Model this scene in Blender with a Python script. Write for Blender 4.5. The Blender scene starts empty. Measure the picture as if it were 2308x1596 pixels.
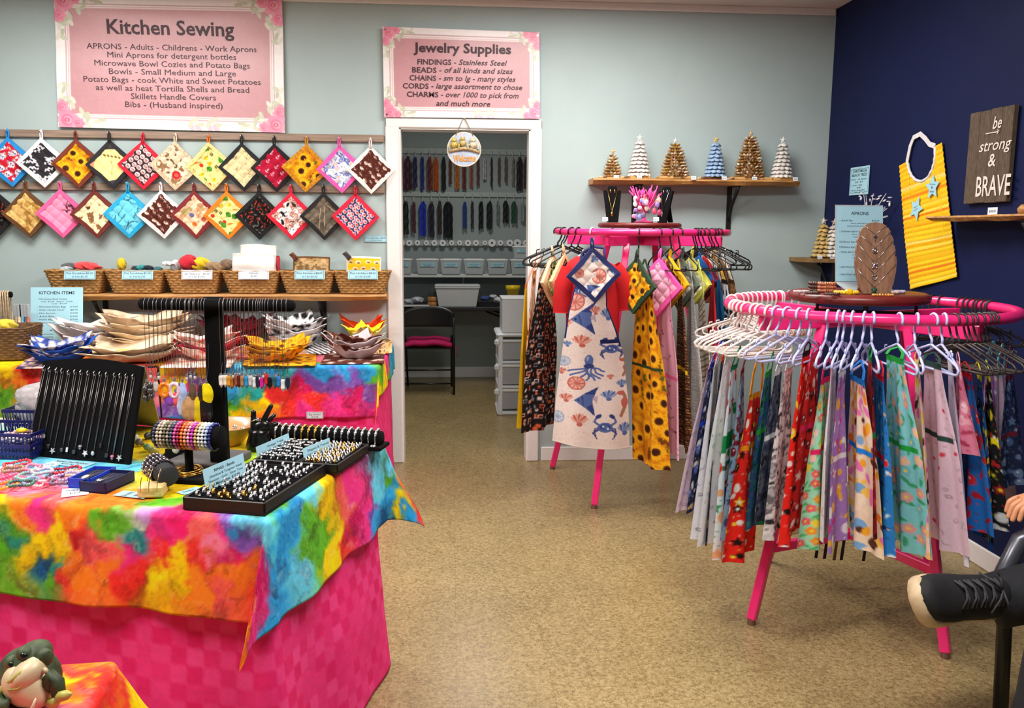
import bpy, math, random
import numpy as np
from mathutils import Matrix, Vector, Euler

S = bpy.context.scene
COL = S.collection
PI = math.pi

# ------------------------------------------------------------------ camera
FPX, CAM, YAW, PITCH, ROLL = 1914.54, Vector((0.2994, -5.1817, 1.4432)), 0.0725, 0.1458, 0.0073
PW, PH = 2308.0, 1596.0
_fw = Vector((math.sin(YAW) * math.cos(PITCH), math.cos(YAW) * math.cos(PITCH), -math.sin(PITCH)))
_rt = Vector((math.cos(YAW), -math.sin(YAW), 0))
_up = _rt.cross(_fw)
_cx = _rt * math.cos(ROLL) + _up * math.sin(ROLL)
_cy = -_rt * math.sin(ROLL) + _up * math.cos(ROLL)
cam_data = bpy.data.cameras.new('camera')
cam_data.sensor_width = 36.0
cam_data.lens = FPX * 36.0 / PW
cam_data.clip_start = 0.05
cam = bpy.data.objects.new('camera', cam_data)
cam.matrix_world = Matrix(((_cx.x, _cy.x, -_fw.x, CAM.x), (_cx.y, _cy.y, -_fw.y, CAM.y),
       (_cx.z, _cy.z, -_fw.z, CAM.z), (0, 0, 0, 1)))
COL.objects.link(cam)
S.camera = cam

# ------------------------------------------------------------------ world, lights, exposure
S.view_settings.view_transform = 'Standard'
S.view_settings.look = 'None'
S.view_settings.exposure = 0.2
S.view_settings.gamma = 1.0
S.view_settings.use_curve_mapping = False
W = bpy.data.worlds.new('world')
S.world = W
W.use_nodes = True
W.node_tree.nodes['Background'].inputs[0].default_value = (0.86, 0.93, 1.0, 1)
W.node_tree.nodes['Background'].inputs[1].default_value = 0.17


def area(name, loc, sx, sy, energy, color=(1, 0.97, 0.93), rot=(0, 0, 0)):
 d = bpy.data.lights.new(name, 'AREA')
 d.shape = 'RECTANGLE'
 d.size, d.size_y, d.energy, d.color = sx, sy, energy, color
 o = bpy.data.objects.new(name, d)
 o.location, o.rotation_euler = loc, rot
 COL.objects.link(o)
 return o


area('ceiling_troffer_light_a', (0.95, -1.2, 2.74), 1.2, 0.6, 50)
area('ceiling_troffer_light_b', (-1.6, -1.2, 2.74), 1.2, 0.6, 44)
area('ceiling_troffer_light_c', (0.95, -3.7, 2.74), 1.2, 0.6, 60)
area('ceiling_troffer_light_d', (-1.6, -3.7, 2.74), 1.2, 0.6, 60)
area('store_room_fill', (0.45, 1.5, 2.56), 0.3, 0.6, 16)  # weak fill added to brighten the dim store room, no known fixture

# ------------------------------------------------------------------ picture <-> place
def ray(px, py):
 X, Y = px - PW / 2, py - PH / 2
 return _fw + _cx * (X / FPX) - _cy * (Y / FPX)


def at(px, py, **k):
 """The point seen at a picture position on the plane x=, y= or z= of the room."""
 ax, val = next(iter(k.items()))
 i = 'xyz'.index(ax)
 d = ray(px, py)
 return CAM + d * ((val - CAM[i]) / d[i])


def on_plane(px, py, p0, n):
 d = ray(px, py)
 return CAM + d * ((Vector(p0) - CAM).dot(n) / d.dot(n))


def proj(p):
 q = Vector(p) - CAM
 d = q.dot(_fw)
 return (PW / 2 + FPX * q.dot(_cx) / d, PH / 2 - FPX * q.dot(_cy) / d)


def scale_at(p):
 return FPX / (Vector(p) - CAM).dot(_fw)


# ------------------------------------------------------------------ materials
def lin(c):
 return tuple((x / 255 / 12.92 if x <= 10.3 else ((x / 255 + 0.055) / 1.055) ** 2.4) for x in c[:3])


MATS = {}


def mat(name, rgb=(200, 200, 200), rough=0.6, metal=0.0, vary=0.08, vscale=30.0, bump=0.0, bscale=200.0,
  trans=0.0, sheen=0.0, coat=0.0, attr=False, alpha=1.0, spec=0.5, stretch=None, subsurf=0.0):
 if name in MATS:
  return MATS[name]
 m = bpy.data.materials.new(name)
 m.use_nodes = True
 nt = m.node_tree
 b = nt.nodes['Principled BSDF']
 b.inputs['Roughness'].default_value = rough
 b.inputs['Metallic'].default_value = metal
 b.inputs['Transmission Weight'].default_value = trans
 b.inputs['Sheen Weight'].default_value = sheen
 b.inputs['Coat Weight'].default_value = coat
 b.inputs['Alpha'].default_value = alpha
 b.inputs['Specular IOR Level'].default_value = spec
 if subsurf:
  b.inputs['Subsurface Weight'].default_value = subsurf
  b.inputs['Subsurface Radius'].default_value = (0.01, 0.004, 0.002)
 tc = nt.nodes.new('ShaderNodeTexCoord')
 mp = nt.nodes.new('ShaderNodeMapping')
 nt.links.new(tc.outputs['Object'], mp.inputs[0])
 if stretch:
  mp.inputs['Scale'].default_value = stretch
 nz = nt.nodes.new('ShaderNodeTexNoise')
 nz.inputs['Scale'].default_value = vscale
 nz.inputs['Detail'].default_value = 4
 nt.links.new(mp.outputs[0], nz.inputs['Vector'])
 mr = nt.nodes.new('ShaderNodeMapRange')
 mr.inputs[1].default_value, mr.inputs[2].default_value = 0.3, 0.7
 mr.inputs[3].default_value, mr.inputs[4].default_value = 1 - vary, 1 + vary
 nt.links.new(nz.outputs['Fac'], mr.inputs[0])
 mx = nt.nodes.new('ShaderNodeVectorMath')
 mx.operation = 'SCALE'
 nt.links.new(mr.outputs[0], mx.inputs['Scale'])
 if attr:
  a = nt.nodes.new('ShaderNodeAttribute')
  a.attribute_name = 'Col'
  nt.links.new(a.outputs['Color'], mx.inputs[0])
 else:
  mx.inputs[0].default_value = lin(rgb)
 nt.links.new(mx.outputs[0], b.inputs['Base Color'])
 if bump:
  n2 = nt.nodes.new('ShaderNodeTexNoise')
  n2.inputs['Scale'].default_value = bscale
  n2.inputs['Detail'].default_value = 3
  nt.links.new(mp.outputs[0], n2.inputs['Vector'])
  bp = nt.nodes.new('ShaderNodeBump')
  bp.inputs['Strength'].default_value = bump
  bp.inputs['Distance'].default_value = 0.004
  nt.links.new(n2.outputs['Fac'], bp.inputs['Height'])
  nt.links.new(bp.outputs[0], b.inputs['Normal'])
 MATS[name] = m
 return m


PRINT = mat('printed_cotton', attr=True, rough=0.85, vary=0.05, vscale=90, bump=0.12, bscale=500, spec=0.25)
KNIT = mat('painted_surface', attr=True, rough=0.7, vary=0.05, vscale=60, bump=0.15, bscale=350, spec=0.3)
VINYL = mat('banner_vinyl', attr=True, rough=0.32, vary=0.03, vscale=60, spec=0.45)
SILVER = mat('silver', (225, 225, 228), 0.22, 1.0)
GOLD = mat('gold', (225, 175, 90), 0.25, 1.0)
CHROME = mat('chrome', (200, 200, 205), 0.15, 1.0)
BLACKV = mat('black_velvet', (10, 10, 12), 0.9, spec=0.15, vary=0.2)
BLACKM = mat('black_metal', (14, 14, 15), 0.45)
PINKM = mat('pink_paint', (255, 44, 128), 0.3, vary=0.04, coat=0.3)
WHITEP = mat('white_plastic', (232, 232, 234), 0.35, vary=0.02)
PAPER = mat('blue_paper', (170, 218, 234), 0.55, vary=0.02)
PAPERW = mat('white_paper', (226, 234, 244), 0.55, vary=0.02)
INK = mat('dark_ink', (38, 44, 52), 0.7, vary=0.02)
INKM = mat('maroon_ink', (58, 22, 34), 0.5, vary=0.02)
WALNUT = mat('walnut', (140, 104, 80), 0.5, vary=0.3, vscale=14, stretch=(6, 6, 0.8), bump=0.1, bscale=60)
LIVE = mat('live_edge_wood', (186, 134, 72), 0.5, vary=0.3, vscale=9, stretch=(1, 7, 9), bump=0.25, bscale=40)
REDWOOD = mat('red_stained_wood', (112, 34, 30), 0.38, vary=0.3, vscale=8, stretch=(1, 5, 5))
CLEAR = mat('clear_plastic', (226, 232, 236), 0.18, trans=0.55, vary=0.02)


def tag(o, label=None, cat=None, group=None, kind=None):
 for k, v in (('label', label), ('category', cat), ('group', group), ('kind', kind)):
  if v:
   o[k] = v
 return o


ROOTM = {}


def thing(name, label, cat, loc=(0, 0, 0), rz=0.0, group=None):
 o = bpy.data.objects.new(name, None)
 o.empty_display_size = 0.05
 o.location = loc
 o.rotation_euler = (0, 0, rz)
 COL.objects.link(o)
 tag(o, label, cat, group)
 ROOTM[o.name] = (Matrix.Translation(Vector(loc)) @ Matrix.Rotation(rz, 4, 'Z')).inverted()
 return o


def root_inv(o):
 while o.parent is not None:
  o = o.parent
 return ROOTM.get(o.name, Matrix.Identity(4))


def link_mesh(name, me, m, parent=None, world=False):
 """World-space mesh -> object. Under a parent the points go to the root's own space unless they are local already."""
 o = bpy.data.objects.new(name, me)
 COL.objects.link(o)
 if m is not None:
  me.materials.append(m)
 if parent is not None:
  o.parent = parent
  if world:
   me.transform(root_inv(parent))
 else:
  n = len(me.vertices)
  a = np.empty(n * 3)
  me.vertices.foreach_get('co', a)
  a = a.reshape(-1, 3)
  c = Vector(((a[:, 0].min() + a[:, 0].max()) / 2, (a[:, 1].min() + a[:, 1].max()) / 2, a[:, 2].min()))
  me.transform(Matrix.Translation(-c))
  o.location = c
  ROOTM[o.name] = Matrix.Translation(-c)
 return o


def dup(o, **props):
 """A thing with its parts and their sub-parts."""
 c = o.copy()
 COL.objects.link(c)
 for k, v in props.items():
  c[k] = v
 for ch in o.children:
  d = ch.copy()
  COL.objects.link(d)
  d.parent = c
  for g in ch.children:
   e = g.copy()
   COL.objects.link(e)
   e.parent = d
 return c


def M3(rx=0, ry=0, rz=0):
 return Euler((rx, ry, rz)).to_matrix()


class MB:
 """Collects shapes and links them as ONE mesh."""

 def __init__(s):
  s.v, s.f, s.sm, s.c = [], [], [], []

 def add(s, vs, fs, smooth=False, col=None):
  o = len(s.v)
  s.v += [tuple(p) for p in vs]
  s.f += [tuple(i + o for i in q) for q in fs]
  s.sm += [smooth] * len(fs)
  s.c += [col] * len(vs)
  return s

 def box(s, c, size, R=None, bev=0.0, col=None):
  hx, hy, hz = size[0] / 2, size[1] / 2, size[2] / 2
  R = R or Matrix.Identity(3)
  c = Vector(c)
  b = min(bev, hx * 0.9, hy * 0.9, hz * 0.9)
  if b <= 0:
   vs = [(x * hx, y * hy, z * hz) for x in (-1, 1) for y in (-1, 1) for z in (-1, 1)]
   fs = [(0, 1, 3, 2), (4, 6, 7, 5), (0, 4, 5, 1), (2, 3, 7, 6), (0, 2, 6, 4), (1, 5, 7, 3)]
  else:
   vs, ix = [], {}
   for x in (-1, 1):
    for y in (-1, 1):
     for z in (-1, 1):
      for a in range(3):
       ix[x, y, z, a] = len(vs)
       d = [b, b, b]
       d[a] = 0
       vs.append((x * (hx - d[0]), y * (hy - d[1]), z * (hz - d[2])))
   fs = []
   for a in range(3):
    for sg in (-1, 1):
     q = []
     for p, r in ((-1, -1), (1, -1), (1, 1), (-1, 1)):
      k = [0, 0, 0]
      k[a], k[(a + 1) % 3], k[(a + 2) % 3] = sg, p, r
      q.append(ix[k[0], k[1], k[2], a])
     fs.append(q if sg > 0 else q[::-1])
   for a in range(3):
    e, g = (a + 1) % 3, (a + 2) % 3
    for p in (-1, 1):
     for r in (-1, 1):
      k0, k1 = [0, 0, 0], [0, 0, 0]
      k0[a], k0[e], k0[g] = -1, p, r
      k1[a], k1[e], k1[g] = 1, p, r
      fs.append((ix[(*k0, e)], ix[(*k1, e)], ix[(*k1, g)], ix[(*k0, g)]))
   for x in (-1, 1):
    for y in (-1, 1):
     for z in (-1, 1):
      fs.append(tuple(ix[x, y, z, a] for a in range(3)))
  return s.add([c + R @ Vector(p) for p in vs], fs, False, col)

 def tube(s, pts, r, n=8, closed=False, col=None, cap=True):
  pts = [Vector(p) for p in pts]
  N = len(pts)
  rr = r if isinstance(r, (list, tuple)) else [r] * N
  vs, nrm = [], None
  for i, p in enumerate(pts):
   if closed:
    t = pts[(i + 1) % N] - pts[i - 1]
   else:
    t = pts[min(i + 1, N - 1)] - pts[max(i - 1, 0)]
   t = t.normalized() if t.length > 1e-9 else Vector((0, 0, 1))
   if nrm is None:
    nrm = t.orthogonal().normalized()
   nrm = (nrm - t * nrm.dot(t))
   nrm = nrm.normalized() if nrm.length > 1e-6 else t.orthogonal().normalized()
   bi = t.cross(nrm)
   for k in range(n):
    a = 2 * PI * k / n
    vs.append(p + (nrm * math.cos(a) + bi * math.sin(a)) * rr[i])
  fs = []
  for i in range(N if closed else N - 1):
   j = (i + 1) % N
   for k in range(n):
    l = (k + 1) % n
    fs.append((i * n + k, i * n + l, j * n + l, j * n + k))
  if not closed and cap:
   fs.append(tuple(range(n))[::-1])
   fs.append(tuple((N - 1) * n + k for k in range(n)))
  return s.add(vs, fs, True, col)

 def cyl(s, p0, p1, r0, r1=None, n=14, col=None):
  p0, p1 = Vector(p0), Vector(p1)
  r1 = r0 if r1 is None else r1
  t = (p1 - p0).normalized()
  a = t.orthogonal().normalized()
  b = t.cross(a)
  ring = [a * math.cos(2 * PI * k / n) + b * math.sin(2 * PI * k / n) for k in range(n)]
  s.add([p0 + q * r0 for q in ring] + [p1 + q * r1 for q in ring],
    [(k, (k + 1) % n, n + (k + 1) % n, n + k) for k in range(n)], True, col)
  s.add([p0 + q * r0 for q in ring], [tuple(range(n))[::-1]], False, col)
  return s.add([p1 + q * r1 for q in ring], [tuple(range(n))], False, col)

 def lathe(s, prof, c=(0, 0, 0), n=28, R=None, col=None):
  R = R or Matrix.Identity(3)
  c = Vector(c)
  vs = [c + R @ Vector((r * math.cos(2 * PI * k / n), r * math.sin(2 * PI * k / n), z)) for r, z in prof for k in range(n)]
  fs = [(i * n + k, i * n + (k + 1) % n, (i + 1) * n + (k + 1) % n, (i + 1) * n + k)
    for i in range(len(prof) - 1) for k in range(n)]
  return s.add(vs, fs, True, col)

 def ball(s, c, r, nu=10, nv=6, R=None, col=None):
  r = r if isinstance(r, (tuple, list)) else (r, r, r)
  R = R or Matrix.Identity(3)
  c = Vector(c)
  vs = [c + R @ Vector((0, 0, -r[2]))]
  for j in range(1, nv):
   a = PI * j / nv
   for k in range(nu):
    b = 2 * PI * k / nu
    vs.append(c + R @ Vector((r[0] * math.sin(a) * math.cos(b), r[1] * math.sin(a) * math.sin(b), -r[2] * math.cos(a))))
  vs.append(c + R @ Vector((0, 0, r[2])))
  fs = [(0, 1 + (k + 1) % nu, 1 + k) for k in range(nu)]
  for j in range(nv - 2):
   for k in range(nu):
    a, b = 1 + j * nu + k, 1 + j * nu + (k + 1) % nu
    fs.append((a, b, b + nu, a + nu))
  L = len(vs) - 1
  fs += [(L, L - nu + k, L - nu + (k + 1) % nu) for k in range(nu)]
  return s.add(vs, fs, True, col)

 def prism(s, poly, h, c=(0, 0, 0), R=None, col=None):
  """Outline in local xy pushed along local z from 0 to h."""
  R = R or Matrix.Identity(3)
  c = Vector(c)
  n = len(poly)
  lo = [c + R @ Vector((p[0], p[1], 0)) for p in poly]
  hi = [c + R @ Vector((p[0], p[1], h)) for p in poly]
  return s.add(lo + hi, [tuple(range(n))[::-1], tuple(range(n, 2 * n))] +
      [(k, (k + 1) % n, n + (k + 1) % n, n + k) for k in range(n)], False, col)

 def build(s, name, m, parent=None, world=False, me_only=False):
  me = bpy.data.meshes.new(name)
  me.from_pydata(s.v, [], s.f)
  me.polygons.foreach_set('use_smooth', s.sm)
  if any(c is not None for c in s.c):
   a = me.color_attributes.new('Col', 'FLOAT_COLOR', 'POINT')
   cols = np.array([(*lin(c or (200, 200, 200)), 1.0) for c in s.c], dtype=np.float32)
   a.data.foreach_set('color', cols.ravel())
  me.update()
  if me_only:
   return me
  return link_mesh(name, me, m, parent, world)


def sheet(name, P, C, m, parent=None, world=False, thick=0.0, smooth=True):
 """A grid of points (rows, cols, 3) with colours (rows, cols, 3, sRGB 0..255) as one mesh; thick gives it a back and a rim."""
 nv, nu = P.shape[:2]
 V = P.reshape(-1, 3).astype(np.float64)
 idx = np.arange(nu * nv).reshape(nv, nu)
 F = np.stack([idx[:-1, :-1], idx[:-1, 1:], idx[1:, 1:], idx[1:, :-1]], -1).reshape(-1, 4)
 if thick:
  gu, gv = np.gradient(P, axis=1), np.gradient(P, axis=0)
  N = np.cross(gu, gv)
  N /= (np.linalg.norm(N, axis=2, keepdims=True) + 1e-12)
  V = np.concatenate([V, (P + N * thick).reshape(-1, 3)])
  o = nu * nv
  B = F[:, ::-1] + o
  e = np.concatenate([idx[0, :], idx[1:, -1], idx[-1, -2::-1], idx[-2:0:-1, 0]])
  e2 = np.roll(e, -1)
  F = np.concatenate([F, B, np.stack([e2, e, e + o, e2 + o], -1)])
 me = bpy.data.meshes.new(name)
 me.vertices.add(len(V))
 me.vertices.foreach_set('co', V.ravel())
 me.loops.add(F.size)
 me.loops.foreach_set('vertex_index', F.ravel().astype(np.int32))
 me.polygons.add(len(F))
 me.polygons.foreach_set('loop_start', np.arange(0, F.size, 4, dtype=np.int32))
 me.polygons.foreach_set('use_smooth', np.full(len(F), smooth))
 me.update(calc_edges=True)
 if C is not None:
  c = np.clip(C.reshape(-1, 3) / 255.0, 0, 1)
  c = np.where(c <= 0.04045, c / 12.92, ((c + 0.055) / 1.055) ** 2.4)
  c = np.concatenate([c, np.ones((len(c), 1))], 1).astype(np.float32)
  if thick:
   c = np.concatenate([c, c])
  a = me.color_attributes.new('Col', 'FLOAT_COLOR', 'POINT')
  a.data.foreach_set('color', c.ravel())
 return link_mesh(name, me, m, parent, world)


def text_mesh(name, rows, m, parent, X, Z, world=True):
 """rows: (words, centre point of the base line, width or None, capital height, bold, shear). X, Z: the sign's across and up directions."""
 allv, allf = [], []
 X, Z = Vector(X).normalized(), Vector(Z).normalized()
 for body, p, w, h, bold, shear, align in rows:
  cu = bpy.data.curves.new('words', 'FONT')
  cu.body = body
  cu.size = 1.0
  cu.align_x = 'LEFT'
  cu.offset = bold
  cu.shear = shear
  cu.resolution_u = 2
  to = bpy.data.objects.new('words', cu)
  me = bpy.data.meshes.new_from_object(to)
  n = len(me.vertices)
  if n:
   a = np.empty(n * 3)
   me.vertices.foreach_get('co', a)
   a = a.reshape(-1, 3)
   x0, x1 = a[:, 0].min(), a[:, 0].max()
   sy = h / 0.73
   sx = (w / (x1 - x0)) if w else sy
   ww = (x1 - x0) * sx
   off = {'c': -ww / 2, 'l': 0, 'r': -ww}[align]
   p = Vector(p)
   o = len(allv)
   for q in a:
    allv.append(p + X * ((q[0] - x0) * sx + off) + Z * (q[1] * sy))
   allf += [tuple(i + o for i in f.vertices) for f in me.polygons]
  bpy.data.meshes.remove(me)
  bpy.data.objects.remove(to)
  bpy.data.curves.remove(cu)
 me = bpy.data.meshes.new(name)
 me.from_pydata([tuple(v) for v in allv], [], allf)
 me.update()
 return link_mesh(name, me, m, parent, world)


# ------------------------------------------------------------------ painting printed cloth
def vnoise(x, y, seed=0):
 r = np.random.RandomState(seed).rand(64, 64)
 xi, yi = np.floor(x).astype(int), np.floor(y).astype(int)
 fx, fy = x - xi, y - yi
 fx, fy = fx * fx * (3 - 2 * fx), fy * fy * (3 - 2 * fy)
 g = lambda a, b: r[b % 64, a % 64]
 return (g(xi, yi) * (1 - fx) + g(xi + 1, yi) * fx) * (1 - fy) + (g(xi, yi + 1) * (1 - fx) + g(xi + 1, yi + 1) * fx) * fy


def fbm(x, y, seed=0, o=4):
 t, a, n = 0, 0.5, 0
 for i in range(o):
  t = t + a * vnoise(x * 2 ** i + 7.3 * i, y * 2 ** i + 3.1 * i, seed + i)
  n += a
  a *= 0.55
 return t / n


class Cloth:
 """A printed cloth of w x h centimetres, painted on (rows, cols) points; y runs down."""

 def __init__(s, w, h, cols, rows, seed=0):
  s.w, s.h, s.n, s.m = w, h, cols * 2, rows * 2
  s.a = np.zeros((s.m, s.n, 3)) + 255.0
  s.r = random.Random(seed)
  s.seed = seed
  s.xs = (np.arange(s.n) + 0.5) / s.n * w
  s.ys = (np.arange(s.m) + 0.5) / s.m * h

 def fill(s, c):
  s.a[:] = c
  return s

 def _win(s, x, y, R):
  i0, i1 = np.searchsorted(s.xs, [x - R, x + R])
  j0, j1 = np.searchsorted(s.ys, [y - R, y + R])
  if i1 <= i0 or j1 <= j0:
   return None
  return slice(j0, j1), slice(i0, i1), s.xs[None, i0:i1] - x, s.ys[j0:j1, None] - y

 def ell(s, x, y, rx, ry=None, rot=0.0, c=(0, 0, 0), ring=0.0):
  ry = rx if ry is None else ry
  w = s._win(x, y, max(rx, ry))
  if w is None:
   return s
  J, I, dx, dy = w
  ca, sa = math.cos(rot), math.sin(rot)
  q = ((dx * ca + dy * sa) / rx) ** 2 + ((-dx * sa + dy * ca) / ry) ** 2
  k = q <= 1
  if ring:
   k &= q >= (1 - ring) ** 2
  s.a[J, I][k] = c
  return s

 def line(s, x0, y0, x1, y1, w, c):
  L = math.hypot(x1 - x0, y1 - y0) + 1e-9
  k = s._win((x0 + x1) / 2, (y0 + y1) / 2, L / 2 + w)
  if k is None:
   return s
  J, I, dx, dy = k
  ux, uy = (x1 - x0) / L, (y1 - y0) / L
  t = np.clip(dx * ux + dy * uy, -L / 2, L / 2)
  s.a[J, I][((dx - t * ux) ** 2 + (dy - t * uy) ** 2) <= (w / 2) ** 2] = c
  return s

 def path(s, pts, w, c):
  for a, b in zip(pts, pts[1:]):
   s.line(*a, *b, w, c)
  return s

 def poly(s, pts, c):
  xs, ys = [p[0] for p in pts], [p[1] for p in pts]
  cx, cy = sum(xs) / len(xs), sum(ys) / len(ys)
  R = max(math.hypot(p[0] - cx, p[1] - cy) for p in pts)
  w = s._win(cx, cy, R)
  if w is None:
   return s
  J, I, dx, dy = w
  X, Y = dx + cx + 0 * dy, dy + cy + 0 * dx
  k = np.zeros(X.shape, bool)
  for (xa, ya), (xb, yb) in zip(pts, pts[1:] + pts[:1]):
   if ya == yb:
    continue
   k ^= ((ya > Y) != (yb > Y)) & (X < (xb - xa) * (Y - ya) / (yb - ya) + xa)
  s.a[J, I][k] = c
  return s

 def rect(s, x0, y0, x1, y1, c):
  return s.poly([(x0, y0), (x1, y0), (x1, y1), (x0, y1)], c)

 def spots(s, sp, jit=0.45):
  """Scattered places about sp cm apart."""
  out = []
  for j in range(-1, int(s.h / sp) + 2):
   for i in range(-1, int(s.w / sp) + 2):
    out.append(((i + 0.5 * (j % 2) + s.r.uniform(-jit, jit)) * sp, (j + s.r.uniform(-jit, jit)) * sp))
  return out

 def mottle(s, k=18, sc=0.5):
  X, Y = np.meshgrid(s.xs * sc, s.ys * sc)
  s.a += ((fbm(X, Y, s.seed + 3) - 0.5) * 2 * k)[..., None]
  return s

 def out(s):
  return s.a.reshape(s.m // 2, 2, s.n // 2, 2, 3).mean((1, 3))


def star_pts(x, y, r, n=5, inner=0.42, rot=-PI / 2):
 return [(x + (r if k % 2 == 0 else r * inner) * math.cos(rot + PI * k / n),
    y + (r if k % 2 == 0 else r * inner) * math.sin(rot + PI * k / n)) for k in range(2 * n)]


def sunflower(c, x, y, r):
 n = 15
 for lay, (rr, col) in enumerate((((1.0), (236, 150, 10)), ((0.82), (252, 186, 28)))):
  for k in range(n):
   a = 2 * PI * (k + 0.5 * lay) / n + c.r.uniform(-.1, .1)
   c.ell(x + math.cos(a) * r * rr * 0.62, y + math.sin(a) * r * rr * 0.62, r * rr * 0.42, r * 0.13, a, col)
 c.ell(x, y, r * 0.38, c=(92, 44, 14)).ell(x, y, r * 0.24, c=(58, 26, 10))


def pr_sunflowers(c, size=3.4, sp=6.0):
 c.fill((206, 126, 12))
 for x, y in c.spots(sp * 0.6):
  c.ell(x, y, size * .8, size * .3, c.r.uniform(0, 3), c.r.choice([(92, 96, 24), (232, 160, 18), (240, 172, 22), (214, 132, 10), (120, 66, 14)]))
 for x, y in c.spots(sp, .3):
  sunflower(c, x, y, size * c.r.uniform(.8, 1.15))


def pr_blobs(c, bg, cols, sp=2.5, size=1.0, el=0.6, k=1.0):
 c.fill(bg)
 for x, y in c.spots(sp):
  if c.r.random() < k:
   r = size * c.r.uniform(.6, 1.3)
   c.ell(x, y, r, r * c.r.uniform(el, 1), c.r.uniform(0, 3), c.r.choice(cols))


def pr_heads(c, bg, light, mid, sp=3.2, size=1.3):
 c.fill(bg)
 for x, y in c.spots(sp, .12):
  c.ell(x, y, size, size * .95, 0, light).ell(x + size * .1, y + size * .3, size * .62, size * .5, 0, mid)
  c.ell(x - size * .35, y - size * .1, size * .2, c=bg).ell(x + size * .35, y - size * .1, size * .2, c=bg)
  c.ell(x - size * .1, y - size * .6, size * .5, size * .25, .3, light)


def pr_branch(c, bg, ink, n=16, w=.22, leaf=None):
 c.fill(bg)
 for i in range(n):
  x, y, a = c.r.uniform(0, c.w), c.r.uniform(0, c.h), c.r.uniform(0, 6.3)
  L = c.r.uniform(.1, .25) * (c.w + c.h) / 2
  for k in range(6):
   x2, y2 = x + math.cos(a) * L / 3, y + math.sin(a) * L / 3
   c.line(x, y, x2, y2, w * (1.2 - k * .15), ink)
   if c.r.random() < .6:
    b = a + c.r.choice((-1, 1)) * .8
    c.line(x2, y2, x2 + math.cos(b) * L * .3, y2 + math.sin(b) * L * .3, w * .6, ink)
    if leaf:
     c.ell(x2 + math.cos(b) * L * .35, y2 + math.sin(b) * L * .35, w * 3, w * 1.4, b, leaf)
   x, y, a = x2, y2, a + c.r.uniform(-.5, .5)


def pr_sketch(c, bg, ink, sp=3.0, w=.18, extra=()):
 c.fill(bg)
 for x, y in c.spots(sp):
  t = c.r.random()
  if t < .35:
   c.ell(x, y, c.r.uniform(.4, .9), c.r.uniform(.3, .8), c.r.uniform(0, 3), ink, ring=.35)
  elif t < .7:
   a = c.r.uniform(0, 6)
   c.path([(x + .45 * k * math.cos(a + .35 * k), y + .45 * k * math.sin(a + .35 * k)) for k in range(5)], w, ink)
  elif extra:
   c.ell(x, y, .8, .55, c.r.uniform(0, 3), c.r.choice(extra))
  else:
   c.line(x, y, x + c.r.uniform(-1, 1), y + 1, w, ink)


def pr_stripes(c, cols, wd, ang=0.0):
 X, Y = np.meshgrid(c.xs, c.ys)
 t = X * math.cos(ang) + Y * math.sin(ang) + 50
 k = (np.cumsum(wd))
 q = np.searchsorted(k, t % k[-1], side='right') % len(cols)
 c.a[:] = np.array(cols, float)[q]


def pr_plaid(c, bg, a, b, sp=3.0):
 X, Y = np.meshgrid(c.xs, c.ys)
 kx, ky = (X % sp) < sp * .45, (Y % sp) < sp * .45
 c.fill(bg)
 c.a[kx ^ ky] = a
 c.a[kx & ky] = b


def pr_camo(c, cols, sc=.18, seed=0):
 X, Y = np.meshgrid(c.xs * sc, c.ys * sc)
 f = fbm(X, Y, c.seed + seed, 4)
 g = fbm(X * 1.7 + 9, Y * 1.7, c.seed + 31, 3)
 q = np.clip(((f * .6 + g * .4 - .28) / .44 * len(cols)).astype(int), 0, len(cols) - 1)
 c.a[:] = np.array(cols, float)[q]


def pr_veg(c):
 c.fill((240, 226, 150))
 for x, y in c.spots(4.6, .35):
  t = c.r.randrange(5)
  if t == 0:
   c.line(x, y + 1.6, x, y, .7, (120, 160, 60))
   for k in range(6):
    c.ell(x + 1.1 * math.cos(k), y - .6 + .8 * math.sin(k), .8, c=(52 + 14 * (k % 3), 128 + 10 * (k % 3), 34))
  elif t == 1:
   c.ell(x, y, 1.3, 1.15, 0, (222, 48, 26)).ell(x, y - 1.1, .5, .2, 0, (70, 120, 40))
  elif t == 2:
   c.ell(x, y, .5, 1.7, .7, (242, 128, 24)).line(x + 1, y - 1.2, x + 1.6, y - 2, .35, (84, 140, 50))
  elif t == 3:
   c.rect(x - .9, y - .9, x + .9, y + .9, (70, 62, 34)).rect(x - .55, y - .5, x + .55, y + .5, (160, 150, 70))
  else:
   c.ell(x, y, 1.1, 1.3, 0, (246, 196, 30)).ell(x, y - 1.2, .3, .3, 0, (90, 130, 40))
  c.line(x + 2, y + 1.5, x + 3, y + 2.2, .18, (120, 120, 50))


def pr_chili(c):
 c.fill((14, 12, 14))
 for x, y in c.spots(2.3, .4):
  a = c.r.uniform(0, 6.3)
  col = c.r.choice([(196, 40, 30), (170, 30, 26), (214, 66, 44), (112, 112, 104)])
  c.ell(x, y, 1.0, .32, a, col).ell(x + .8 * math.cos(a), y + .8 * math.sin(a), .3, .3, 0, (70, 84, 44) if col[0] > 130 else (60, 60, 58))


def pr_anchor(c):
 c.fill((176, 14, 52))
 for x, y in c.spots(5.0, .15):
  w = (240, 226, 232)
  c.line(x, y - 1.1, x, y + 1, .3, w).line(x - .6, y - .6, x + .6, y - .6, .28, w).ell(x, y - 1.3, .35, c=w, ring=.5)
  c.path([(x - 1, y + .3), (x - .6, y + .9), (x, y + 1.1), (x + .6, y + .9), (x + 1, y + .3)], .3, w)
 c.mottle(14, .4)


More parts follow.
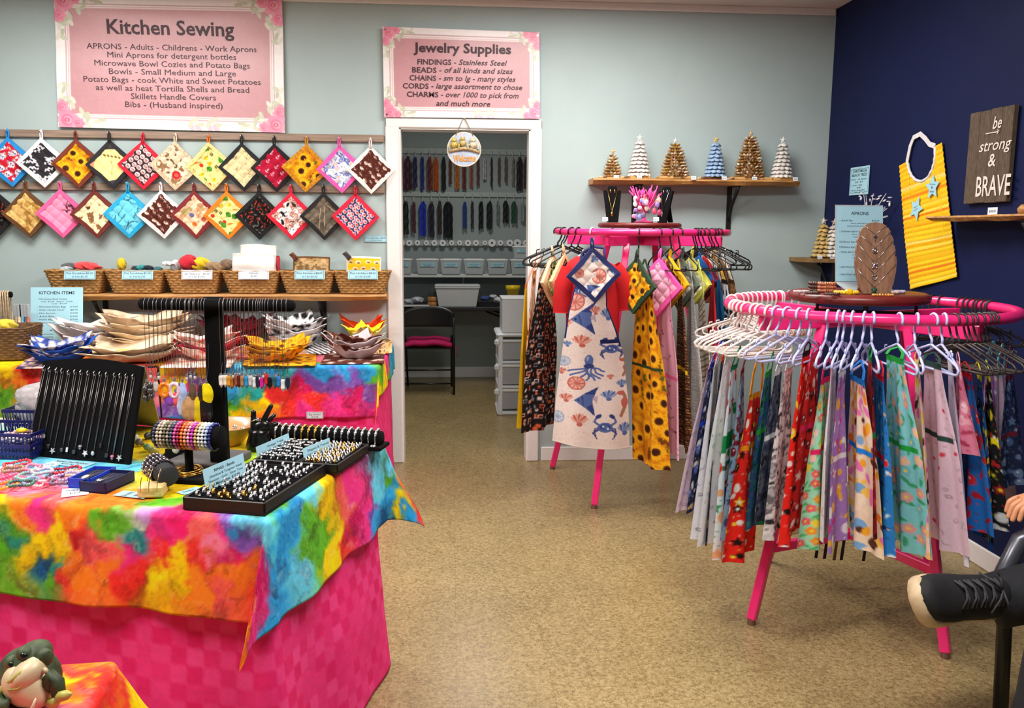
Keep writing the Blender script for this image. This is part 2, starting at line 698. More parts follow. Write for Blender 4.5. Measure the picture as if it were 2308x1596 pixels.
def pr_skull(c):
 c.fill((206, 26, 56))
 for x, y in c.spots(3.0, .4):
  for k in range(5):
   c.ell(x + .6 * math.cos(k * 1.26), y + .6 * math.sin(k * 1.26), .45, c=c.r.choice([(236, 236, 240), (226, 80, 40), (150, 160, 190)]))
 for x, y in c.spots(5.6, .2):
  c.ell(x, y - .3, 1.7, 1.6, 0, (238, 236, 240)).ell(x, y + 1.2, 1.1, .8, 0, (238, 236, 240))
  c.ell(x - .7, y - .1, .5, c=(120, 60, 110)).ell(x + .7, y - .1, .5, c=(60, 90, 150))
  c.ell(x, y + .6, .2, .3, 0, (70, 60, 80)).line(x - .7, y + 1.3, x + .7, y + 1.3, .2, (90, 80, 100))


def pr_coffee(c):
 c.fill((84, 36, 26))
 for x, y in c.spots(4.2, .3):
  if c.r.random() < .6:
   a = c.r.uniform(-.4, .4)
   c.ell(x, y, 1.3, 1.0, a, (236, 216, 206)).ell(x + 1.3, y, .5, .45, 0, (236, 216, 206), ring=.4).ell(x, y - .6, 1.0, .3, a, (150, 90, 66))
  else:
   c.path([(x - 1.2, y), (x - .6, y - .7), (x, y + .5), (x + .6, y - .5), (x + 1.3, y + .3)], .3, (226, 200, 190))
 for x, y in c.spots(1.9):
  c.ell(x, y, .3, .2, c.r.uniform(0, 3), c.r.choice([(120, 60, 44), (170, 110, 90), (60, 22, 16)]))


def pr_leafy(c, bg, ink):
 c.fill(bg)
 for x, y in c.spots(4.2, .4):
  a = c.r.uniform(0, 6.3)
  for k in range(5):
   c.ell(x + math.cos(a) * k * .9 + .5 * math.sin(k * 2), y + math.sin(a) * k * .9, 1.1, .45, a + (.8 if k % 2 else -.8), ink)
  c.line(x, y, x + math.cos(a) * 4, y + math.sin(a) * 4, .2, ink)
 for x, y in c.spots(9, .3):
  for k in range(8):
   b = k * PI / 4
   c.ell(x + math.cos(b) * 1.1, y + math.sin(b) * 1.1, .95, .4, b, bg)
  c.ell(x, y, .7, c=ink)


def pr_roses(c, bg, cols, sp=2.6, size=1.15):
 c.fill(bg)
 for x, y in c.spots(sp, .18):
  c.ell(x + size * .7, y + size * .7, size * .5, size * .22, .8, cols[-1])
  for k, q in enumerate(cols[:-1]):
   r = size * (1 - k * .28)
   c.ell(x + .1 * k, y - .08 * k, r, r * .9, .4, q)


def pr_floral(c, bg, petals, leaf, sp=4.0, size=1.5):
 c.fill(bg)
 for x, y in c.spots(sp * .8):
  a = c.r.uniform(0, 3)
  c.ell(x, y, size * .9, size * .32, a, leaf)
 for x, y in c.spots(sp, .35):
  q = c.r.choice(petals)
  for k in range(5):
   b = k * 2 * PI / 5
   c.ell(x + math.cos(b) * size * .55, y + math.sin(b) * size * .55, size * .45, size * .4, b, q)
  c.ell(x, y, size * .28, c=(250, 214, 70))


def pr_sewing(c):
 c.fill((28, 20, 22))
 pk, gy, wt, og = (226, 158, 134), (120, 138, 152), (224, 214, 208), (214, 96, 56)
 for x, y in c.spots(3.3, .35):
  t, a = c.r.randrange(6), c.r.uniform(-.6, .6)
  q = c.r.choice([pk, pk, gy, wt, og])
  if t == 0:
   c.rect(x - 1.5, y + .5, x + 1.5, y + 1.0, q).rect(x + .7, y - 1, x + 1.3, y + .6, q).rect(x - 1.5, y - 1.1, x + 1.3, y - .5, q).rect(x - 1.4, y - .6, x - 1.1, y + .3, q)
  elif t == 1:
   c.ell(x, y, .75, c=q).ell(x, y, .2, c=(28, 20, 22))
  elif t == 2:
   ca, sa = math.cos(a), math.sin(a)
   c.poly([(x + ca * p - sa * r, y + sa * p + ca * r) for p, r in ((-1.2, -.9), (1.2, -.9), (1.2, .9), (-1.2, .9))], q)
  elif t == 3:
   c.rect(x - .5, y - 1, x + .5, y + 1, og).rect(x - .7, y - 1.2, x + .7, y - .9, wt).rect(x - .7, y + .9, x + .7, y + 1.2, wt)
  elif t == 4:
   c.ell(x, y, 1.0, .8, a, gy).line(x - .8, y, x + .8, y, .14, wt).line(x, y - .7, x, y + .7, .14, wt)
  else:
   c.ell(x, y, .5, 1.1, a, q)


def pr_words(c, bg, ink, sp=2.2):
 c.fill(bg)
 y = .8
 while y < c.h:
  x = c.r.uniform(0, 1.5)
  while x < c.w:
   L = c.r.uniform(.5, 2.2)
   c.line(x, y, x + L, y + c.r.uniform(-.1, .1), c.r.uniform(.18, .5), ink)
   x += L + c.r.uniform(.4, 1.2)
  y += sp * c.r.uniform(.4, .8)


def pr_kids(c, bg, cols, sp=5.5, size=1.7, star=True):
 """Stars, dots and balloons in a child's print."""
 c.fill(bg)
 for x, y in c.spots(sp, .35):
  t = c.r.randrange(4)
  q = c.r.choice(cols)
  if t == 0 and star:
   c.poly(star_pts(x, y, size * 1.2), q)
   c.ell(x, y, size * .35, c=c.r.choice(cols))
  elif t == 1:
   c.ell(x, y, size * .8, size, 0, q).ell(x - size * .2, y - size * .3, size * .2, c=(250, 250, 250))
  elif t == 2:
   c.ell(x, y, size * .6, c=q).ell(x + size * .9, y + size * .3, size * .4, c=c.r.choice(cols))
  else:
   c.ell(x, y, size, size * .35, c.r.uniform(0, 3), q)
 for x, y in c.spots(sp * .55):
  c.ell(x, y, .25, c=c.r.choice(cols))


# sea life for the shell apron
BL, BD, RD, RL, TN = (86, 108, 168), (52, 66, 130), (196, 104, 92), (226, 166, 152), (170, 120, 96)


def sea_shell(c, x, y, r, q=RD, l=RL):
 for k in range(7):
  a = -PI / 2 + (k - 3) * .33
  c.ell(x + math.cos(a) * r * .55, y + math.sin(a) * r * .55, r * .52, r * .17, a, q if k % 2 else l)
 c.ell(x, y + r * .12, r * .3, r * .22, 0, q)


def sea_disc(c, x, y, r, q=RD, l=RL):
 c.ell(x, y, r, r, 0, q).ell(x, y, r * .84, r * .84, 0, l)
 for k in range(9):
  a = k * 2 * PI / 9
  c.line(x + math.cos(a) * r * .25, y + math.sin(a) * r * .25, x + math.cos(a) * r * .8, y + math.sin(a) * r * .8, r * .12, q)
 c.ell(x, y, r * .22, c=q)


def sea_fish(c, x, y, r):
 c.poly([(x - r, y), (x - .1 * r, y - .75 * r), (x + 1.1 * r, y - 1.5 * r), (x + .75 * r, y - .5 * r), (x + .6 * r, y + .1 * r), (x + .8 * r, y + 1.35 * r), (x - .05 * r, y + .65 * r)], BL)
 c.poly([(x - .1 * r, y - .72 * r), (x + 1.1 * r, y - 1.5 * r), (x + .75 * r, y - .6 * r)], BD)
 c.poly([(x + .1 * r, y + .6 * r), (x + .8 * r, y + 1.35 * r), (x + .6 * r, y + .3 * r)], BD)
 c.poly([(x + .55 * r, y - .2 * r), (x + 1.0 * r, y - .5 * r), (x + 1.0 * r, y + .3 * r)], (190, 170, 190))
 c.ell(x - .6 * r, y - .05 * r, .09 * r, c=(30, 30, 60)).line(x - .3 * r, y - .4 * r, x - .2 * r, y + .4 * r, .1 * r, BD)


def sea_crab(c, x, y, r, q=BL, d=BD):
 for sg in (-1, 1):
  for k in range(3):
   c.path([(x + sg * r * .5, y + r * .1 * k), (x + sg * r * (1.0 + .08 * k), y + r * (.15 + .2 * k)), (x + sg * r * (.95 - .1 * k), y + r * (.55 + .25 * k))], r * .1, d)
  c.path([(x + sg * r * .55, y - r * .2), (x + sg * r * 1.05, y - r * .5), (x + sg * r * .8, y - r * .95)], r * .2, q)
  c.ell(x + sg * r * .65, y - r * 1.0, r * .32, r * .18, sg * .5, d)
 c.ell(x, y, r * .72, r * .46, 0, q).ell(x, y - .05 * r, r * .5, r * .26, 0, d, ring=.3)
 c.ell(x - .2 * r, y - .1 * r, .1 * r, c=(220, 222, 236)).ell(x + .25 * r, y + .1 * r, .1 * r, c=(220, 222, 236))


def sea_octopus(c, x, y, r):
 for k in range(8):
  a = .35 + k * .35
  pts = [(x + math.cos(a) * r * t * 1.5 + .22 * r * math.sin(t * 5 + k), y + .35 * r + math.sin(a) * r * t * 1.3) for t in [i / 8 for i in range(9)]]
  c.path(pts, r * .16, BL)
 c.ell(x, y - .3 * r, r * .34, r * .55, 0, BL).ell(x, y + .25 * r, r * .4, r * .25, 0, BD).ell(x - .1 * r, y - .5 * r, r * .1, r * .25, .2, (150, 165, 205))


def sea_horse(c, x, y, r):
 c.path([(x + .3 * r * math.sin(t * 3.4), y + r * (t - .5) * 2) for t in [i / 10 for i in range(11)]], r * .3, TN)
 c.ell(x - .15 * r, y - r * .9, r * .35, r * .2, .3, RD).ell(x + .2 * r, y, r * .3, r * .42, 0, RD)


def pr_sea(c):
 c.fill((238, 222, 216))
 for x, y in c.spots(2.2):
  if c.r.random() < .25:
   c.ell(x, y, .3, .2, c.r.uniform(0, 3), (206, 190, 196))
 S1, BS = sea_shell, (BL, (150, 168, 206))
 for f, x, y, r, *q in ((sea_octopus, 14, 5, 4), (sea_octopus, 24, 4, 4), (sea_disc, 13.2, 13.2, 4.2), (sea_fish, 16.4, 22, 5.7), (S1, 22.5, 18.8, 3), (S1, 28.5, 21.5, 4.2, *BS), (S1, 8.5, 25, 3.5), (S1, 14.6, 35, 5), (sea_crab, 28.7, 37.6, 5.2),
       (sea_octopus, 17.4, 46, 6.2), (sea_horse, 35, 48.9, 5), (sea_disc, 11.7, 58, 4.2), (sea_fish, 16, 68.5, 5.7), (S1, 7, 68.6, 3.8), (S1, 27.3, 67.2, 4.7, *BS), (sea_horse, 34.3, 70, 6), (S1, 13.2, 80, 4.7), (sea_crab, 25.8, 81.5, 5.2),
       (sea_disc, 3, 78, 3.2, (150, 168, 206), (214, 218, 228)), (sea_disc, 6, 45, 3, (150, 168, 206), (214, 218, 228)), (S1, 5, 52, 2.8), (S1, 28, 55, 2.4), (S1, 36, 84, 4.5, *BS), (S1, 34, 60, 3.6, *BS), (S1, 8, 36, 2.4, *BS)):
  f(c, x, y, r, *q)


TD = {'p': (236, 58, 138), 'm': (214, 34, 104), 'r': (232, 52, 48), 'o': (248, 128, 36), 'c': (252, 98, 96), 'y': (248, 206, 14), 'g': (92, 168, 38), 't': (38, 150, 148),
  'b': (52, 156, 216), 's': (108, 204, 236), 'n': (28, 92, 150), 'v': (128, 84, 172), 'l': (196, 150, 214), 'w': (216, 232, 210), 'k': (255, 128, 158), 'a': (160, 84, 60)}


def tiedye(SX, SY, anchors, seed=0, warp=0.075, pw=3.0):
 """Blended dyes round the given places (x, y, letter), metres."""
 wx = SX + (fbm(SX * 8, SY * 8, seed, 5) - .5) * warp * 2.4 + (fbm(SX * 34, SY * 34, seed + 11) - .5) * warp * .6
 wy = SY + (fbm(SX * 8 + 5, SY * 8, seed + 23, 5) - .5) * warp * 2.4 + (fbm(SX * 34, SY * 34 + 4, seed + 37) - .5) * warp * .6
 num, den = np.zeros(SX.shape + (3,)), np.zeros(SX.shape)
 for x, y, k in anchors:
  w = 1.0 / ((wx - x) ** 2 + (wy - y) ** 2 + 0.0004) ** pw
  num += w[..., None] * np.array(TD[k], float)
  den += w
 c = num / den[..., None]
 m = c.mean(-1, keepdims=True)
 c = m + (c - m) * 1.12
 f = fbm(wx * 22 + 3, wy * 22, seed + 51, 5)
 g = fbm(wx * 30, wy * 30 + 9, seed + 77, 5)
 c = c * (1 + (f - .5) * .55)[..., None]
 k = (np.clip(1 - np.abs(g - .5) * 22, 0, 1) * .16 + np.clip((g - .66) * 3, 0, .3))[..., None]
 c = c * (1 - k) + np.array((252, 232, 222.)) * k
 d = (np.clip(1 - np.abs(f - .46) * 24, 0, 1) * .22 + np.clip((.36 - f) * 3, 0, .3))[..., None]
 return np.clip(c * (1 - d) + c * np.array((.55, .3, .45)) * d, 0, 255)

# ------------------------------------------------------------------ the setting
def struct(name, mb, m):
 o = mb.build(name, m)
 o['kind'] = 'structure'
 return o


WALLM = mat('wall_paint_grey_blue', (174, 192, 192), 0.6, vary=0.03, vscale=3, bump=0.08, bscale=120)
NAVY = mat('wall_paint_navy', (15, 25, 68), 0.65, spec=0.2, vary=0.06, vscale=4, bump=0.08, bscale=120)
TRIMM = mat('trim_paint', (238, 236, 234), 0.4, vary=0.02)
CEILM = mat('ceiling_paint', (226, 220, 214), 0.85, vary=0.03, vscale=6, bump=0.1, bscale=160)


def floor_material():
 m = bpy.data.materials.new('vinyl_tile_floor')
 m.use_nodes = True
 nt = m.node_tree
 L = nt.links.new
 b = nt.nodes['Principled BSDF']
 tc = nt.nodes.new('ShaderNodeTexCoord')
 mp = nt.nodes.new('ShaderNodeMapping')
 mp.inputs['Scale'].default_value = (1, 1, 1)
 L(tc.outputs['Object'], mp.inputs[0])

 def noise(scale, detail, rough=.6, sc=None):
  n = nt.nodes.new('ShaderNodeTexNoise')
  n.inputs['Scale'].default_value, n.inputs['Detail'].default_value, n.inputs['Roughness'].default_value = scale, detail, rough
  L(mp.outputs[0], n.inputs['Vector'])
  return n
 big, mid, fine = noise(2.2, 4), noise(85, 4, .65), noise(210, 3, .7)
 r1 = nt.nodes.new('ShaderNodeValToRGB')
 e = r1.color_ramp.elements
 e[0].position, e[0].color = .36, (*lin((96, 80, 46)), 1)
 e[1].position, e[1].color = .66, (*lin((186, 168, 124)), 1)
 q = r1.color_ramp.elements.new(.5)
 q.color = (*lin((156, 134, 90)), 1)
 mixf = nt.nodes.new('ShaderNodeMix')
 mixf.inputs[0].default_value = .45
 L(mid.outputs['Fac'], mixf.inputs[2])
 L(fine.outputs['Fac'], mixf.inputs[3])
 L(mixf.outputs[0], r1.inputs[0])
 br = nt.nodes.new('ShaderNodeTexBrick')
 br.offset = 0
 br.inputs['Scale'].default_value = 1.0
 br.inputs['Brick Width'].default_value = br.inputs['Row Height'].default_value = .305
 br.inputs['Mortar Size'].default_value = .0012
 br.inputs['Color1'].default_value = (1, 1, 1, 1)
 br.inputs['Color2'].default_value = (.93, .93, .92, 1)
 br.inputs['Mortar'].default_value = (.8, .78, .74, 1)
 L(mp.outputs[0], br.inputs['Vector'])
 r2 = nt.nodes.new('ShaderNodeMapRange')
 r2.inputs[1].default_value, r2.inputs[2].default_value, r2.inputs[3].default_value, r2.inputs[4].default_value = .3, .7, .9, 1.06
 L(big.outputs['Fac'], r2.inputs[0])
 m1 = nt.nodes.new('ShaderNodeVectorMath')
 m1.operation = 'MULTIPLY'
 L(r1.outputs[0], m1.inputs[0])
 L(br.outputs['Color'], m1.inputs[1])
 m2 = nt.nodes.new('ShaderNodeVectorMath')
 m2.operation = 'SCALE'
 L(m1.outputs[0], m2.inputs[0])
 L(r2.outputs[0], m2.inputs['Scale'])
 L(m2.outputs[0], b.inputs['Base Color'])
 r3 = nt.nodes.new('ShaderNodeMapRange')
 r3.inputs[3].default_value, r3.inputs[4].default_value = .22, .42
 L(mid.outputs['Fac'], r3.inputs[0])
 L(r3.outputs[0], b.inputs['Roughness'])
 b.inputs['Specular IOR Level'].default_value = .4
 bp = nt.nodes.new('ShaderNodeBump')
 bp.inputs['Strength'].default_value, bp.inputs['Distance'].default_value = .05, .002
 L(fine.outputs['Fac'], bp.inputs['Height'])
 L(bp.outputs[0], b.inputs['Normal'])
 return m


DW, DH, XR, HC = 0.775, 2.03, 2.61, 2.7624     # door opening, right wall, ceiling height
RXZ = Matrix(((1, 0, 0), (0, 0, -1), (0, 1, 0)))   # outline xy -> room xz, pushed toward the viewer (-y)
struct('floor', MB().box((-0.6, -2.0, -0.05), (6.9, 10.4, 0.1)), floor_material())
struct('ceiling', MB().box((-0.9, -3.44, HC + 0.05), (7.2, 7.1, 0.1)), CEILM)
struct('wall_back', MB().prism([(-4.2, 0), (0, 0), (0, DH), (DW, DH), (DW, 0), (XR + .12, 0), (XR + .12, HC), (-4.2, HC)], 0.12, (0, 0.12, 0), RXZ), WALLM)
struct('wall_right', MB().box((XR + 0.06, -3.5, HC / 2), (0.12, 7.0, HC)), NAVY)
struct('trim_1', MB().box((-0.8, -0.009, HC - 0.02), (6.8, 0.018, 0.04), bev=.003), TRIMM)
struct('baseboard_back', MB().box(((DW + .085 + XR) / 2, -0.007, 0.045), (XR - DW - .09, 0.014, 0.09), bev=.004), TRIMM)
struct('baseboard_right', MB().box((XR - 0.007, -3.6, 0.045), (0.014, 6.7, 0.09), bev=.004), TRIMM)
dm = MB()
for x0, x1 in ((-0.082, 0.0), (DW, DW + 0.07)):
 dm.box(((x0 + x1) / 2, -0.01, 1.045), (x1 - x0, 0.022, 2.09), bev=.006)
dm.box((DW / 2 - .006, -0.0105, 2.06), (DW + .15, 0.023, 0.062), bev=.006)
dm.box((0.004, 0.06, DH / 2), (0.008, 0.14, DH)).box((DW - .004, 0.06, DH / 2), (0.008, 0.14, DH)).box((DW / 2, 0.06, DH - .004), (DW, 0.14, 0.008))
struct('door_1', dm, TRIMM)
# the store room behind the doorway
CLM = mat('store_room_paint', (150, 160, 160), 0.7, vary=0.03, vscale=3)
struct('wall_store_back', MB().box((0.45, 3.15, 1.3), (2.7, 0.1, 2.6)), CLM)
struct('wall_store_left', MB().box((-0.85, 1.61, 1.3), (0.1, 3.0, 2.6)), CLM)
struct('wall_store_right', MB().box((1.75, 1.61, 1.3), (0.1, 3.0, 2.6)), CLM)
struct('ceiling_store', MB().box((0.45, 1.63, 2.65), (2.8, 3.02, 0.1)), CEILM)
struct('baseboard_store', MB().box((0.45, 3.09, 0.05), (2.48, 0.014, 0.1)), TRIMM)


def signboard(name, label, px4, y, paint, cmw, cols, rows, m, bulge=0.0, thick=0.0015, cat='sign'):
 """A printed sheet on the back wall with its corners at four picture places (tl, tr, br, bl)."""
 q = [np.array(at(*p, y=y)) for p in px4]
 u = np.linspace(0, 1, cols)[None, :, None]
 v = np.linspace(0, 1, rows)[:, None, None]
 P = (q[0] * (1 - u) + q[1] * u) * (1 - v) + (q[3] * (1 - u) + q[2] * u) * v
 if bulge:
  uu, vv = u[..., 0], v[..., 0]
  sag = vv + .16 * (2 * uu - 1) ** 2
  P = P.copy()
  P[..., 1] -= bulge * (np.sin(np.clip(sag, 0, 1) * 9.5) * np.exp(-2.2 * vv) + .6 * np.sin(uu * 7 + 1) * vv * .3 + 1.0)
 h = cmw * np.linalg.norm(q[3] - q[0]) / np.linalg.norm(q[1] - q[0])
 c = Cloth(cmw, h, cols, rows, 5)
 paint(c)
 root = thing(name, label, cat, tuple((q[2] + q[3]) / 2))
 signboard.P = P
 sheet('printed_sheet', P[::-1].copy(), c.out()[::-1].copy(), m, root, True, thick)
 return root


def rose(c, x, y, r, k=0):
 for i in range(7):
  a = i * .9 + k
  c.ell(x + math.cos(a) * r * .5, y + math.sin(a) * r * .5, r * .55, r * .42, a, (244, 150 + 9 * (i % 3), 178 + 8 * (i % 2)))
 c.ell(x, y, r * .6, r * .55, 0, (240, 128, 158)).ell(x + r * .1, y, r * .42, r * .36, 0.4, (246, 168, 190)).ell(x, y, r * .25, r * .2, 0, (222, 84, 122)).ell(x, y, r * .12, c=(246, 170, 190))


def floral_frame(c):
 W_, H_ = c.w, c.h
 pink, cream, leaf = (204, 152, 158), (248, 242, 242), (208, 210, 190)
 c.fill(cream)
 m = .075 * H_
 c.rect(m, m, W_ - m, H_ - m, (196, 150, 156)).rect(m + .5, m + .5, W_ - m - .5, H_ - m - .5, cream)
 c.rect(m + 1.2, m + 1.2, W_ - m - 1.2, H_ - m - 1.2, (222, 186, 188)).rect(m + 1.7, m + 1.7, W_ - m - 1.7, H_ - m - 1.7, (246, 236, 234))
 c.rect(m + 2.3, m + 2.3, W_ - m - 2.3, H_ - m - 2.3, pink)
 k = H_ / 84
 for fx, fy in ((0, 0), (1, 0), (0, 1), (1, 1)):
  sx, sy = (1 if fx == 0 else -1), (1 if fy == 0 else -1)
  X, Y = fx * W_, fy * H_
  for i, (a, b) in enumerate(((4, 19), (9, 16), (20, 4), (27, 4), (16, 9), (4, 26))):
   for j in range(3):
    c.ell(X + sx * (a + 2 * math.cos(j * 2.1 + i)) * k, Y + sy * (b + 2 * math.sin(j * 2.1 + i)) * k, 2.6 * k, 1.3 * k, i + j * 1.7, (leaf, (228, 228, 212), (198, 202, 176))[(i + j) % 3])
  rose(c, X + sx * 6 * k, Y + sy * 5 * k, 6.5 * k, i)
  rose(c, X + sx * 13 * k, Y + sy * 3 * k, 4 * k, 1)
  rose(c, X + sx * 3 * k, Y + sy * 13 * k, 4.6 * k, 2)
 for fx in (.6, .68):
  for j in range(5):
   c.ell(W_ * fx + 3 * k * math.cos(j * 2.4), H_ - 4 * k + 3 * k * math.sin(j * 2.4), 3 * k, 1.5 * k, j * 1.3, (leaf, (240, 196, 206))[j % 2])
 c.mottle(4, .2)


def wall_rows(lst, y, bold, cap):
 """(words, x0, x1, y0, y1 of the base line ends, capital height px, boldness, shear) in picture places on the plane y."""
 out = []
 for w, x0, x1, y0, y1, h, b, sh in lst:
  a, d = at(x0, y0, y=y), at(x1, y1, y=y)
  out.append((w, (a + d) / 2, (d - a).length, h / scale_at((a + d) / 2), b, sh, 'c'))
 return out


kb = signboard('banner', 'large pink floral vinyl banner lettered Kitchen Sewing above the pot holders', ((123, -14), (637, -4), (643, 300), (133, 287)), -0.012, floral_frame, 127, 380, 220, VINYL, 0.009)
KP = signboard.P
rows = wall_rows([('Kitchen Sewing', 240, 527, 73, 82, 32, .018, 0), ('APRONS - Adults - Childrens - Work Aprons', 193, 577, 107, 118, 13, 0, 0),
     ('Mini Aprons for detergent bottles', 240, 531, 126, 136, 13, 0, 0), ('Microwave Bowl Cozies and Potato Bags', 211, 562, 145, 155, 13, 0, 0),
     ('Bowls - Small Medium and Large', 244, 531, 164, 173, 13, 0, 0), ('Potato Bags - cook White and Sweet Potatoes', 187, 587, 182, 192, 13, 0, 0),
     ('as well as heat Tortilla Shells and Bread', 215, 561, 201, 210, 13, 0, 0), ('Skillets Handle Covers', 294, 486, 221, 227, 13, 0, 0),
     ('Bibs - (Husband inspired)', 281, 501, 239, 246, 13, 0, 0)], -0.034, 0, 0)
lt = text_mesh('lettering', rows, INKM, kb, (1, 0, 0), (0, 0, 1))
kP, ko = KP.reshape(-1, 3), Vector(kb.location)
for vv_ in lt.data.vertices:
 w_ = vv_.co + ko
 vv_.co.y = kP[np.argmin((kP[:, 0] - w_.x) ** 2 + (kP[:, 2] - w_.z) ** 2), 1] - .0034 - ko.y
jb = signboard('banner', 'smaller pink floral sign lettered Jewelry Supplies over the store room doorway', ((862, 60), (1216, 73), (1217, 268), (866, 264)), -0.03, floral_frame, 91, 300, 170, VINYL, 0.0, .003)
rows = wall_rows([('Jewelry Supplies', 932, 1152, 116, 122, 21, .025, 0), ('and much more', 983, 1105, 238, 240, 12, .012, .2)], -0.036, 0, 0)
for a, b, x0, xm, x1, yy in (('FINDINGS', ' - Stainless Steel', 941, 1017, 1143, 145), ('BEADS', ' - of all kinds and sizes', 929, 984, 1156, 163), ('CHAINS', ' - sm to lg - many styles', 923, 983, 1162, 181),
        ('CORDS', ' - large assortment to chose', 908, 966, 1177, 199), ('CHARMS', ' - over 1000 to pick from', 917, 988, 1169, 218)):
 rows += wall_rows([(a, x0, xm, yy, yy + 1, 12, .014, 0), (b.strip(), xm + 6, x1, yy + 1, yy + 3, 12, .01, .25)], -0.036, 0, 0)
text_mesh('lettering', rows, INKM, jb, (1, 0, 0), (0, 0, 1))
for px, py in ((868, 66), (1212, 80), (1212, 262), (872, 258)):
 p = at(px, py, y=-.033)
 MB().cyl(p, p + Vector((0, -.003, 0)), .006).build('pin', CHROME, jb, True)

# ------------------------------------------------------------------ rails and pot holders
RAILW = mat('weathered_rail_wood', (150, 128, 112), 0.6, vary=0.25, vscale=10, stretch=(.6, 8, 14), bump=0.15, bscale=60)


def hook_bits(mb, p):
 """A small silver coat hook at p on the rail face."""
 p = Vector(p)
 mb.cyl(p + Vector((0, .002, 0)), p + Vector((0, -.004, 0)), .008, n=10)
 mb.tube([p + Vector((0, -.004, 0)), p + Vector((0, -.020, -.006)), p + Vector((0, -.030, 0)), p + Vector((0, -.032, .010))], .0028, 6)


def rail(name, label, z0, z1, hooks):
 root = thing(name, label, 'rail', (-1.6, 0, (z0 + z1) / 2), 0, 'pot holder rails')
 MB().box((-1.66, -.0105, (z0 + z1) / 2), (3.3 - .16, .019, z1 - z0), bev=.003).build('board', RAILW, root, True)
 for p in hooks:
  mb = MB()
  hook_bits(mb, p)
  mb.build('hook', CHROME, root, True)


HZ1, HZ2 = 1.968, 1.668
hx1 = [18, 95, 171, 247, 323, 397, 470, 545, 618, 692, 764, 835]
hy1 = [296, 298, 300, 302, 304, 306, 308, 309, 311, 312, 314, 316]
hx2 = [-18, 58.5, 136.5, 212.5, 288.6, 363.5, 437.6, 511, 584, 656, 729, 801.5]
hooks1 = [at(x, y, y=-.02) for x, y in zip(hx1, hy1)]
hooks2 = [at(x, 411 + i * 1.0, y=-.02) for i, x in enumerate(hx2)]
rail('hook_rail', 'weathered wooden rail of silver hooks just under the Kitchen Sewing banner', 1.944, 1.986, hooks1)
rail('hook_rail', 'weathered wooden rail of silver hooks behind the lower row of pot holders', 1.648, 1.692, hooks2)


def potholder(hook, label, trim, paint, size=.192, tilt=0.0, back=None, edge=None, yaw=0.0, group='pot holders on the wall rails', lift=.008):
 n = 66
 c = Cloth(21, 21, n, n, int(abs(hook.x) * 1000) + int(hook.z * 77))
 paint(c)
 C = c.out()
 base = hook + Vector((0, -.006, lift))
 root = thing('pot_holder', label, 'pot holder', tuple(base), 0, group)
 Rt = Matrix.Rotation(tilt, 3, 'Y')
 ROOTM[root.name] = Matrix.Identity(4)
 root.rotation_euler = (0, tilt, yaw)
 k = size / math.sqrt(2)
 u, v = np.meshgrid(np.linspace(0, 1, n), np.linspace(0, 1, n))
 top = -.045
 # local: hangs from its top corner
 q = 4
 quilt = (np.abs(np.sin(u * PI * q)) * np.abs(np.sin(v * PI * q))) ** .5
 wv = np.sin(u * 5 + hook.x * 9) * .004 + np.sin(v * 4 + hook.x * 5) * .004

 def pts(u, v, off):
  X = (u - v) * k
  Z = top - (u + v) * k
  Y = -.010 - off - .012 * ((u + v) / 2)
  return np.stack([X, Y, Z], -1)
 P = pts(u, v, 0)
 P[..., 1] -= quilt * .0075 + wv
 sheet('printed_pad', P, C, PRINT, root, False, .009)
 tm = mat('binding_%d_%d_%d' % trim, trim, .85, vary=.1, vscale=60, bump=.2, bscale=300)
 ring = []
 m = 13
 for a, b in (((0, 0), (1, 0)), ((1, 0), (1, 1)), ((1, 1), (0, 1)), ((0, 1), (0, 0))):
  for i in range(m):
   t = i / m
   ring.append((a[0] + (b[0] - a[0]) * t, a[1] + (b[1] - a[1]) * t))
 mb = MB()
 bp = [tuple(pts(np.float64(x), np.float64(y), .000)) for x, y in ring]
 w = .0105
 vs, fs = [], []
 N = len(bp)
 for i, (x, y, z) in enumerate(bp):
  cz = top - k
  dx, dz = x, z - cz
  d = math.hypot(dx, dz)
  s_in, s_out = 1 - .020 / max(d, .01) * 1.0, 1 + .004 / max(d, .01)
  wy = -float(np.sin(ring[i][0] * 5 + hook.x * 9) * .004 + np.sin(ring[i][1] * 4 + hook.x * 5) * .004)
  for s_, yy in ((s_in, -.0085), (s_out, -.006), (s_out, .012), (s_in, .012)):
   vs.append((dx * s_, y + wy + yy, cz + dz * s_))
 for i in range(N):
  j = (i + 1) % N
  for e in range(4):
   f = (e + 1) % 4
   fs.append((i * 4 + e, i * 4 + f, j * 4 + f, j * 4 + e))
 mb.add(vs, fs, False)
 em = mat('binding_%d_%d_%d' % edge, edge, .85, vary=.4, vscale=90) if edge else tm
 mb.build('binding', em, root)
 lp = MB()
 lp.tube([(-.005, -.012, top - .012), (-.006, -.006, -.02), (-.003, -.002, -.002), (0, -.001, .004), (.003, -.002, -.002), (.006, -.006, -.02), (.005, -.012, top - .012)], .0045, 6)
 lp.build('hanging_loop', tm, root)
 if back:
  b = MB()
  b.box((.006, .004, top - k - .004), (size * .98, .006, size * .98), Matrix.Rotation(PI / 4 + .05, 3, 'Y'), bev=.002)
  b.build('backing', mat('binding_%d_%d_%d' % back, back, .85), root)
 return root


def camo(*cols, sc=.18):
 return lambda c: pr_camo(c, cols, sc)


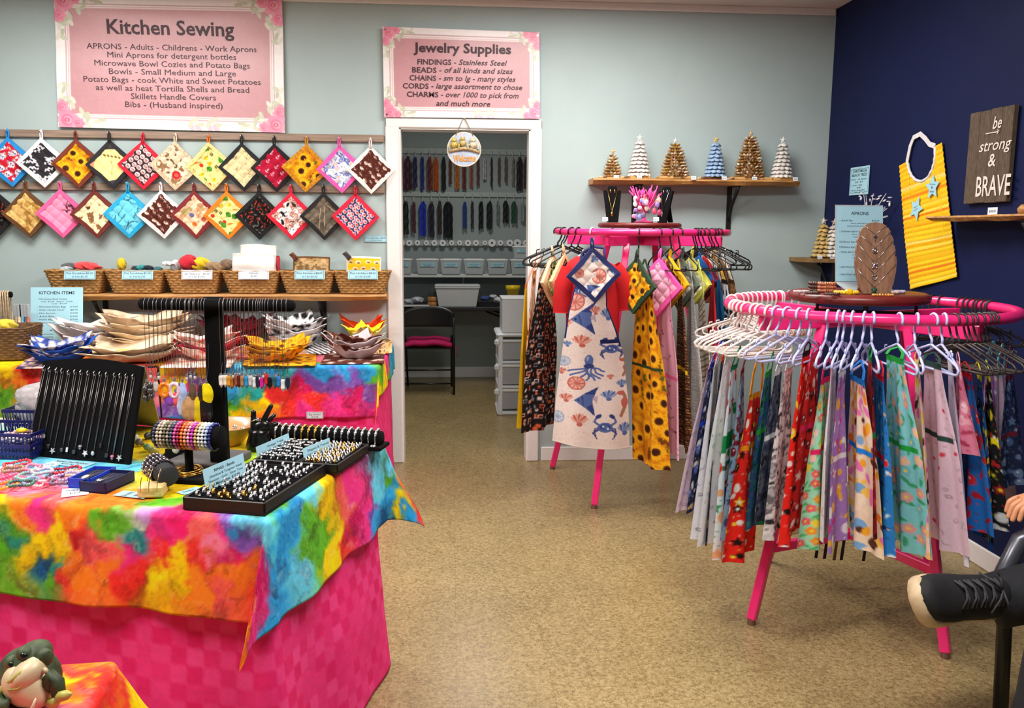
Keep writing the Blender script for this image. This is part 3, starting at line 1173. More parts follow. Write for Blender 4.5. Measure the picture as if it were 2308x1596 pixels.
def tan_dark_corner(c):
 c.fill((244, 222, 150))
 c.mottle(6)
 c.poly([(0, 0), (8, 0), (0, 8)], (60, 58, 58)).poly([(0, 12), (0, 21), (6, 21)], (240, 150, 116))
 for i in range(5):
  c.ell(4 + i * 1.8, 9 - i * 1.2, .9, .6, 0, (120, 100, 60))
 c.path([(9, 9), (12, 11), (15, 15)], .3, (150, 130, 80))
 c.poly([(21, 12), (21, 21), (15, 21)], (60, 62, 70))


PH_ROWS = (
 (hooks1, (
  ('blue-edged pot holder with white sugar skulls on red', (30, 140, 214), pr_skull, {}),
  ('white-edged pot holder in a black and white leaf print', (238, 236, 238), lambda c: pr_leafy(c, (44, 42, 48), (232, 230, 234)), {}),
  ('brown-edged sunflower pot holder on the upper rail', (120, 48, 28), lambda c: pr_sunflowers(c, 4.4, 8), {}),
  ('black-edged pale yellow quilted pot holder with dark corner print', (34, 32, 38), tan_dark_corner, {}),
  ('red-edged pot holder with rows of pale round faces on black', (214, 20, 52), lambda c: pr_heads(c, (50, 36, 42), (238, 206, 204), (214, 160, 162), 3.4, 1.5), {}),
  ('cream and brown patchwork pot holder with a red flower low down', (226, 206, 178), lambda c: (pr_camo(c, ((98, 78, 56), (226, 204, 172), (240, 222, 196), (150, 112, 76), (232, 212, 180))), c.ell(15, 14, 2.6, c=(206, 38, 44)).ell(15, 14, 1.2, c=(236, 110, 96))), {'edge': (214, 190, 160), 'back': None}),
  ('pale yellow vegetable print pot holder with orange backing showing', (232, 120, 40), pr_veg, {'edge': (226, 214, 140), 'back': (236, 96, 40)}),
  ('black-edged tan pot holder with faint grey line drawings', (26, 26, 30), lambda c: pr_sketch(c, (230, 212, 162), (120, 110, 90), 3.4, .28), {}),
  ('black-edged crimson pot holder with small white anchors', (20, 14, 18), pr_anchor, {}),
  ('sunflower pot holder edged in its own sunflower print, upper rail', (206, 138, 24), lambda c: pr_sunflowers(c, 4.6, 8.2), {'edge': (200, 132, 20)}),
  ('bright pink edged pot holder with white kittens and blue flowers', (240, 90, 176), lambda c: (pr_floral(c, (226, 226, 240), [(110, 130, 206), (160, 176, 226), (240, 190, 206)], (90, 100, 160), 3.6, 1.5), [c.ell(x, y, 1.9, 1.7, 0, (244, 240, 242)).ell(x - .6, y, .25, c=(60, 70, 110)).ell(x + .6, y, .25, c=(60, 70, 110)) for x, y in ((12, 8), (8, 15), (15, 14))]), {}),
  ('white-edged brown coffee cup pot holder beside the doorway casing', (240, 228, 226), pr_coffee, {}),
 )),
 (hooks2, (
  ('dark edged pot holder with red chili print cut off by the frame', (24, 20, 22), pr_chili, {}),
  ('brown-edged mottled gold pot holder', (104, 66, 30), camo((168, 122, 56), (216, 172, 98), (232, 196, 124), (190, 146, 70)), {}),
  ('pink-edged pink pot holder with dark twigs', (246, 96, 156), lambda c: pr_branch(c, (244, 152, 188), (90, 40, 60), 9, .4, (110, 40, 60)), {}),
  ('maroon-edged cream pot holder with brown animal patches', (112, 40, 32), camo((92, 58, 36), (236, 216, 170), (244, 226, 184), (240, 222, 178), (140, 96, 60), sc=.22), {}),
  ('turquoise pot holder with dark bare branches', (30, 168, 218), lambda c: pr_branch(c, (110, 206, 232), (36, 66, 84), 12, .36), {}),
  ('white-edged brown coffee cup pot holder on the lower rail', (238, 228, 228), pr_coffee, {}),
  ('maroon-edged harvest print pot holder in peach and rust', (128, 36, 40), lambda c: (pr_camo(c, ((150, 92, 66), (236, 202, 168), (244, 216, 184), (214, 150, 110), (180, 170, 110))), [c.ell(x, y, 1.6, 1.4, 0, q) for x, y, q in ((14, 15, (232, 120, 40)), (9, 12, (110, 110, 150)), (16, 9, (200, 90, 60)))]), {}),
  ('orange-edged vegetable print pot holder', (250, 130, 26), pr_veg, {}),
  ('black pot holder with small red chili peppers', (14, 14, 16), pr_chili, {}),
  ('red-edged pot holder with black, white and brown cow patches', (222, 24, 58), camo((30, 24, 28), (244, 236, 236), (244, 236, 236), (180, 110, 80), (240, 200, 190), (60, 40, 40), sc=.3), {}),
  ('black-edged grey woodland branch pot holder', (24, 22, 24), lambda c: (pr_camo(c, ((84, 74, 62), (104, 94, 80), (120, 108, 92))), pr_branch_over(c)), {}),
  ('red-edged navy pot holder with rows of pale roses', (220, 26, 60), lambda c: pr_roses(c, (46, 48, 92), [(226, 214, 226), (240, 150, 150), (226, 60, 70), (70, 90, 150)], 2.7, 1.3), {}),
 )))


def pr_branch_over(c):
 for i in range(5):
  x, y = c.r.uniform(0, 21), c.r.uniform(0, 21)
  a = c.r.uniform(0, 6)
  c.path([(x + math.cos(a) * t, y + math.sin(a) * t + math.sin(t) * .4) for t in range(0, 13, 2)], .7, (170, 152, 128))
  c.path([(x + math.cos(a) * t, y + .5 + math.sin(a) * t + math.sin(t) * .4) for t in range(0, 13, 2)], .25, (70, 58, 48))


tilts = (.05, .02, .04, .05, -.03, -.05, .06, .03, .03, -.05, .05, .0, .06, .05, .02, .05, .0, .04, .02, .03, -.02, .0, .0, -.02)
i_t = 0
for hooks, row in PH_ROWS:
 for h, (lb, tr, pf, kw) in zip(hooks, row):
  potholder(h + Vector((0, -.004 * (i_t % 2), 0)), lb, tr, pf, tilt=-tilts[i_t % len(tilts)] * .8, yaw=.12, **kw)
  i_t += 1


# ------------------------------------------------------------------ price cards
def card(name, label, c, X, Z, w, h, rows, paper=PAPER, th=.0012, cat='sign', group=None, border=True, parent=None):
 """A stiff paper card, centre c, across X, up Z; rows: (words, x 0..1, y 0..1 from top, width 0..1, cap height in parts of h, bold, align)."""
 X, Z = Vector(X).normalized(), Vector(Z).normalized()
 N = X.cross(Z).normalized()
 c = Vector(c)
 R = Matrix((X, Z, N)).transposed()
 if parent is None:
  root = thing(name, label, cat, tuple(c - Z * h / 2), 0, group)
 else:
  root = parent
 sh = MB().box(c, (w, h, th), R).build('paper', paper, root, True)
 out = []
 for words, x, y, ww, ch, bd, al in rows:
  out.append((words, c + X * (x - .5) * w + Z * (.5 - y) * h + N * (th / 2 + .0006), ww * w if ww else None, ch * h, bd, 0, al))
 if out:
  text_mesh('lettering', out, INK, sh, X, Z)
 if border:
  mb = MB()
  for sx, sy, lx, ly in ((0, .42, .92, .012), (0, -.42, .92, .012), (.46, 0, .006, .85), (-.46, 0, .006, .85)):
   mb.box(c + X * sx * w + Z * sy * h + N * (th / 2 + .0004), (lx * w, ly * h, .0006), R)
  mb.build('border_line', INK, sh, True)
 return root


PRICE = lambda a, b: [(a, .08, .45, .6, .2, 0, 'l'), (b[0], .92, .45, .22, .2, 0, 'r'), (b[1], .5, .8, .5, .18, 0, 'c')]
pc = (at(821, 531, y=-.006) + at(874, 546, y=-.006)) / 2
card('price_card', 'small blue pot holder price card on the wall below the lower row beside the casing', pc, (1, 0, 0), (0, 0, 1), .138, .038, PRICE('Pot Holders', ('$8.00', 'or 2 for $15.00')))

# ------------------------------------------------------------------ wooden shelves


def live_edge(name, label, x0, x1, y0, y1, z, th, m, brackets, seed, along='x', group='live edge shelves'):
 """A plank with a wandering front edge; brackets: positions along it."""
 root = thing(name, label, 'shelf', ((x0 + x1) / 2, (y0 + y1) / 2, z - th), 0, group)
 n = 40
 mb = MB()
 r = random.Random(seed)
 ph = [r.uniform(0, 6) for _ in range(4)]
 vs, fs = [], []
 for i in range(n + 1):
  t = i / n
  e = .012 * math.sin(t * 9 + ph[0]) + .008 * math.sin(t * 23 + ph[1]) + .004 * math.sin(t * 51 + ph[2])
  endp = .03 * (max(0, .06 - t) + max(0, t - .94)) / .06
  if along == 'x':
   X = x0 + (x1 - x0) * t
   prof = [(y1, z), (y0 + e + endp, z), (y0 + e - .006 + endp, z - th * .35), (y0 + e * .6 + .012 + endp, z - th + .004 * math.sin(t * 17 + ph[3])), (y1, z - th)]
   vs += [(X, a, b) for a, b in prof]
  else:
   Y = y0 + (y1 - y0) * t
   prof = [(x1, z), (x0 + e + endp, z), (x0 + e - .006 + endp, z - th * .35), (x0 + e * .6 + .012 + endp, z - th + .004 * math.sin(t * 17 + ph[3])), (x1, z - th)]
   vs += [(a, Y, b) for a, b in prof]
 for i in range(n):
  for k in range(5):
   l = (k + 1) % 5
   fs.append((i * 5 + k, i * 5 + l, i * 5 + 5 + l, i * 5 + 5 + k))
 fs += [(0, 1, 2, 3, 4)[::-1], tuple(n * 5 + k for k in range(5))]
 mb.add(vs, fs)
 mb.build('plank', m, root, True)
 for b in brackets:
  q = MB()
  if along == 'x':
   q.box((b, -.006, z - th - .13), (.03, .008, .26), bev=.002).box((b, -.09, z - th - .004), (.03, .17, .008), bev=.002)
   q.tube([(b, -.165, z - th - .008), (b, -.13, z - th - .05), (b, -.05, z - th - .12), (b, -.012, z - th - .2)], .011, 6)
  else:
   q.box((XR - .006, b, z - th - .13), (.008, .03, .26), bev=.002).box((XR - .07, b, z - th - .004), (.13, .03, .008), bev=.002)
   q.tube([(XR - .13, b, z - th - .008), (XR - .1, b, z - th - .05), (XR - .04, b, z - th - .12), (XR - .012, b, z - th - .2)], .011, 6)
  q.build('bracket', BLACKM, root, True)
 return root


SH1 = 1.062
live_edge('wall_shelf', 'long wooden shelf under the wicker baskets, on black brackets', -1.975, -.075, -.2, -.001, SH1, .036, LIVE, (at(224, 700, y=-.1).x, at(725, 700, y=-.1).x), 3)
SH2 = 1.742
live_edge('wall_shelf', 'live-edge wooden shelf holding the six seashell trees', at(1338, 405, y=-.19).x, at(1808, 412, y=-.19).x, -.19, -.001, SH2, .03, LIVE, (at(1437, 450, y=-.1).x, at(1655, 450, y=-.1).x), 5)
SH3 = 1.515
live_edge('wall_shelf', 'live-edge shelf on the navy wall beneath the brave sign', XR - .15, XR - .001, -2.2, -1.40, SH3, .022, LIVE, (-2.05,), 9, along='y')
SH4 = 1.285
rt4 = thing('corner_shelf', 'small dark live-edge corner shelf with two seashell trees', 'shelf', (2.5, -.13, SH4 - .025), 0, 'live edge shelves')
mb = MB()
ca, cb = at(1817, 584, y=-.12), at(1902, 592, y=-.30)
mb.prism([(2.40, -.002), (2.39, -.14), (2.45, -.24), (2.53, -.27), (2.609, -.28), (2.609, -.002)], .024, (0, 0, SH4 - .024))
mb.build('plank', mat('dark_live_edge', (128, 98, 52), .5, vary=.3, vscale=9), rt4, True)
mb = MB().box((2.600, -.2, SH4 - .12), (.012, .03, .19)).tube([(2.50, -.2, SH4 - .03), (2.54, -.2, SH4 - .10), (2.598, -.2, SH4 - .19)], .010, 6)
mb.build('bracket', BLACKM, rt4, True)

# ------------------------------------------------------------------ wicker baskets on the shelf
WICK = mat('wicker', (172, 126, 70), .75, vary=.4, vscale=70, bump=.4, bscale=160)


def wicker(root, name, c, wt, wb, dt, db, h, rows, cols, m=WICK, R=None):
 """A tapered rectangular basket of woven strands: bulged rows that pass in and out of the stakes."""
 nz, per = rows * 4 + 1, cols
 P = np.zeros((nz, per + 1, 3))
 for j in range(nz):
  t = j / (nz - 1)
  w, d = wb + (wt - wb) * t, db + (dt - db) * t
  for i in range(per + 1):
   s = i / per * 4
   side, f = int(s) % 4, s - int(s)
   rr = .94
   cx = [(-1, -1), (1, -1), (1, 1), (-1, 1)]
   a, b = cx[side], cx[(side + 1) % 4]
   x, y = a[0] + (b[0] - a[0]) * f, a[1] + (b[1] - a[1]) * f
   L = (abs(x) ** 10 + abs(y) ** 10) ** .1
   x, y = x / L, y / L
   row = int(t * rows - 1e-6)
   bulge = .0045 * abs(math.sin(t * rows * PI)) + .0042 * math.sin(i * PI / 2 + row * PI) * abs(math.sin(t * rows * PI))
   nx, ny = x * abs(x) ** 4, y * abs(y) ** 4
   P[j, i] = (x * w / 2 + nx * bulge, y * d / 2 + ny * bulge, h * t)
 if R is not None:
  P = P @ np.array(R).T
 P = P + np.array(c)
 o = sheet(name, P, None, m, root, True, -.006)
 return o


pxb = [(112, 240, 180), (248, 378, 314), (380, 503, 442), (509, 636, 572), (636, 757, 697), (756, 880, 818)]
bask = []
for i, (a, b, mid) in enumerate(pxb):
 zt = .128
 c = at(mid, 640, y=-.115)
 c.z = SH1 + .002
 w = (b - a) / scale_at(c)
 lb = ('wicker basket holding red and grey knitted scrubbers', 'wicker basket with a yellow cone and dark teal scrubbers', 'wicker basket heaped with red, white and yellow knitted toys',
   'wicker basket with folded cream cloths standing in it', 'wicker basket with a brown quilted pot holder upright', 'wicker basket with a yellow dog print pot holder upright')[i]
 root = thing('wicker_basket', lb, 'basket', tuple(c), 0, 'wicker baskets on the shelf')
 wicker(root, 'woven_side', c, w - .006, w * .74, .165, .12, zt, 9, 96)
 MB().box(c + Vector((0, 0, .004)), (w * .72, .115, .006)).build('base', WICK, root, True)
 rim = MB()
 pts = []
 for k in range(40):
  s = k / 40 * 4
  a_, f = int(s), s - int(s)
  cc = [(-1, -1), (1, -1), (1, 1), (-1, 1)]
  p, q = cc[a_], cc[(a_ + 1) % 4]
  x, y = p[0] + (q[0] - p[0]) * f, p[1] + (q[1] - p[1]) * f
  L = (abs(x) ** 10 + abs(y) ** 10) ** .1
  pts.append(c + Vector((x / L * (w - .004) / 2, y / L * .0835, zt + .002 * math.sin(k * 2.4))))
 rim.tube(pts, .006, 6, True)
 rim.build('rim', WICK, root, True)
 bask.append((root, c, w))
 lx = (180, 310, 444, 572, 698, 818)[i]
 q = at(lx, 619, y=-.207)
 q2 = [PRICE('Pot Scrubbies', ('$5.00', 'or 3 for $12.00')), PRICE('Pot Scrubbies', ('$5.00', 'or 3 for $12.00')), [('Jar Openers', .1, .5, .5, .18, 0, 'l'), ('$5.00', .9, .5, .2, .18, 0, 'r'), ('or 3 for $12.00', .5, .8, .5, .16, 0, 'c')],
   [('Dishcloths', .5, .42, .3, .18, 0, 'c'), ('$5.00', .5, .75, .2, .18, 0, 'c')], PRICE('Pot Holders', ('$8.00', 'or 2 for $15.00')), PRICE('Pot Holders', ('$8.00', 'or 2 for $15.00'))][i]
 card('price_card', ('blue price card tied to the basket of red scrubbers', 'blue price card on the basket with the yellow cone', 'white price card on the basket of knitted toys', 'crinkled white price card on the basket of cream cloths',
      'blue price card on the basket with the brown pot holder', 'blue price card on the basket with the yellow dog pot holder')[i],
   q, (1, 0, 0), (0, .22, 1), .172, .054, q2, PAPERW if i in (2, 3) else PAPER, group='basket price cards')

YARN = {}


def knit(name, rgb):
 return mat('yarn_%d_%d_%d' % rgb, rgb, .95, vary=.25, vscale=120, bump=.8, bscale=260, sheen=.3)


def scrubber(label, px, py, y, r, rgb, ry=.6, R=None, name='pot_scrubber', cat='scrubber', z=None):
 c = at(px, py, y=y)
 r *= 1.15
 mb = MB()
 n, m = 26, 14
 R = R or M3(.2, .1, 0)
 vs = []
 for j in range(m + 1):
  a = PI * j / m
  for k in range(n):
   b = 2 * PI * k / n
   q = 1 + (.12 * math.sin(b * 9 + j) + .26 * math.sin(b * 2 + px) + .20 * math.sin(b * 5 + j * .9 + px)) * math.sin(a) + .06 * math.sin(a * 14)
   vs.append(c + R @ Vector((r * q * math.sin(a) * math.cos(b), r * .8 * q * math.sin(a) * math.sin(b), -r * ry * math.cos(a) * (1 + .05 * math.sin(b * 5)))))
 fs = [(j * n + k, j * n + (k + 1) % n, (j + 1) * n + (k + 1) % n, (j + 1) * n + k) for j in range(m) for k in range(n)]
 mb.add(vs, fs, True)
 o = mb.build(name, knit('y', rgb))
 tag(o, label, cat, 'knitted things in the baskets')
 return o


scrubber('grey crumpled knitted scrubber behind the red one in its basket', 158, 600, -.12, .03, (90, 92, 96), .55)
scrubber('pale grey knitted scrubber at the wall edge of its basket', 150, 606, -.15, .026, (180, 190, 190), .5)
scrubber('coral red knitted scrubber lying on top in its basket', 196, 600, -.10, .05, (236, 70, 74), .42)
scrubber('bright yellow knitted cone standing in the second basket', 274, 596, -.1, .025, (240, 204, 30), 1.3)
for px, py, q, lb in ((306, 605, (30, 44, 54), 'near-black folded scrubber in the second basket'), (320, 603, (40, 150, 150), 'teal folded scrubber between two dark ones'), (334, 604, (20, 34, 48), 'navy folded scrubber beside the teal one'), (356, 607, (54, 110, 120), 'small dusty teal scrubber at the basket end')):
 scrubber(lb, px, py, -.1, .024, q, .55)
scrubber('white knitted leg standing in the third basket', 396, 600, -.1, .022, (232, 232, 236), 1.5)
scrubber('white knitted foot leaning out of the third basket', 378, 594, -.13, .022, (240, 240, 242), .5)
scrubber('red crocheted bonnet in the third basket', 426, 592, -.11, .05, (204, 24, 48), .8)
scrubber('yellow crocheted bonnet with dark opening in the third basket', 452, 596, -.09, .048, (244, 204, 20), .75)
scrubber('tan crocheted animal slumped at the end of the third basket', 486, 602, -.10, .042, (160, 126, 92), .6)
scrubber('brown crocheted animal with small ears leaning toward the cream cloths', 512, 596, -.11, .032, (132, 104, 80), .8)


def upright_cloth(label, px0, px1, py0, py1, y, lean, rgb, name='folded_dishcloth', cat='dishcloth', wav=.004, paint=None, trim=None, th=.02):
 a, b = at(px0, py1, y=y), at(px1, py1, y=y)
 h = (py1 - py0) / scale_at(a)
 n, m = 40, 34
 u, v = np.meshgrid(np.linspace(0, 1, n), np.linspace(0, 1, m))
 P = np.zeros((m, n, 3))
 P[..., 0] = a.x + (b.x - a.x) * u
 P[..., 1] = y + lean * v + wav * np.sin(u * 6 + v * 3) + wav * np.sin(v * 9)
 P[..., 2] = a.z + h * v + wav * 1.5 * np.sin(u * 4) * v
 edge = (np.abs(2 * u - 1) ** 8)
 P[..., 1] += edge * th * .5
 c = Cloth(20, 14, n, m, int(px0))
 if paint:
  paint(c)
 else:
  c.fill(rgb)
  c.mottle(5)
 C = c.out()[::-1]
 if trim:
  k = (u < .05) | (u > .95) | (v > .90)
  C = np.where(k[..., None], np.array(trim, float), C)
 o = sheet(name, P, C.copy(), PRINT, None, False, -th)
 tag(o, label, cat, 'cloths standing in the baskets')
 return o


upright_cloth('taller cream dishcloth at the back of the fourth basket', 540, 622, 553, 620, -.13, .03, (238, 230, 224))
upright_cloth('cream dishcloth folded over in front in the fourth basket', 522, 619, 573, 622, -.165, .02, (242, 234, 228))
upright_cloth('narrow red and mustard cloth edge beside the cream ones', 621, 630, 580, 618, -.12, .02, (206, 60, 70))
upright_cloth('brown feather print quilted pot holder upright in the fifth basket', 660, 743, 579, 616, -.12, .02, (150, 110, 70), 'pot_holder', 'pot holder', .002, camo((96, 72, 44), (178, 142, 92), (206, 172, 124), (140, 106, 64)), (110, 76, 46))
upright_cloth('white-edged yellow pot holder with little dogs upright in the last basket', 780, 859, 579, 616, -.12, .02, (238, 186, 30), 'pot_holder', 'pot holder', .002, lambda c: pr_heads(c, (242, 190, 24), (246, 226, 200), (120, 80, 60), 5, 1.5), (244, 238, 230))
for px, py, q, lb in ((659, 576, (120, 62, 40), 'rust loop of the brown pot holder curling over the basket'), (779, 574, (70, 66, 66), 'grey loop of the yellow pot holder curling over the basket')):
 a = at(px, py, y=-.12)
 mb = MB().tube([a + Vector((.02, 0, -.03)), a + Vector((.004, 0, -.01)), a + Vector((-.012, -.004, .006)), a + Vector((.002, -.006, .014)), a + Vector((.016, 0, -.004)), a + Vector((.03, 0, -.02))], .008, 8)
 tag(mb.build('hanging_loop', knit('y', q)), lb, 'loop', 'cloths standing in the baskets')

# ------------------------------------------------------------------ cloth-covered tables
TZ = 0.76


class Table:
 """A folding table: C0 the corner, ex along the front edge to the corner, ey away from the viewer; top x in [-L, 0], y in [0, D]."""

 def __init__(s, C0, ex, L, D):
  s.C0, s.ex, s.L, s.D = Vector(C0), Vector(ex).normalized(), L, D
  s.ey = Vector((-s.ex.y, s.ex.x, 0))

 def w(s, x, y, z=0.0):
  return s.C0 + s.ex * x + s.ey * y + Vector((0, 0, z))

 def loc(s, p):
  d = Vector(p) - s.C0
  return d.dot(s.ex), d.dot(s.ey), d.z

 def top(s, px, py):
  q = s.loc(at(px, py, z=TZ))
  return q[0], q[1]

 def front(s, px, py):
  q = s.loc(on_plane(px, py, s.C0, s.ey))
  return q[0], q[2] - TZ

 def side(s, px, py):
  q = s.loc(on_plane(px, py, s.C0, s.ex))
  return TZ - q[2], q[1]


def to_world(T, P):
 R = np.array([T.ex[:], T.ey[:], (0, 0, 1)])
 return P @ R + np.array(T.C0[:])


def drape(T, name, label, drops, anchors, step, seed, group, fold_amp=.016, tail=.36, zt=TZ, cat='tablecloth', corner_cut=None):
 """A tie-dyed cloth lying on a table top and hanging over its edges; drops = (left, right, front, back)."""
 dl, dr, df, db = drops
 xs = np.arange(-T.L - dl, dr + step / 2, step)
 ys = np.arange(-df, T.D + db + step / 2, step)
 SX, SY = np.meshgrid(xs, ys)
 ox = np.where(SX > 0, SX, np.where(SX < -T.L, SX + T.L, 0))
 oy = np.where(SY < 0, SY, np.where(SY > T.D, SY - T.D, 0))
 ax, ay = np.abs(ox), np.abs(oy)
 sx, sy = np.sign(ox), np.sign(oy)
 X, Y = np.clip(SX, -T.L, 0), np.clip(SY, 0, T.D)
 rho = np.sqrt(ax ** 2 + ay ** 2)
 th = np.arctan2(ay, ax)
 r = .018                       # soft table edge
 fall = np.maximum(rho - r * PI / 2, 0)
 arc = np.minimum(rho / (r * PI / 2), 1) * PI / 2
 out, down = r * np.sin(arc), r * (1 - np.cos(arc)) + fall
 both = (ax > 0) & (ay > 0)
 k = np.where(both, np.sin(2 * th), 0)
 # hanging folds on straight drops
 along = np.where(ax >= ay, SY, SX)
 wav = np.sin(along * 17 + seed) * .6 + np.sin(along * 31 + seed * 2.3) * .4
 flare = fold_amp * (fall / .25) * (.9 + wav)
 loop = tail * fall * np.abs(k) ** .8
 nx = np.where(both, np.cos(th), np.where(ax > 0, 1, 0))
 ny = np.where(both, np.sin(th), np.where(ay > 0, 1, 0))
 X = X + sx * (nx * (out + flare) + np.where(both, np.where(SY < 0, -.36, .72) * loop, 0))
 Y = Y + sy * (ny * (out + flare) + np.where(both, np.where(SY < 0, .55, .72 * (1 - .7 * np.cos(th) ** 2)) * loop, 0))
 dn = down * np.where(both, 1 - .5 * tail ** 2 * k ** 2, 1)
 Z = zt + .003 - dn
 Z = Z + np.where(rho == 0, .0012 * np.sin(SX * 21) * np.sin(SY * 17), 0)
 P = to_world(T, np.stack([X, Y, Z], -1))
 C = tiedye(SX, SY, anchors, seed)
 o = sheet(name, P, C, PRINT, None, False, -.0012)
 tag(o, label, cat, group)
 return o


def skirt(T, name, label, zt, sides, seed, flare=.03, ext=0.002, group=None):
 """A pink checked under-cloth falling to the floor round the table, on the given run of corner points (table x, y)."""
 pts = []
 st = .011
 path = [Vector((a, b, 0)) for a, b in sides]
 P2, N2, S2 = [], [], []
 s_ = 0
 rc = .035
 for i in range(len(path) - 1):
  a, b = path[i], path[i + 1]
  d = (b - a).normalized()
  n = Vector((d.y, -d.x, 0))
  L = (b - a).length
  a0 = rc if i > 0 else 0
  b0 = rc if i < len(path) - 2 else 0
  m = int((L - a0 - b0) / st)
  for k in range(m + 1):
   P2.append(a + d * (a0 + (L - a0 - b0) * k / m))
   N2.append(n)
   S2.append(s_ + a0 + (L - a0 - b0) * k / m)
  s_ += L
  if i < len(path) - 2:
   d2 = (path[i + 2] - b).normalized()
   n2 = Vector((d2.y, -d2.x, 0))
   cc = b - d * rc + d2 * rc - n * 0
   cen = b - d * rc - n * rc
   for k in range(1, 8):
    t = k / 8
    nn = (n * (1 - t) + n2 * t).normalized()
    P2.append(cen + nn * rc)
    N2.append(nn)
    S2.append(s_ - rc + 2 * rc * t)
 P2, N2, S2 = np.array([p[:] for p in P2]), np.array([p[:] for p in N2]), np.array(S2)
 nz = int(zt / st)
 z = np.linspace(zt, .006, nz)
 t = (1 - z / zt)[:, None]
 S = S2[None, :]
 fold = flare * (.35 + .65 * t) * t * (1 + .5 * np.sin(S * 8 + seed) + .25 * np.sin(S * 19 + seed * 2)) + .006 * np.sin(S * 11 + z[:, None] * 4) * np.sqrt(t)
 fold = fold + .004 * (fbm(S * 9 + 0 * t, z[:, None] * 9 + S * 3, seed) - .5)
 gate = np.clip((t - .30) / .35, 0, 1)
 fold = fold * (.12 + .88 * gate * gate * (3 - 2 * gate))
 P = P2[None] + N2[None] * (ext + fold)[..., None]
 P[..., 2] = z[:, None]
 rng = np.random.RandomState(seed)
 q = .046
 G = rng.rand(400, 40)
 i, j = ((S2 / q).astype(int) % 400)[None, :], (z / q).astype(int)[:, None]
 f = G[i, j] * .55 + ((i + j) % 2) * .45
 C = np.array((234, 30, 106.)) * (1 - f[..., None]) + np.array((252, 74, 148.)) * f[..., None]
 C = C * (1 + .05 * (vnoise(S * 40, z[:, None] * 300, 3) - .5))[..., None]
 o = sheet(name, to_world(T, P), C, PRINT, None, False, .001)
 tag(o, label, 'tablecloth', group)
 return o


def table_frame(T, label):
 c = T.w(-T.L / 2, T.D / 2)
 root = thing('folding_table', label, 'table', (c.x, c.y, 0), math.atan2(T.ex.y, T.ex.x), 'folding tables under cloths')
 MB().box((0, 0, TZ - .022), (T.L - .03, T.D - .03, .036), bev=.008).build('table_top', WHITEP, root)
 for sx in (-1, 1):
  for sy in (-1, 1):
   MB().tube([(sx * (T.L / 2 - .2), sy * (T.D / 2 - .08), TZ - .03), (sx * (T.L / 2 - .2), sy * (T.D / 2 - .08), .0)], .013, 8).build('leg', BLACKM, root)


FT = Table((-0.142, -3.205, 0), (0.963, -0.27, 0), 1.83, 0.762)
BT = Table((-0.068, -0.935, 0), (1, -0.012, 0), 1.95, 0.80)

A = []
ZX = lambda zx, zy: (zx / 2.294, 900 + zy / 2.294)
FRONT = [(30, 600, 'y'), (90, 760, 'y'), (20, 520, 'c'), (150, 560, 'o'), (220, 570, 'p'), (320, 650, 'y'), (330, 740, 'y'), (200, 700, 'y'), (60, 725, 't'), (40, 665, 'g'), (10, 800, 'g'), (250, 800, 'n'), (300, 860, 'g'),
   (330, 820, 't'), (420, 600, 'o'), (450, 700, 'r'), (400, 800, 'o'), (400, 880, 'r'), (480, 900, 'o'), (620, 630, 'g'), (580, 690, 'g'), (720, 640, 'w'), (700, 700, 't'), (750, 600, 'l'), (560, 750, 'c'), (520, 820, 'c'), (650, 770, 'p'), (700, 850, 'r'), (780, 700, 'p'),
   (600, 880, 'o'), (870, 660, 'p'), (830, 760, 'r'), (950, 640, 'm'), (960, 790, 'y'), (930, 900, 'y'), (850, 890, 'y'), (900, 720, 'm'), (1050, 700, 'c'), (1050, 820, 'r'), (1110, 790, 'k'), (1150, 900, 'o'), (1050, 930, 'o'), (1150, 960, 'c'), (1180, 660, 'v'), (1150, 720, 'p'),
   (1250, 610, 's'), (1200, 720, 'b'), (1250, 760, 'v'), (1210, 850, 'm'), (1250, 930, 'o')]
SIDE = [(1400, 650, 's'), (1430, 600, 'g'), (1480, 650, 'b'), (1470, 750, 'b'), (1440, 850, 'b'), (1500, 950, 's'), (1560, 700, 'g'), (1560, 850, 'g'), (1620, 600, 'y'), (1640, 500, 'y'), (1650, 800, 'y'), (1640, 880, 'y'), (1600, 760, 'g'), (1720, 500, 'c'),
  (1750, 450, 'p'), (1740, 600, 'c'), (1700, 680, 'y'), (1720, 760, 'r'), (1780, 650, 'm'), (1830, 550, 'p'), (1820, 700, 'p'), (1860, 620, 'v'), (1900, 480, 's'), (1940, 400, 's'), (1960, 500, 'b'), (1970, 560, 'b'), (1940, 640, 'n'), (1990, 300, 's'), (2015, 580, 'b'), (1900, 660, 'b'), (2000, 420, 'b')]
TOPP = [(100, 500, 'k'), (300, 520, 'c'), (40, 420, 'k'), (200, 440, 'k'), (250, 380, 's'), (100, 310, 's'), (400, 340, 's'), (500, 540, 'o'), (420, 480, 'k'), (620, 520, 'o'), (850, 480, 'y'), (800, 520, 'g'), (850, 300, 'y'), (640, 260, 'y'), (740, 330, 's'), (900, 380, 'y'), (680, 380, 's'), (1230, 220, 'y'), (600, 420, 's'), (950, 330, 'g'), (1500, 500, 's')]
for x, y, k in FRONT:
 A.append((*FT.front(*ZX(x, y)), k))
for x, y, k in SIDE:
 A.append((*FT.side(*ZX(x, y)), k))
for x, y, k in TOPP:
 A.append((*FT.top(*ZX(x, y)), k))
A += [(.12, -.10, 'm'), (.10, -.22, 'r'), (.22, -.12, 'p'), (.22, -.24, 'o'), (.05, -.26, 'r'), (.26, -.03, 'b'), (.2, -.18, 'o'), (.15, -.26, 'y'), (.1, .8, 'g'), (.18, .84, 'y'), (.22, .96, 'r'), (.02, .85, 's'), (.1, .95, 'o'), (.25, .8, 'y')]
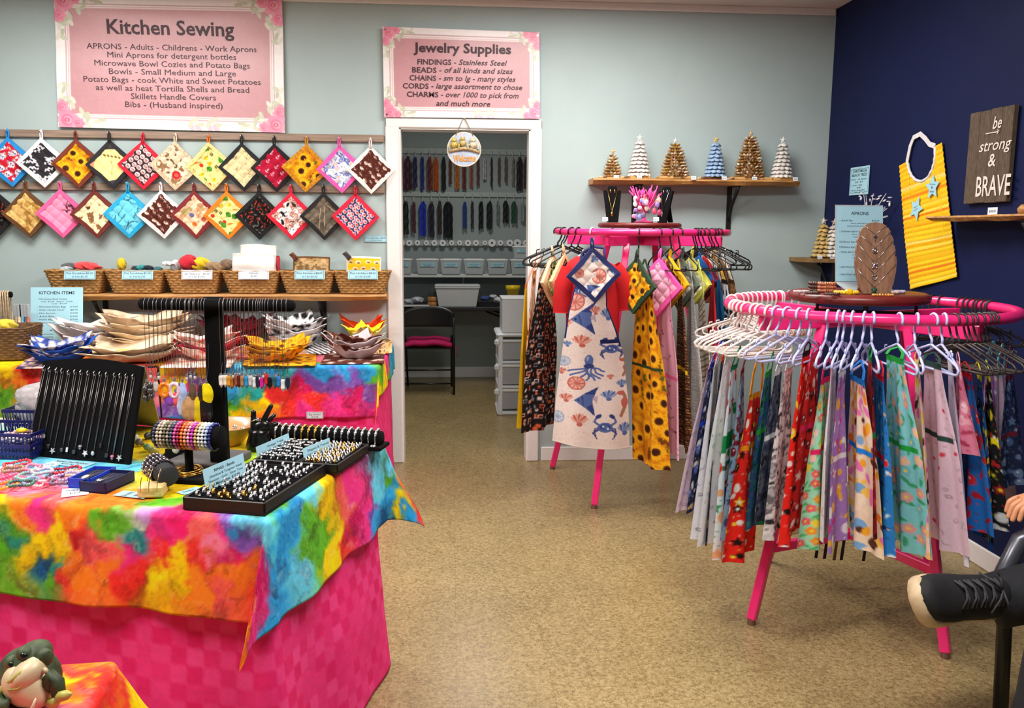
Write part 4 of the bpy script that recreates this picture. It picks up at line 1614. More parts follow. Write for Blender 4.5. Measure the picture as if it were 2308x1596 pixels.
drape(FT, 'tie_dye_cloth', 'rainbow tie-dyed cloth over the jewelry table, hanging in a point at its corner', (.05, .275, .265, .2), A, .0062, 4, 'tie-dyed cloths', .014, .40)
skirt(FT, 'table_skirt', 'hot pink checked cloth falling to the floor round the jewelry table', TZ - .006, ((-1.83, 0), (0, 0), (0, .762), (-1.2, .762)), 8, .035)
table_frame(FT, 'long folding table under the jewelry cloths')

B = []
BL6 = [(372, 862, 'c'), (400, 868, 'y'), (385, 900, 'o'), (430, 890, 'p'), (400, 932, 'v'), (372, 920, 'v'), (385, 942, 'b'), (420, 938, 'b'), (450, 850, 'v'), (470, 842, 'y'), (460, 905, 'y'), (440, 935, 'g'), (340, 850, 'c'), (350, 890, 'k'), (360, 836, 'y'),
  (520, 860, 'b'), (560, 842, 's'), (520, 890, 'b'), (540, 905, 't'), (580, 890, 't'), (600, 912, 'y'), (520, 925, 'g'), (560, 935, 'y'), (535, 920, 'g'), (620, 900, 'r'), (650, 888, 'r'), (600, 932, 'o'), (640, 932, 'r'), (620, 850, 'b'), (680, 840, 's'), (720, 850, 'b'), (655, 855, 't'), (700, 878, 'v'), (740, 872, 'v'),
  (700, 912, 'r'), (750, 920, 'p'), (790, 860, 'v'), (790, 900, 'm'), (830, 885, 'v'), (780, 840, 'b'), (825, 845, 'b'), (848, 850, 'g'), (845, 920, 'p'), (700, 940, 'p'), (680, 890, 'm'),
  (15, 840, 'y'), (60, 850, 'r'), (30, 872, 'o'), (90, 882, 't'), (10, 892, 'g'), (80, 840, 'c'), (110, 850, 'o'), (150, 870, 'r'), (220, 870, 'o'), (290, 880, 'c')]
for x, y, k in BL6:
 B.append((*BT.front(x, y), k))
B += [(-.3, .2, 'k'), (-.1, .3, 'g'), (-.4, .1, 'g'), (-.9, .15, 'c'), (-1.5, .1, 'o'), (-1.9, .12, 'y'), (.05, .05, 'g'), (.12, .1, 'y'), (.2, .1, 'y'), (.05, .3, 'p'), (.2, .35, 'g'), (.1, .6, 'b'), (.25, .6, 'g'), (.1, -.1, 'y'), (.2, -.2, 'o'), (.25, -.25, 'g'), (-1.2, .3, 'c')]
zb = BT.front(700, 944)[1]
drape(BT, 'tie_dye_cloth', 'rainbow tie-dyed cloth over the kitchen goods table, hung with a small price card', (.02, .16, -zb, .0), B, .0075, 11, 'tie-dyed cloths', .014, .3)
skirt(BT, 'table_skirt', 'hot pink cloth falling to the floor round the kitchen goods table', TZ - .006, ((-1.95, 0), (0, 0), (0, .78)), 21, .03)
table_frame(BT, 'long folding table under the kitchen goods cloths')
fo = BT.front(712, 933)
card('price_card', 'small white bag holder price card pinned to the kitchen table cloth', BT.w(fo[0], -.03, TZ + fo[1]), BT.ex, (0, 0, 1), .082, .034, [('Bag Holders', .5, .5, .7, .24, 0, 'c'), ('$15.00', .5, .85, .4, .22, 0, 'c')], PAPERW)

# ------------------------------------------------------------------ bowl cozies
def cozy_me(name, side, h, paint, seed, dark=None):
 """A square of quilted cloth darted into a bowl with four raised corners."""
 n = 34
 c = Cloth(28, 28, n, n, seed)
 paint(c)
 C = c.out()
 u, v = np.meshgrid(np.linspace(-1, 1, n), np.linspace(-1, 1, n))
 d = (np.abs(u) ** 5 + np.abs(v) ** 5) ** .2
 m = np.clip((d - .42) / .58, 0, 1)
 cor = (np.abs(u * v)) ** 1.6
 r = random.Random(seed)
 Z = h * (m ** 1.15 * (.62 + .06 * np.sin(3 * np.arctan2(v, u) + seed)) + cor * .5 * m)
 sh = 1 - .20 * m * (1 - cor * .8)
 wob = 1 + .05 * np.sin(2 * np.arctan2(v, u) + seed)
 P = np.stack([u * side / 2 * sh * wob, v * side / 2 * sh * wob, Z + .0035 * np.sin(u * 9 + seed) * np.sin(v * 8)], -1)
 o = sheet(name, P, C, PRINT, None, False, -.004)
 return o


COZ = {}


def cozy_stack(px, py, wpx, n, paints, label, h=.075, dz=.016, rz=.4, side=None, over='bowl cozy', zb=TZ + .008, y=None, grow=.0):
 """n nested cozies whose lowest rests at the given picture place on the table."""
 c = at(px, py, z=zb) if y is None else at(px, py, y=y)
 c.z = zb
 s = side or (wpx / scale_at(c)) / 1.18
 r = random.Random(px * 7 + py)
 for i in range(n):
  pf = paints[i % len(paints)]
  o = cozy_me('bowl_cozy', s * (1 - .0 * i + grow * i), h, pf, int(px) * 3 + i)
  o.location = (c.x + r.uniform(-.006, .006), c.y + r.uniform(-.006, .006), zb + i * dz)
  o.rotation_euler = (r.uniform(-.05, .05), r.uniform(-.05, .05), rz + r.uniform(-.22, .22))
  pos = 'the only one' if n == 1 else ('lowest' if i == 0 else 'topmost' if i == n - 1 else ('second up' if i == 1 else 'third up' if i == 2 else 'fourth up' if i == 3 else 'fifth up'))
  tag(o, '%s, %s' % (label[i % len(label)], pos), over, 'bowl cozies stacked on the table')


flat = lambda rgb, k=6: (lambda c: (c.fill(rgb), c.mottle(k)))
tanp = lambda c: (pr_camo(c, ((150, 122, 92), (214, 188, 158), (232, 210, 182), (222, 198, 168), (196, 168, 134))))
cow = lambda c: (c.fill((240, 238, 240)), [c.ell(x, y, c.r.uniform(1.2, 2.6), c.r.uniform(1, 1.9), c.r.uniform(0, 3), (26, 24, 28)) for x, y in c.spots(5.2, .3)])
bluef = lambda c: pr_floral(c, (40, 52, 110), [(220, 214, 236), (190, 190, 226), (230, 226, 240)], (60, 80, 160), 4.4, 2.0)
redp = lambda c: pr_floral(c, (250, 226, 214), [(226, 90, 100), (240, 150, 140)], (246, 200, 190), 5, 1.6)
plaid = lambda c: pr_plaid(c, (186, 22, 48), (110, 14, 32), (28, 8, 16), 2.6)
sunf = lambda c: pr_sunflowers(c, 3.2, 5.5)
coff = lambda c: pr_coffee(c)
cozy_stack(218, 792, 185, 5, [flat((226, 216, 214)), flat((232, 222, 222)), flat((220, 208, 206)), flat((236, 228, 226)), flat((230, 220, 216))], ['plain pale grey bowl cozy behind the blue ones'], .085, .022, .5)
cozy_stack(332, 790, 215, 6, [tanp], ['tan woodland print bowl cozy in the tall stack at the wall'], .085, .024, .35)
cozy_stack(306, 812, 235, 4, [flat((206, 186, 160), 14), tanp, flat((214, 196, 172), 12), lambda c: (tanp(c), [c.ell(x, y, 3, 2, .4, (230, 204, 70)) for x, y in ((9, 10), (17, 9), (12, 17))])], ['wide tan bowl cozy in front of the tall tan stack'], .06, .013, .2)
cozy_stack(137, 818, 160, 4, [flat((28, 76, 168)), bluef, flat((34, 84, 180)), bluef], ['blue and white floral bowl cozy beside the kitchen price sheet'], .07, .016, .3)
cozy_stack(535, 775, 150, 3, [plaid], ['dark red plaid bowl cozy at the wall behind the display post'], .12, .03, .6)
cozy_stack(470, 808, 165, 4, [redp, flat((206, 40, 70)), redp, redp], ['red and cream print bowl cozy beside the display post'], .07, .021, .4)
cozy_stack(664, 782, 150, 5, [cow, cow, flat((236, 232, 234)), cow, cow], ['white bowl cozy with black cow spots'], .09, .022, .3)
cozy_stack(628, 812, 165, 3, [sunf, flat((240, 176, 22)), sunf], ['yellow sunflower bowl cozy'], .07, .016, .25)
cozy_stack(818, 772, 112, 2, [flat((246, 74, 24)), flat((248, 84, 30))], ['bright orange bowl cozy beside the casing'], .13, .02, .3)
cozy_stack(822, 768, 84, 2, [lambda c: pr_veg(c), lambda c: (c.fill((246, 214, 40)), c.mottle(20))], ['yellow vegetable print bowl cozy nested in the orange ones'], .075, .014, .8, zb=TZ + .055)
cozy_stack(797, 806, 140, 4, [flat((206, 186, 190)), coff, flat((210, 192, 196)), coff], ['coffee print and grey-pink bowl cozy at the table corner'], .08, .016, .35)


def mat_flat(label, pts, paint, z, name='quilted_mat', cat='mat'):
 """A square quilted mat lying on the table, by three picture corners."""
 a, b, d = (at(*p, z=z) for p in pts)
 n = 30
 u, v = np.meshgrid(np.linspace(0, 1, n), np.linspace(0, 1, n))
 A0, B0, D0 = np.array(a), np.array(b - a), np.array(d - a)
 P = A0 + u[..., None] * B0 + v[..., None] * D0
 P[..., 2] += .004 + .003 * np.abs(np.sin(u * 12)) * np.abs(np.sin(v * 12))
 c = Cloth(24, 24, n, n, int(pts[0][0]))
 paint(c)
 o = sheet(name, P, c.out(), PRINT, None, False, -.004)
 tag(o, label, cat, 'quilted mats lying on the kitchen table')


mat_flat('brown coffee print quilted mat under the grey-pink bowl cozies', ((722, 822), (866, 820), (742, 783)), coff, TZ + .006)
mat_flat('sunflower print quilted mat under the yellow bowl cozies', ((545, 826), (712, 825), (560, 800)), sunf, TZ + .006)
mat_flat('red and cream quilted mat under the red print bowl cozies', ((360, 830), (520, 829), (395, 800)), redp, TZ + .006)
mat_flat('navy and pink quilted mat under the blue bowl cozies', ((36, 832), (165, 830), (75, 800)), lambda c: pr_floral(c, (44, 44, 80), [(244, 200, 212), (230, 180, 200)], (60, 60, 110), 4, 2), TZ + .006)
mat_flat('black and white zebra cloth sticking out beside the cow spots', ((690, 800), (760, 798), (700, 776)), lambda c: pr_stripes(c, [(240, 238, 240), (30, 28, 32)], [1.6, 1.6], .7), TZ + .007)
mat_flat('tan woodland cloth spread at the table end by the casing', ((846, 800), (884, 796), (850, 762)), camo((120, 100, 70), (230, 190, 120), (240, 200, 150), (200, 150, 80)), TZ + .007)

# ------------------------------------------------------------------ things round the far table's left end
kq = [at(72, 668, y=-.30), at(175, 662, y=-.30), at(178, 780, y=-.38)]
kx = (kq[1] - kq[0])
kz = Vector((0, .16, 1))
kh, kw = .335, .275
kc = Vector(((at(125, 724, y=-.32)).x, -.30, TZ + .012 + kh / 2))
KR = [('KITCHEN ITEMS', .5, .115, .68, .05, .01, 'c'), ('- Microwave Bowl Cozies', .13, .205, .56, .022, 0, 'l'), ('Small - $10.00   Medium - $14.00', .5, .245, .6, .018, 0, 'c'), ('Large - $16.00', .55, .28, .28, .018, 0, 'c')]
for i, (a, b) in enumerate((('Microwave Potato Bags', '$10.00'), ('Skillet Handle Cover', '$8.00'), ('Mini Aprons', '$10.00'), ('Adult Bibs', '$16.00'), ('Plastic Bag Holders', '$15.00'), ('Potholders', '$8.00'))):
 KR += [('- ' + a, .13, .335 + i * .053, .02 * len(a) + .12, .024, 0, 'l'), (b, .9, .335 + i * .053, .14, .024, 0, 'r')]
KR += [('or 2 for $15.00', .9, .645, .3, .02, 0, 'r'), ('_____________________________', .5, .675, .8, .003, 0, 'c'), ('MIX OR MATCH', .55, .725, .36, .024, .004, 'c')]
KR += [(a, .13, .79 + i * .045, .3, .024, 0, 'l') for i, a in enumerate(('Dishcloths', 'Pot Scrubbies', 'Jar Openers'))] + [('$5.00 each', .6, .93, .26, .02, 0, 'c')]
ks = card('sign_stand', 'blue kitchen items price sheet in a clear stand behind the blue bowl cozies', kc, (1, .06, 0), kz, kw, kh, KR, cat='sign', border=False)
MB().box(kc + Vector((0, .01, -kh / 2 - .006)), (kw, .09, .005)).build('stand_foot', CLEAR, ks, True)

DWICK = mat('dark_wicker', (116, 84, 54), .7, vary=.4, vscale=60, bump=.5, bscale=150)
bc = at(-15, 800, y=-.66)
bc.z = TZ + .010
wr = thing('wicker_basket', 'tall dark wicker basket at the table end by the price sheet', 'basket', tuple(bc))
wicker(wr, 'woven_side', bc, .42, .38, .27, .24, .165, 14, 120, DWICK, M3(0, 0, .12))
MB().box(bc + Vector((0, 0, .005)), (.34, .2, .008), M3(0, 0, .12)).build('base', DWICK, wr, True)
for px, py, q, lb, r in ((12, 735, (236, 206, 60), 'yellow duck toy in the dark wicker basket', .045), (8, 762, (236, 226, 206), 'cream cloth bundle in the dark wicker basket', .05), (30, 768, (150, 112, 80), 'brown knitted bundle in the dark wicker basket', .04)):
 scrubber(lb, px, py, -.62, r, q, .7, name='knitted_toy', cat='toy')
# necklace stand and bagged pens at the frame edge
p0 = at(-20, 664, y=-.5)
p1 = at(26, 664, y=-.5)
nr = thing('necklace_stand', 'dark padded necklace bar with beige cord necklaces over the wicker basket', 'stand', (p0.x, p0.y, TZ))
MB().tube([p0, p1], .016, 14).build('padded_bar', BLACKV, nr, True)
MB().cyl((p0.x + .02, p0.y, TZ + .006), (p0.x + .02, p0.y, p0.z), .014).build('post', BLACKM, nr, True)
for i in range(5):
 x = p1.x - .014 - i * .012
 mb = MB()
 L = .14 + .03 * (i % 3)
 mb.tube([(x, p0.y - .02, p0.z - L), (x + .003, p0.y - .021, p0.z - .02), (x, p0.y - .014, p0.z + .012), (x, p0.y, p0.z + .019), (x, p0.y + .016, p0.z + .008), (x, p0.y + .02, p0.z - L * .6), (x + .004, p0.y + .004, p0.z - L - .02)], .0045, 6, True)
 tag(mb.build('cord_necklace', mat('beige_cord', (186, 164, 134), .8, vary=.3, vscale=80)), 'beige cord necklace hanging on the padded bar over the wicker basket', 'necklace', 'beige cord necklaces')
for i, (px, q) in enumerate(((36, (176, 146, 110)), (44, (214, 190, 150)), (51, (90, 140, 170)), (58, (40, 70, 80)), (64, (176, 90, 80)))):
 a = at(px, 756, y=-.44)
 b = at(px, 680, y=-.40)
 rr = thing('bagged_pen', 'slim clear bag with a patterned item, %s in the row beside the price sheet' % ('first', 'second', 'third', 'fourth', 'last')[i], 'bag', tuple(a), 0, 'slim clear bags beside the price sheet')
 MB().box((a + b) / 2 + Vector((0, 0, -.01)), (.026, .006, (b - a).length * .96), bev=.002).build('clear_bag', CLEAR, rr, True)
 MB().tube([a + Vector((0, 0, .0)), a + (b - a) * .55], .009, 8).build('patterned_item', mat('pen_%d' % i, q, .5, vary=.5, vscale=50), rr, True)
bx = at(48, 772, y=-.42)
MBc = MB().box((bx.x, -.42, (bx.z + TZ) / 2 + .002), (.16, .06, bx.z - TZ - .006), bev=.003)
tag(MBc.build('organizer_box', mat('grey_card', (86, 84, 88), .7)), 'low grey box holding the slim clear bags', 'box')

# ------------------------------------------------------------------ jewelry on the front table
TT = TZ + .005
EX, EY, UP = FT.ex, FT.ey, Vector((0, 0, 1))
RF = Matrix((EX, EY, UP)).transposed()      # table axes -> room
ORD = ('first', 'second', 'third', 'fourth', 'fifth', 'sixth', 'seventh', 'eighth', 'ninth', 'tenth', 'eleventh', 'twelfth', 'thirteenth', 'fourteenth', 'fifteenth', 'sixteenth', 'seventeenth', 'eighteenth', 'nineteenth', 'twentieth')


def tbox(mb, x, y, z, sx, sy, sz, bev=0.0, rz=0.0):
 return mb.box(FT.w(x, y, z), (sx, sy, sz), RF @ M3(0, 0, rz), bev)


# slanted necklace board
CHAINM = mat('dull_chain', (150, 142, 140), 0.42, 1.0)
bA, bB = at(65, 1026, z=TT), at(290, 1047, z=TT)
bX = (bB - bA).normalized()
bBack = Vector((-bX.y, bX.x, 0))
tL = on_plane(100, 814, bA, bX)
tR = on_plane(318, 826, bB, bX)
bUp = ((tL + tR) / 2 - (bA + bB) / 2)
bH = bUp.length
bUp = bUp.normalized()
bN = bX.cross(bUp).normalized()
if bN.dot(CAM - bA) < 0:
 bN = -bN
broot = thing('necklace_board', 'black velvet slanted board hung with fine necklaces', 'display stand', tuple((bA + bB) / 2))
mb = MB()
wB = (bB - bA).length
n = 14
outl = [(0, 0), (wB, 0), (wB, bH)] + [(wB * (1 - i / n), bH + .018 * math.sin(PI * i / n) * (1 - .3 * i / n)) for i in range(1, n)] + [(0, bH)]
mb.prism(outl, .012, bA - bN * .012, Matrix((bX, bUp, bN)).transposed())
mb.build('velvet_panel', BLACKV, broot, True)
mb = MB()
GREYB = mat('grey_cardboard', (138, 136, 140), .8)
leg_top = (tL + tR) / 2 - bN * .016
lg = [tL - bN * .014 + bX * .01, tR - bN * .014, at(362, 962, z=TT), at(362, 962, z=TT) - bX * (wB - .02)]
nn = (lg[1] - lg[0]).cross(lg[3] - lg[0]).normalized()
mb.add([p for p in lg] + [p + nn * .004 for p in lg], [(0, 1, 2, 3), (7, 6, 5, 4), (0, 4, 5, 1), (1, 5, 6, 2), (2, 6, 7, 3), (3, 7, 4, 0)])
mb.build('easel_leg', GREYB, broot, True)
mb = MB().tube([tR - bN * .014 + bX * .012, tR - bN * .014 + bX * .03 + bBack * .02, at(364, 940, z=TT + .02)], .003, 6)
mb.build('hinge_edge', BLACKV, broot, True)

NB = [((455, 225), (290, 970), 'a tiny pink stone'), ((510, 235), (370, 985), 'a pinkish bar charm'), ((580, 245), (455, 890), 'a grey cube charm'), ((635, 250), (505, 980), 'a dark round bead'), ((700, 265), (550, 1020), 'a pale foot-shaped charm'),
  ((765, 260), (635, 1025), 'a small dark leaf charm'), ((825, 265), (690, 1010), 'a clear round crystal'), ((895, 270), (755, 1045), 'a tiny dark heart'), ((960, 275), (820, 990), 'a braided knot charm'), ((1015, 280), (875, 1045), 'a flat silver oval'),
  ((1080, 285), (945, 1060), 'a silver star charm'), ((1160, 290), (1025, 965), 'a short dark drop'), ((1215, 295), (1080, 1080), 'a long black drop'), ((1275, 300), (1140, 1090), 'a pink heart'), ((1345, 305), (1215, 1090), 'a white pearl drop')]
cols = [(230, 150, 150), (236, 190, 170), (190, 186, 190), (50, 50, 56), (220, 220, 220), (90, 90, 90), (236, 236, 240), (80, 80, 84), (170, 160, 160), (226, 226, 230), (230, 230, 232), (70, 66, 70), (60, 60, 64), (240, 130, 150), (236, 232, 228)]
for i, (a, b, ch) in enumerate(NB):
 pa = on_plane(a[0] / 4.4326, 780 + a[1] / 4.4326, bA, bN) + bN * .004
 pb = on_plane(b[0] / 4.4326, 780 + b[1] / 4.4326, bA, bN) + bN * .004
 rt = thing('necklace', 'fine silver necklace with %s, %s along the slanted board' % (ch, ORD[i]), 'necklace', tuple(pb), 0, 'necklaces on the slanted board')
 thick = .0020 if i == 13 else .0008
 MB().tube([pb, pa + bX * .004], thick, 5).tube([pb, pa - bX * .004], thick, 5).build('chain', CHAINM, rt, True)
 MB().tube([pa + bN * .004 - bUp * .006, pa + bN * .008, pa + bUp * .008], .0018, 5).ball(pa - bUp * .006 + bN * .003, .0026, 8, 5).build('clasp', SILVER, rt, True)
 mb = MB()
 q = pb - bUp * .004 + bN * .003
 t = i % 5
 if t == 0:
  mb.ball(q, (.005, .005, .007))
 elif t == 1:
  mb.box(q - bUp * .004, (.006, .004, .014), Matrix((bX, -bN, bUp)).transposed(), .001)
 elif t == 2:
  mb.box(q, (.011, .004, .012), Matrix((bX, -bN, bUp)).transposed(), .002)
 elif t == 3:
  mb.ball(q, (.006, .006, .0045)).ball(q - bUp * .006, (.0035, .003, .004))
 else:
  mb.prism(star_pts(0, 0, .010), .003, q - bUp * .004, Matrix((bX, bUp, bN)).transposed())
 mb.build('charm', mat('charm_%d' % i, cols[i], .25, .4 if i % 3 else 0), rt, True)

# T-bar of long necklaces
pbase = FT.w(-.311, .334)
bz = at(487, 684, y=pbase.y).z
troot = thing('necklace_stand', 'tall black T-shaped stand crowded with long silver necklaces', 'display stand', (pbase.x, pbase.y, TT))
tbox(MB(), -.378, .385, TT + .011, .18, .17, .022, .003).build('base_slab', mat('charcoal_felt', (92, 88, 88), .9, vary=.15), troot, True)
tbox(MB(), -.311, .334, (TT + .022 + bz + .018) / 2, .052, .022, bz + .018 - TT - .022, .003).build('post', BLACKV, troot, True)
tl, tr = at(322, 685, y=pbase.y - .016), at(656, 689, y=pbase.y - .016)
MB().tube([tl - Vector((.012, 0, 0)), tl - Vector((.008, 0, 0)), tl, tr, tr + Vector((.008, 0, 0)), tr + Vector((.012, 0, 0))], [.006, .013, .0165, .0165, .013, .006], 16).build('crossbar', BLACKV, troot, True)
Zp = lambda x, y: (300 + x / 5.147, 650 + y / 5.147)


def long_chain(label, x, zdrop, parts, group, y=None, r=.0007):
 """A chain over the crossbar at picture x hanging to picture height zdrop; parts: (kind, colour, size)."""
 top = at(x, 687, y=pbase.y - .016)
 y0 = top.y
 zb = at(x, zdrop, y=y0 - .02).z
 rt = thing('necklace', label, 'necklace', (top.x, y0, zb), 0, group)
 L = [(top.x + .001, y0 - .019, zb), (top.x + .002, y0 - .019, top.z - .01), (top.x + .002, y0 - .018, top.z + .008), (top.x + .0025, y0 - .008, top.z + .0175), (top.x + .003, y0 + .004, top.z + .0178),
   (top.x + .003, y0 + .017, top.z + .006), (top.x + .003, y0 + .018, top.z - .02), (top.x, y0 + .004, zb + .04), (top.x - .001, y0 - .015, zb + .002)]
 MB().tube(L, r, 5).build('chain', CHAINM, rt, True)
 P = Vector((top.x, y0 - .021, zb))
 kind, col, s = parts
 m = mat('stone_%d_%d_%d' % col, col, .25, vary=.25, vscale=60, coat=.4)
 MB().cyl(P + UP * .001, P + UP * .008, .0045, .003, 10).build('silver_cap', SILVER, rt, True)
 mb = MB()
 if kind == 'point':
  mb.lathe([(.0001, -.034), (.0062, -.024), (.0068, -.004), (.005, .002), (.0001, .003)], P, 6)
  for f in range(len(mb.sm)):
   mb.sm[f] = False
 elif kind == 'disc':
  mb.ball(P - UP * s[1], (s[0], .005, s[1]), 20, 12)
 elif kind == 'ring':
  mb.tube([P + Vector((s[0] * .7 * math.cos(a), 0, -s[1] + s[1] * .72 * math.sin(a))) for a in np.linspace(0, 2 * PI, 20, endpoint=False)], s[0] * .34, 8, True)
 else:
  for k in range(9):
   mb.ball(P + Vector((.010 * math.cos(k * 2.1), .006 * math.sin(k * 1.7), -.008 - k * .005)), .009, 8, 6)
 mb.build('pendant', m, rt, True)


RIGHT = [(1015, 1015, (236, 230, 220), 'white'), (1063, 1012, (238, 226, 206), 'ivory'), (1108, 1018, (220, 156, 40), 'amber'), (1138, 1034, (176, 106, 40), 'brown'), (1192, 1014, (150, 84, 56), 'rust'), (1222, 1016, (92, 22, 24), 'dark red'), (1260, 1020, (176, 130, 90), 'tan'), (1308, 1026, (40, 150, 206), 'turquoise'),
   (1355, 1016, (196, 200, 202), 'pale grey'), (1403, 1036, (232, 232, 236), 'clear white'), (1440, 1024, (40, 34, 56), 'dark violet'), (1487, 1036, (206, 40, 160), 'magenta'), (1543, 1000, (206, 40, 50), 'red'), (1578, 1036, (16, 14, 18), 'black'), (1640, 1030, (40, 96, 100), 'dark green'), (1680, 1026, (40, 120, 196), 'blue'), (1733, 1060, (240, 240, 244), 'snow white'), (1788, 1040, (20, 40, 66), 'navy')]
for i, (x, y, q, nm) in enumerate(RIGHT):
 px, py = Zp(x - 8, y)
 long_chain('long silver chain with a pointed %s stone on the T-shaped stand' % nm, px, py, ('point', q, None), 'pointed stone necklaces on the T-shaped stand')
LEFT = [(140, 1090, ('cluster', (64, 60, 60), None), 'a cluster of grey pebbles'), (190, 1120, ('disc', (120, 116, 116), (.010, .02)), 'a grey oval stone'), (245, 1075, ('disc', (200, 190, 186), (.008, .016)), 'a small pale drop'), (345, 1080, ('ring', (238, 128, 20), (.018, .024)), 'an orange ring stone'), (398, 1210, ('disc', (132, 70, 190), (.017, .019)), 'a purple round stone'),
  (458, 1075, ('ring', (236, 206, 222), (.018, .026)), 'a pale pink ring stone'), (470, 1200, ('disc', (240, 90, 110), (.012, .020)), 'a coral stone'), (515, 1130, ('disc', (196, 206, 232), (.010, .042)), 'a long milky blue stone'), (556, 1085, ('disc', (170, 196, 244), (.011, .030)), 'a light blue stone'),
  (620, 1240, ('disc', (196, 154, 104), (.026, .036)), 'a large beige disc'), (670, 1090, ('disc', (100, 80, 60), (.010, .028)), 'a brown slim drop'), (720, 1245, ('disc', (226, 200, 20), (.014, .042)), 'a yellow slim oval'), (768, 1105, ('disc', (44, 38, 34), (.008, .030)), 'a dark slim drop'), (800, 1250, ('disc', (14, 12, 12), (.023, .040)), 'a large black oval'),
  (833, 1095, ('disc', (244, 222, 0), (.018, .032)), 'a bright yellow oval')]
for x, y, pt, nm in LEFT:
 px, py = Zp(x, y)
 long_chain('long silver chain with %s on the T-shaped stand' % nm, px, py, pt, 'stone pendant necklaces on the T-shaped stand', r=.0007)
for i, x in enumerate((190, 285, 610, 655, 705, 1050, 1150, 1245, 1455, 1505)):
 px, py = Zp(x, 1000 + 12 * (i % 3))
 long_chain('plain long silver chain with a tiny silver bead on the T-shaped stand', px, py, ('disc', (200, 200, 204), (.004, .006)), 'plain chains on the T-shaped stand')

# bracelet bar
qb = FT.w(-.345, .235)
baz = at(430, 980, y=qb.y).z
bl, br = at(352, 978, y=qb.y + .02), at(502, 986, y=qb.y - .02)
baz = (bl.z + br.z) / 2
rb = thing('bracelet_stand', 'low black T-shaped bar with a row of coloured beaded bracelets', 'display stand', (qb.x, qb.y, TT))
tbox(MB(), -.335, .235, TT + .006, .11, .095, .012, .002).build('base_slab', BLACKV, rb, True)
MB().cyl(FT.w(-.345, .235, TT + .01), Vector((qb.x, qb.y, baz - .01)), .011).build('post', BLACKV, rb, True)
dxb = (br - bl).normalized()
MB().tube([bl, bl + dxb * .002, br - dxb * .002, br], [.028, .030, .030, .028], 22).build('padded_bar', BLACKV, rb, True)
BRC = [((60, 66, 90), 'slate'), ((196, 180, 160), 'cream pebble'), ((206, 192, 172), 'pale pebble'), ((120, 118, 96), 'olive'), ((150, 140, 120), 'taupe'), ((70, 84, 110), 'blue grey'), ((226, 90, 160), 'rose pink'), ((170, 30, 80), 'dark crimson'), ((240, 120, 24), 'orange'), ((236, 150, 130), 'salmon'), ((240, 160, 180), 'light pink'),
  ((206, 50, 190), 'magenta'), ((206, 170, 110), 'gold and cream'), ((236, 226, 206), 'ivory'), ((236, 236, 240), 'white'), ((170, 190, 230), 'ice blue'), ((24, 30, 110), 'navy')]
b1 = dxb.orthogonal().normalized()
b2 = dxb.cross(b1)
LB = (br - bl).length
for i, (q, nm) in enumerate(BRC):
 c = bl + dxb * (.012 + (LB - .034) * i / (len(BRC) - 1))
 mb = MB()
 for k in range(22):
  a = 2 * PI * k / 22
  mb.ball(c + (b1 * math.cos(a) + b2 * math.sin(a)) * .0345, .0048, 7, 5, col=tuple(max(0, min(255, v + (20 if (k * 7 + i) % 3 == 0 else -10))) for v in q))
 o = mb.build('beaded_bracelet', mat('glossy_bead', attr=True, rough=.2, coat=.5))
 tag(o, '%s beaded bracelet on the low black bar' % nm, 'bracelet', 'bracelets on the low black bar')
mb = MB()
for k in range(6):
 mb.tube([FT.w(-.345 + .034 * math.cos(a) + .003 * math.sin(k * 2), .232 + .034 * math.sin(a), TT + .0145 + k * .0028 + .002 * math.cos(a + k)) for a in np.linspace(0, 2 * PI, 30, endpoint=False)], .0014, 6, True)
 tag(mb.build('bangle', GOLD), 'thin gold bangle looped round the foot of the bracelet bar', 'bangle', 'gold bangles at the bracelet bar')
 mb = MB()

# ring trays
def band(r, w, col_m):
 """A finger ring standing on edge: closed band with a domed outside, axis along local x."""
 mb = MB()
 n = 16
 prof = [(r - .0012, -w), (r + .0004, -w), (r + .0016, -w * .5), (r + .002, 0), (r + .0016, w * .5), (r + .0004, w), (r - .0012, w)]
 vs = [(b, a * math.cos(2 * PI * k / n), a * math.sin(2 * PI * k / n)) for k in range(n) for a, b in prof]
 m = len(prof)
 fs = [(k * m + j, ((k + 1) % n) * m + j, ((k + 1) % n) * m + (j + 1) % m, k * m + (j + 1) % m) for k in range(n) for j in range(m)]
 mb.add(vs, fs, True)
 return mb


def tray(name, label, x0, x1, y0, y1, h, wall=.006):
 root = thing(name, label, 'tray', tuple(FT.w((x0 + x1) / 2, (y0 + y1) / 2, TT)), math.atan2(EX.y, EX.x), 'black jewelry trays')
 sx, sy = x1 - x0, y1 - y0
 mb = MB().box((0, 0, .003), (sx, sy, .006))
 for a in (-1, 1):
  mb.box((a * (sx / 2 - wall / 2), 0, h / 2), (wall, sy, h), bev=.0015).box((0, a * (sy / 2 - wall / 2), h / 2), (sx, wall, h), bev=.0015)
 mb.build('tray_box', mat('black_leatherette', (16, 15, 18), .42, vary=.2, vscale=200), root)
 mb = MB().box((0, 0, .006 + (h - .014) / 2), (sx - 2 * wall, sy - 2 * wall, h - .014))
 k = int((sy - .02) / .014)
 for i in range(k):
  mb.tube([(-sx / 2 + wall + .002, -sy / 2 + .014 + i * .014, h - .008), (sx / 2 - wall - .002, -sy / 2 + .014 + i * .014, h - .008)], .0048, 6)
 mb.build('velvet_insert', BLACKV, root)
 return root, h


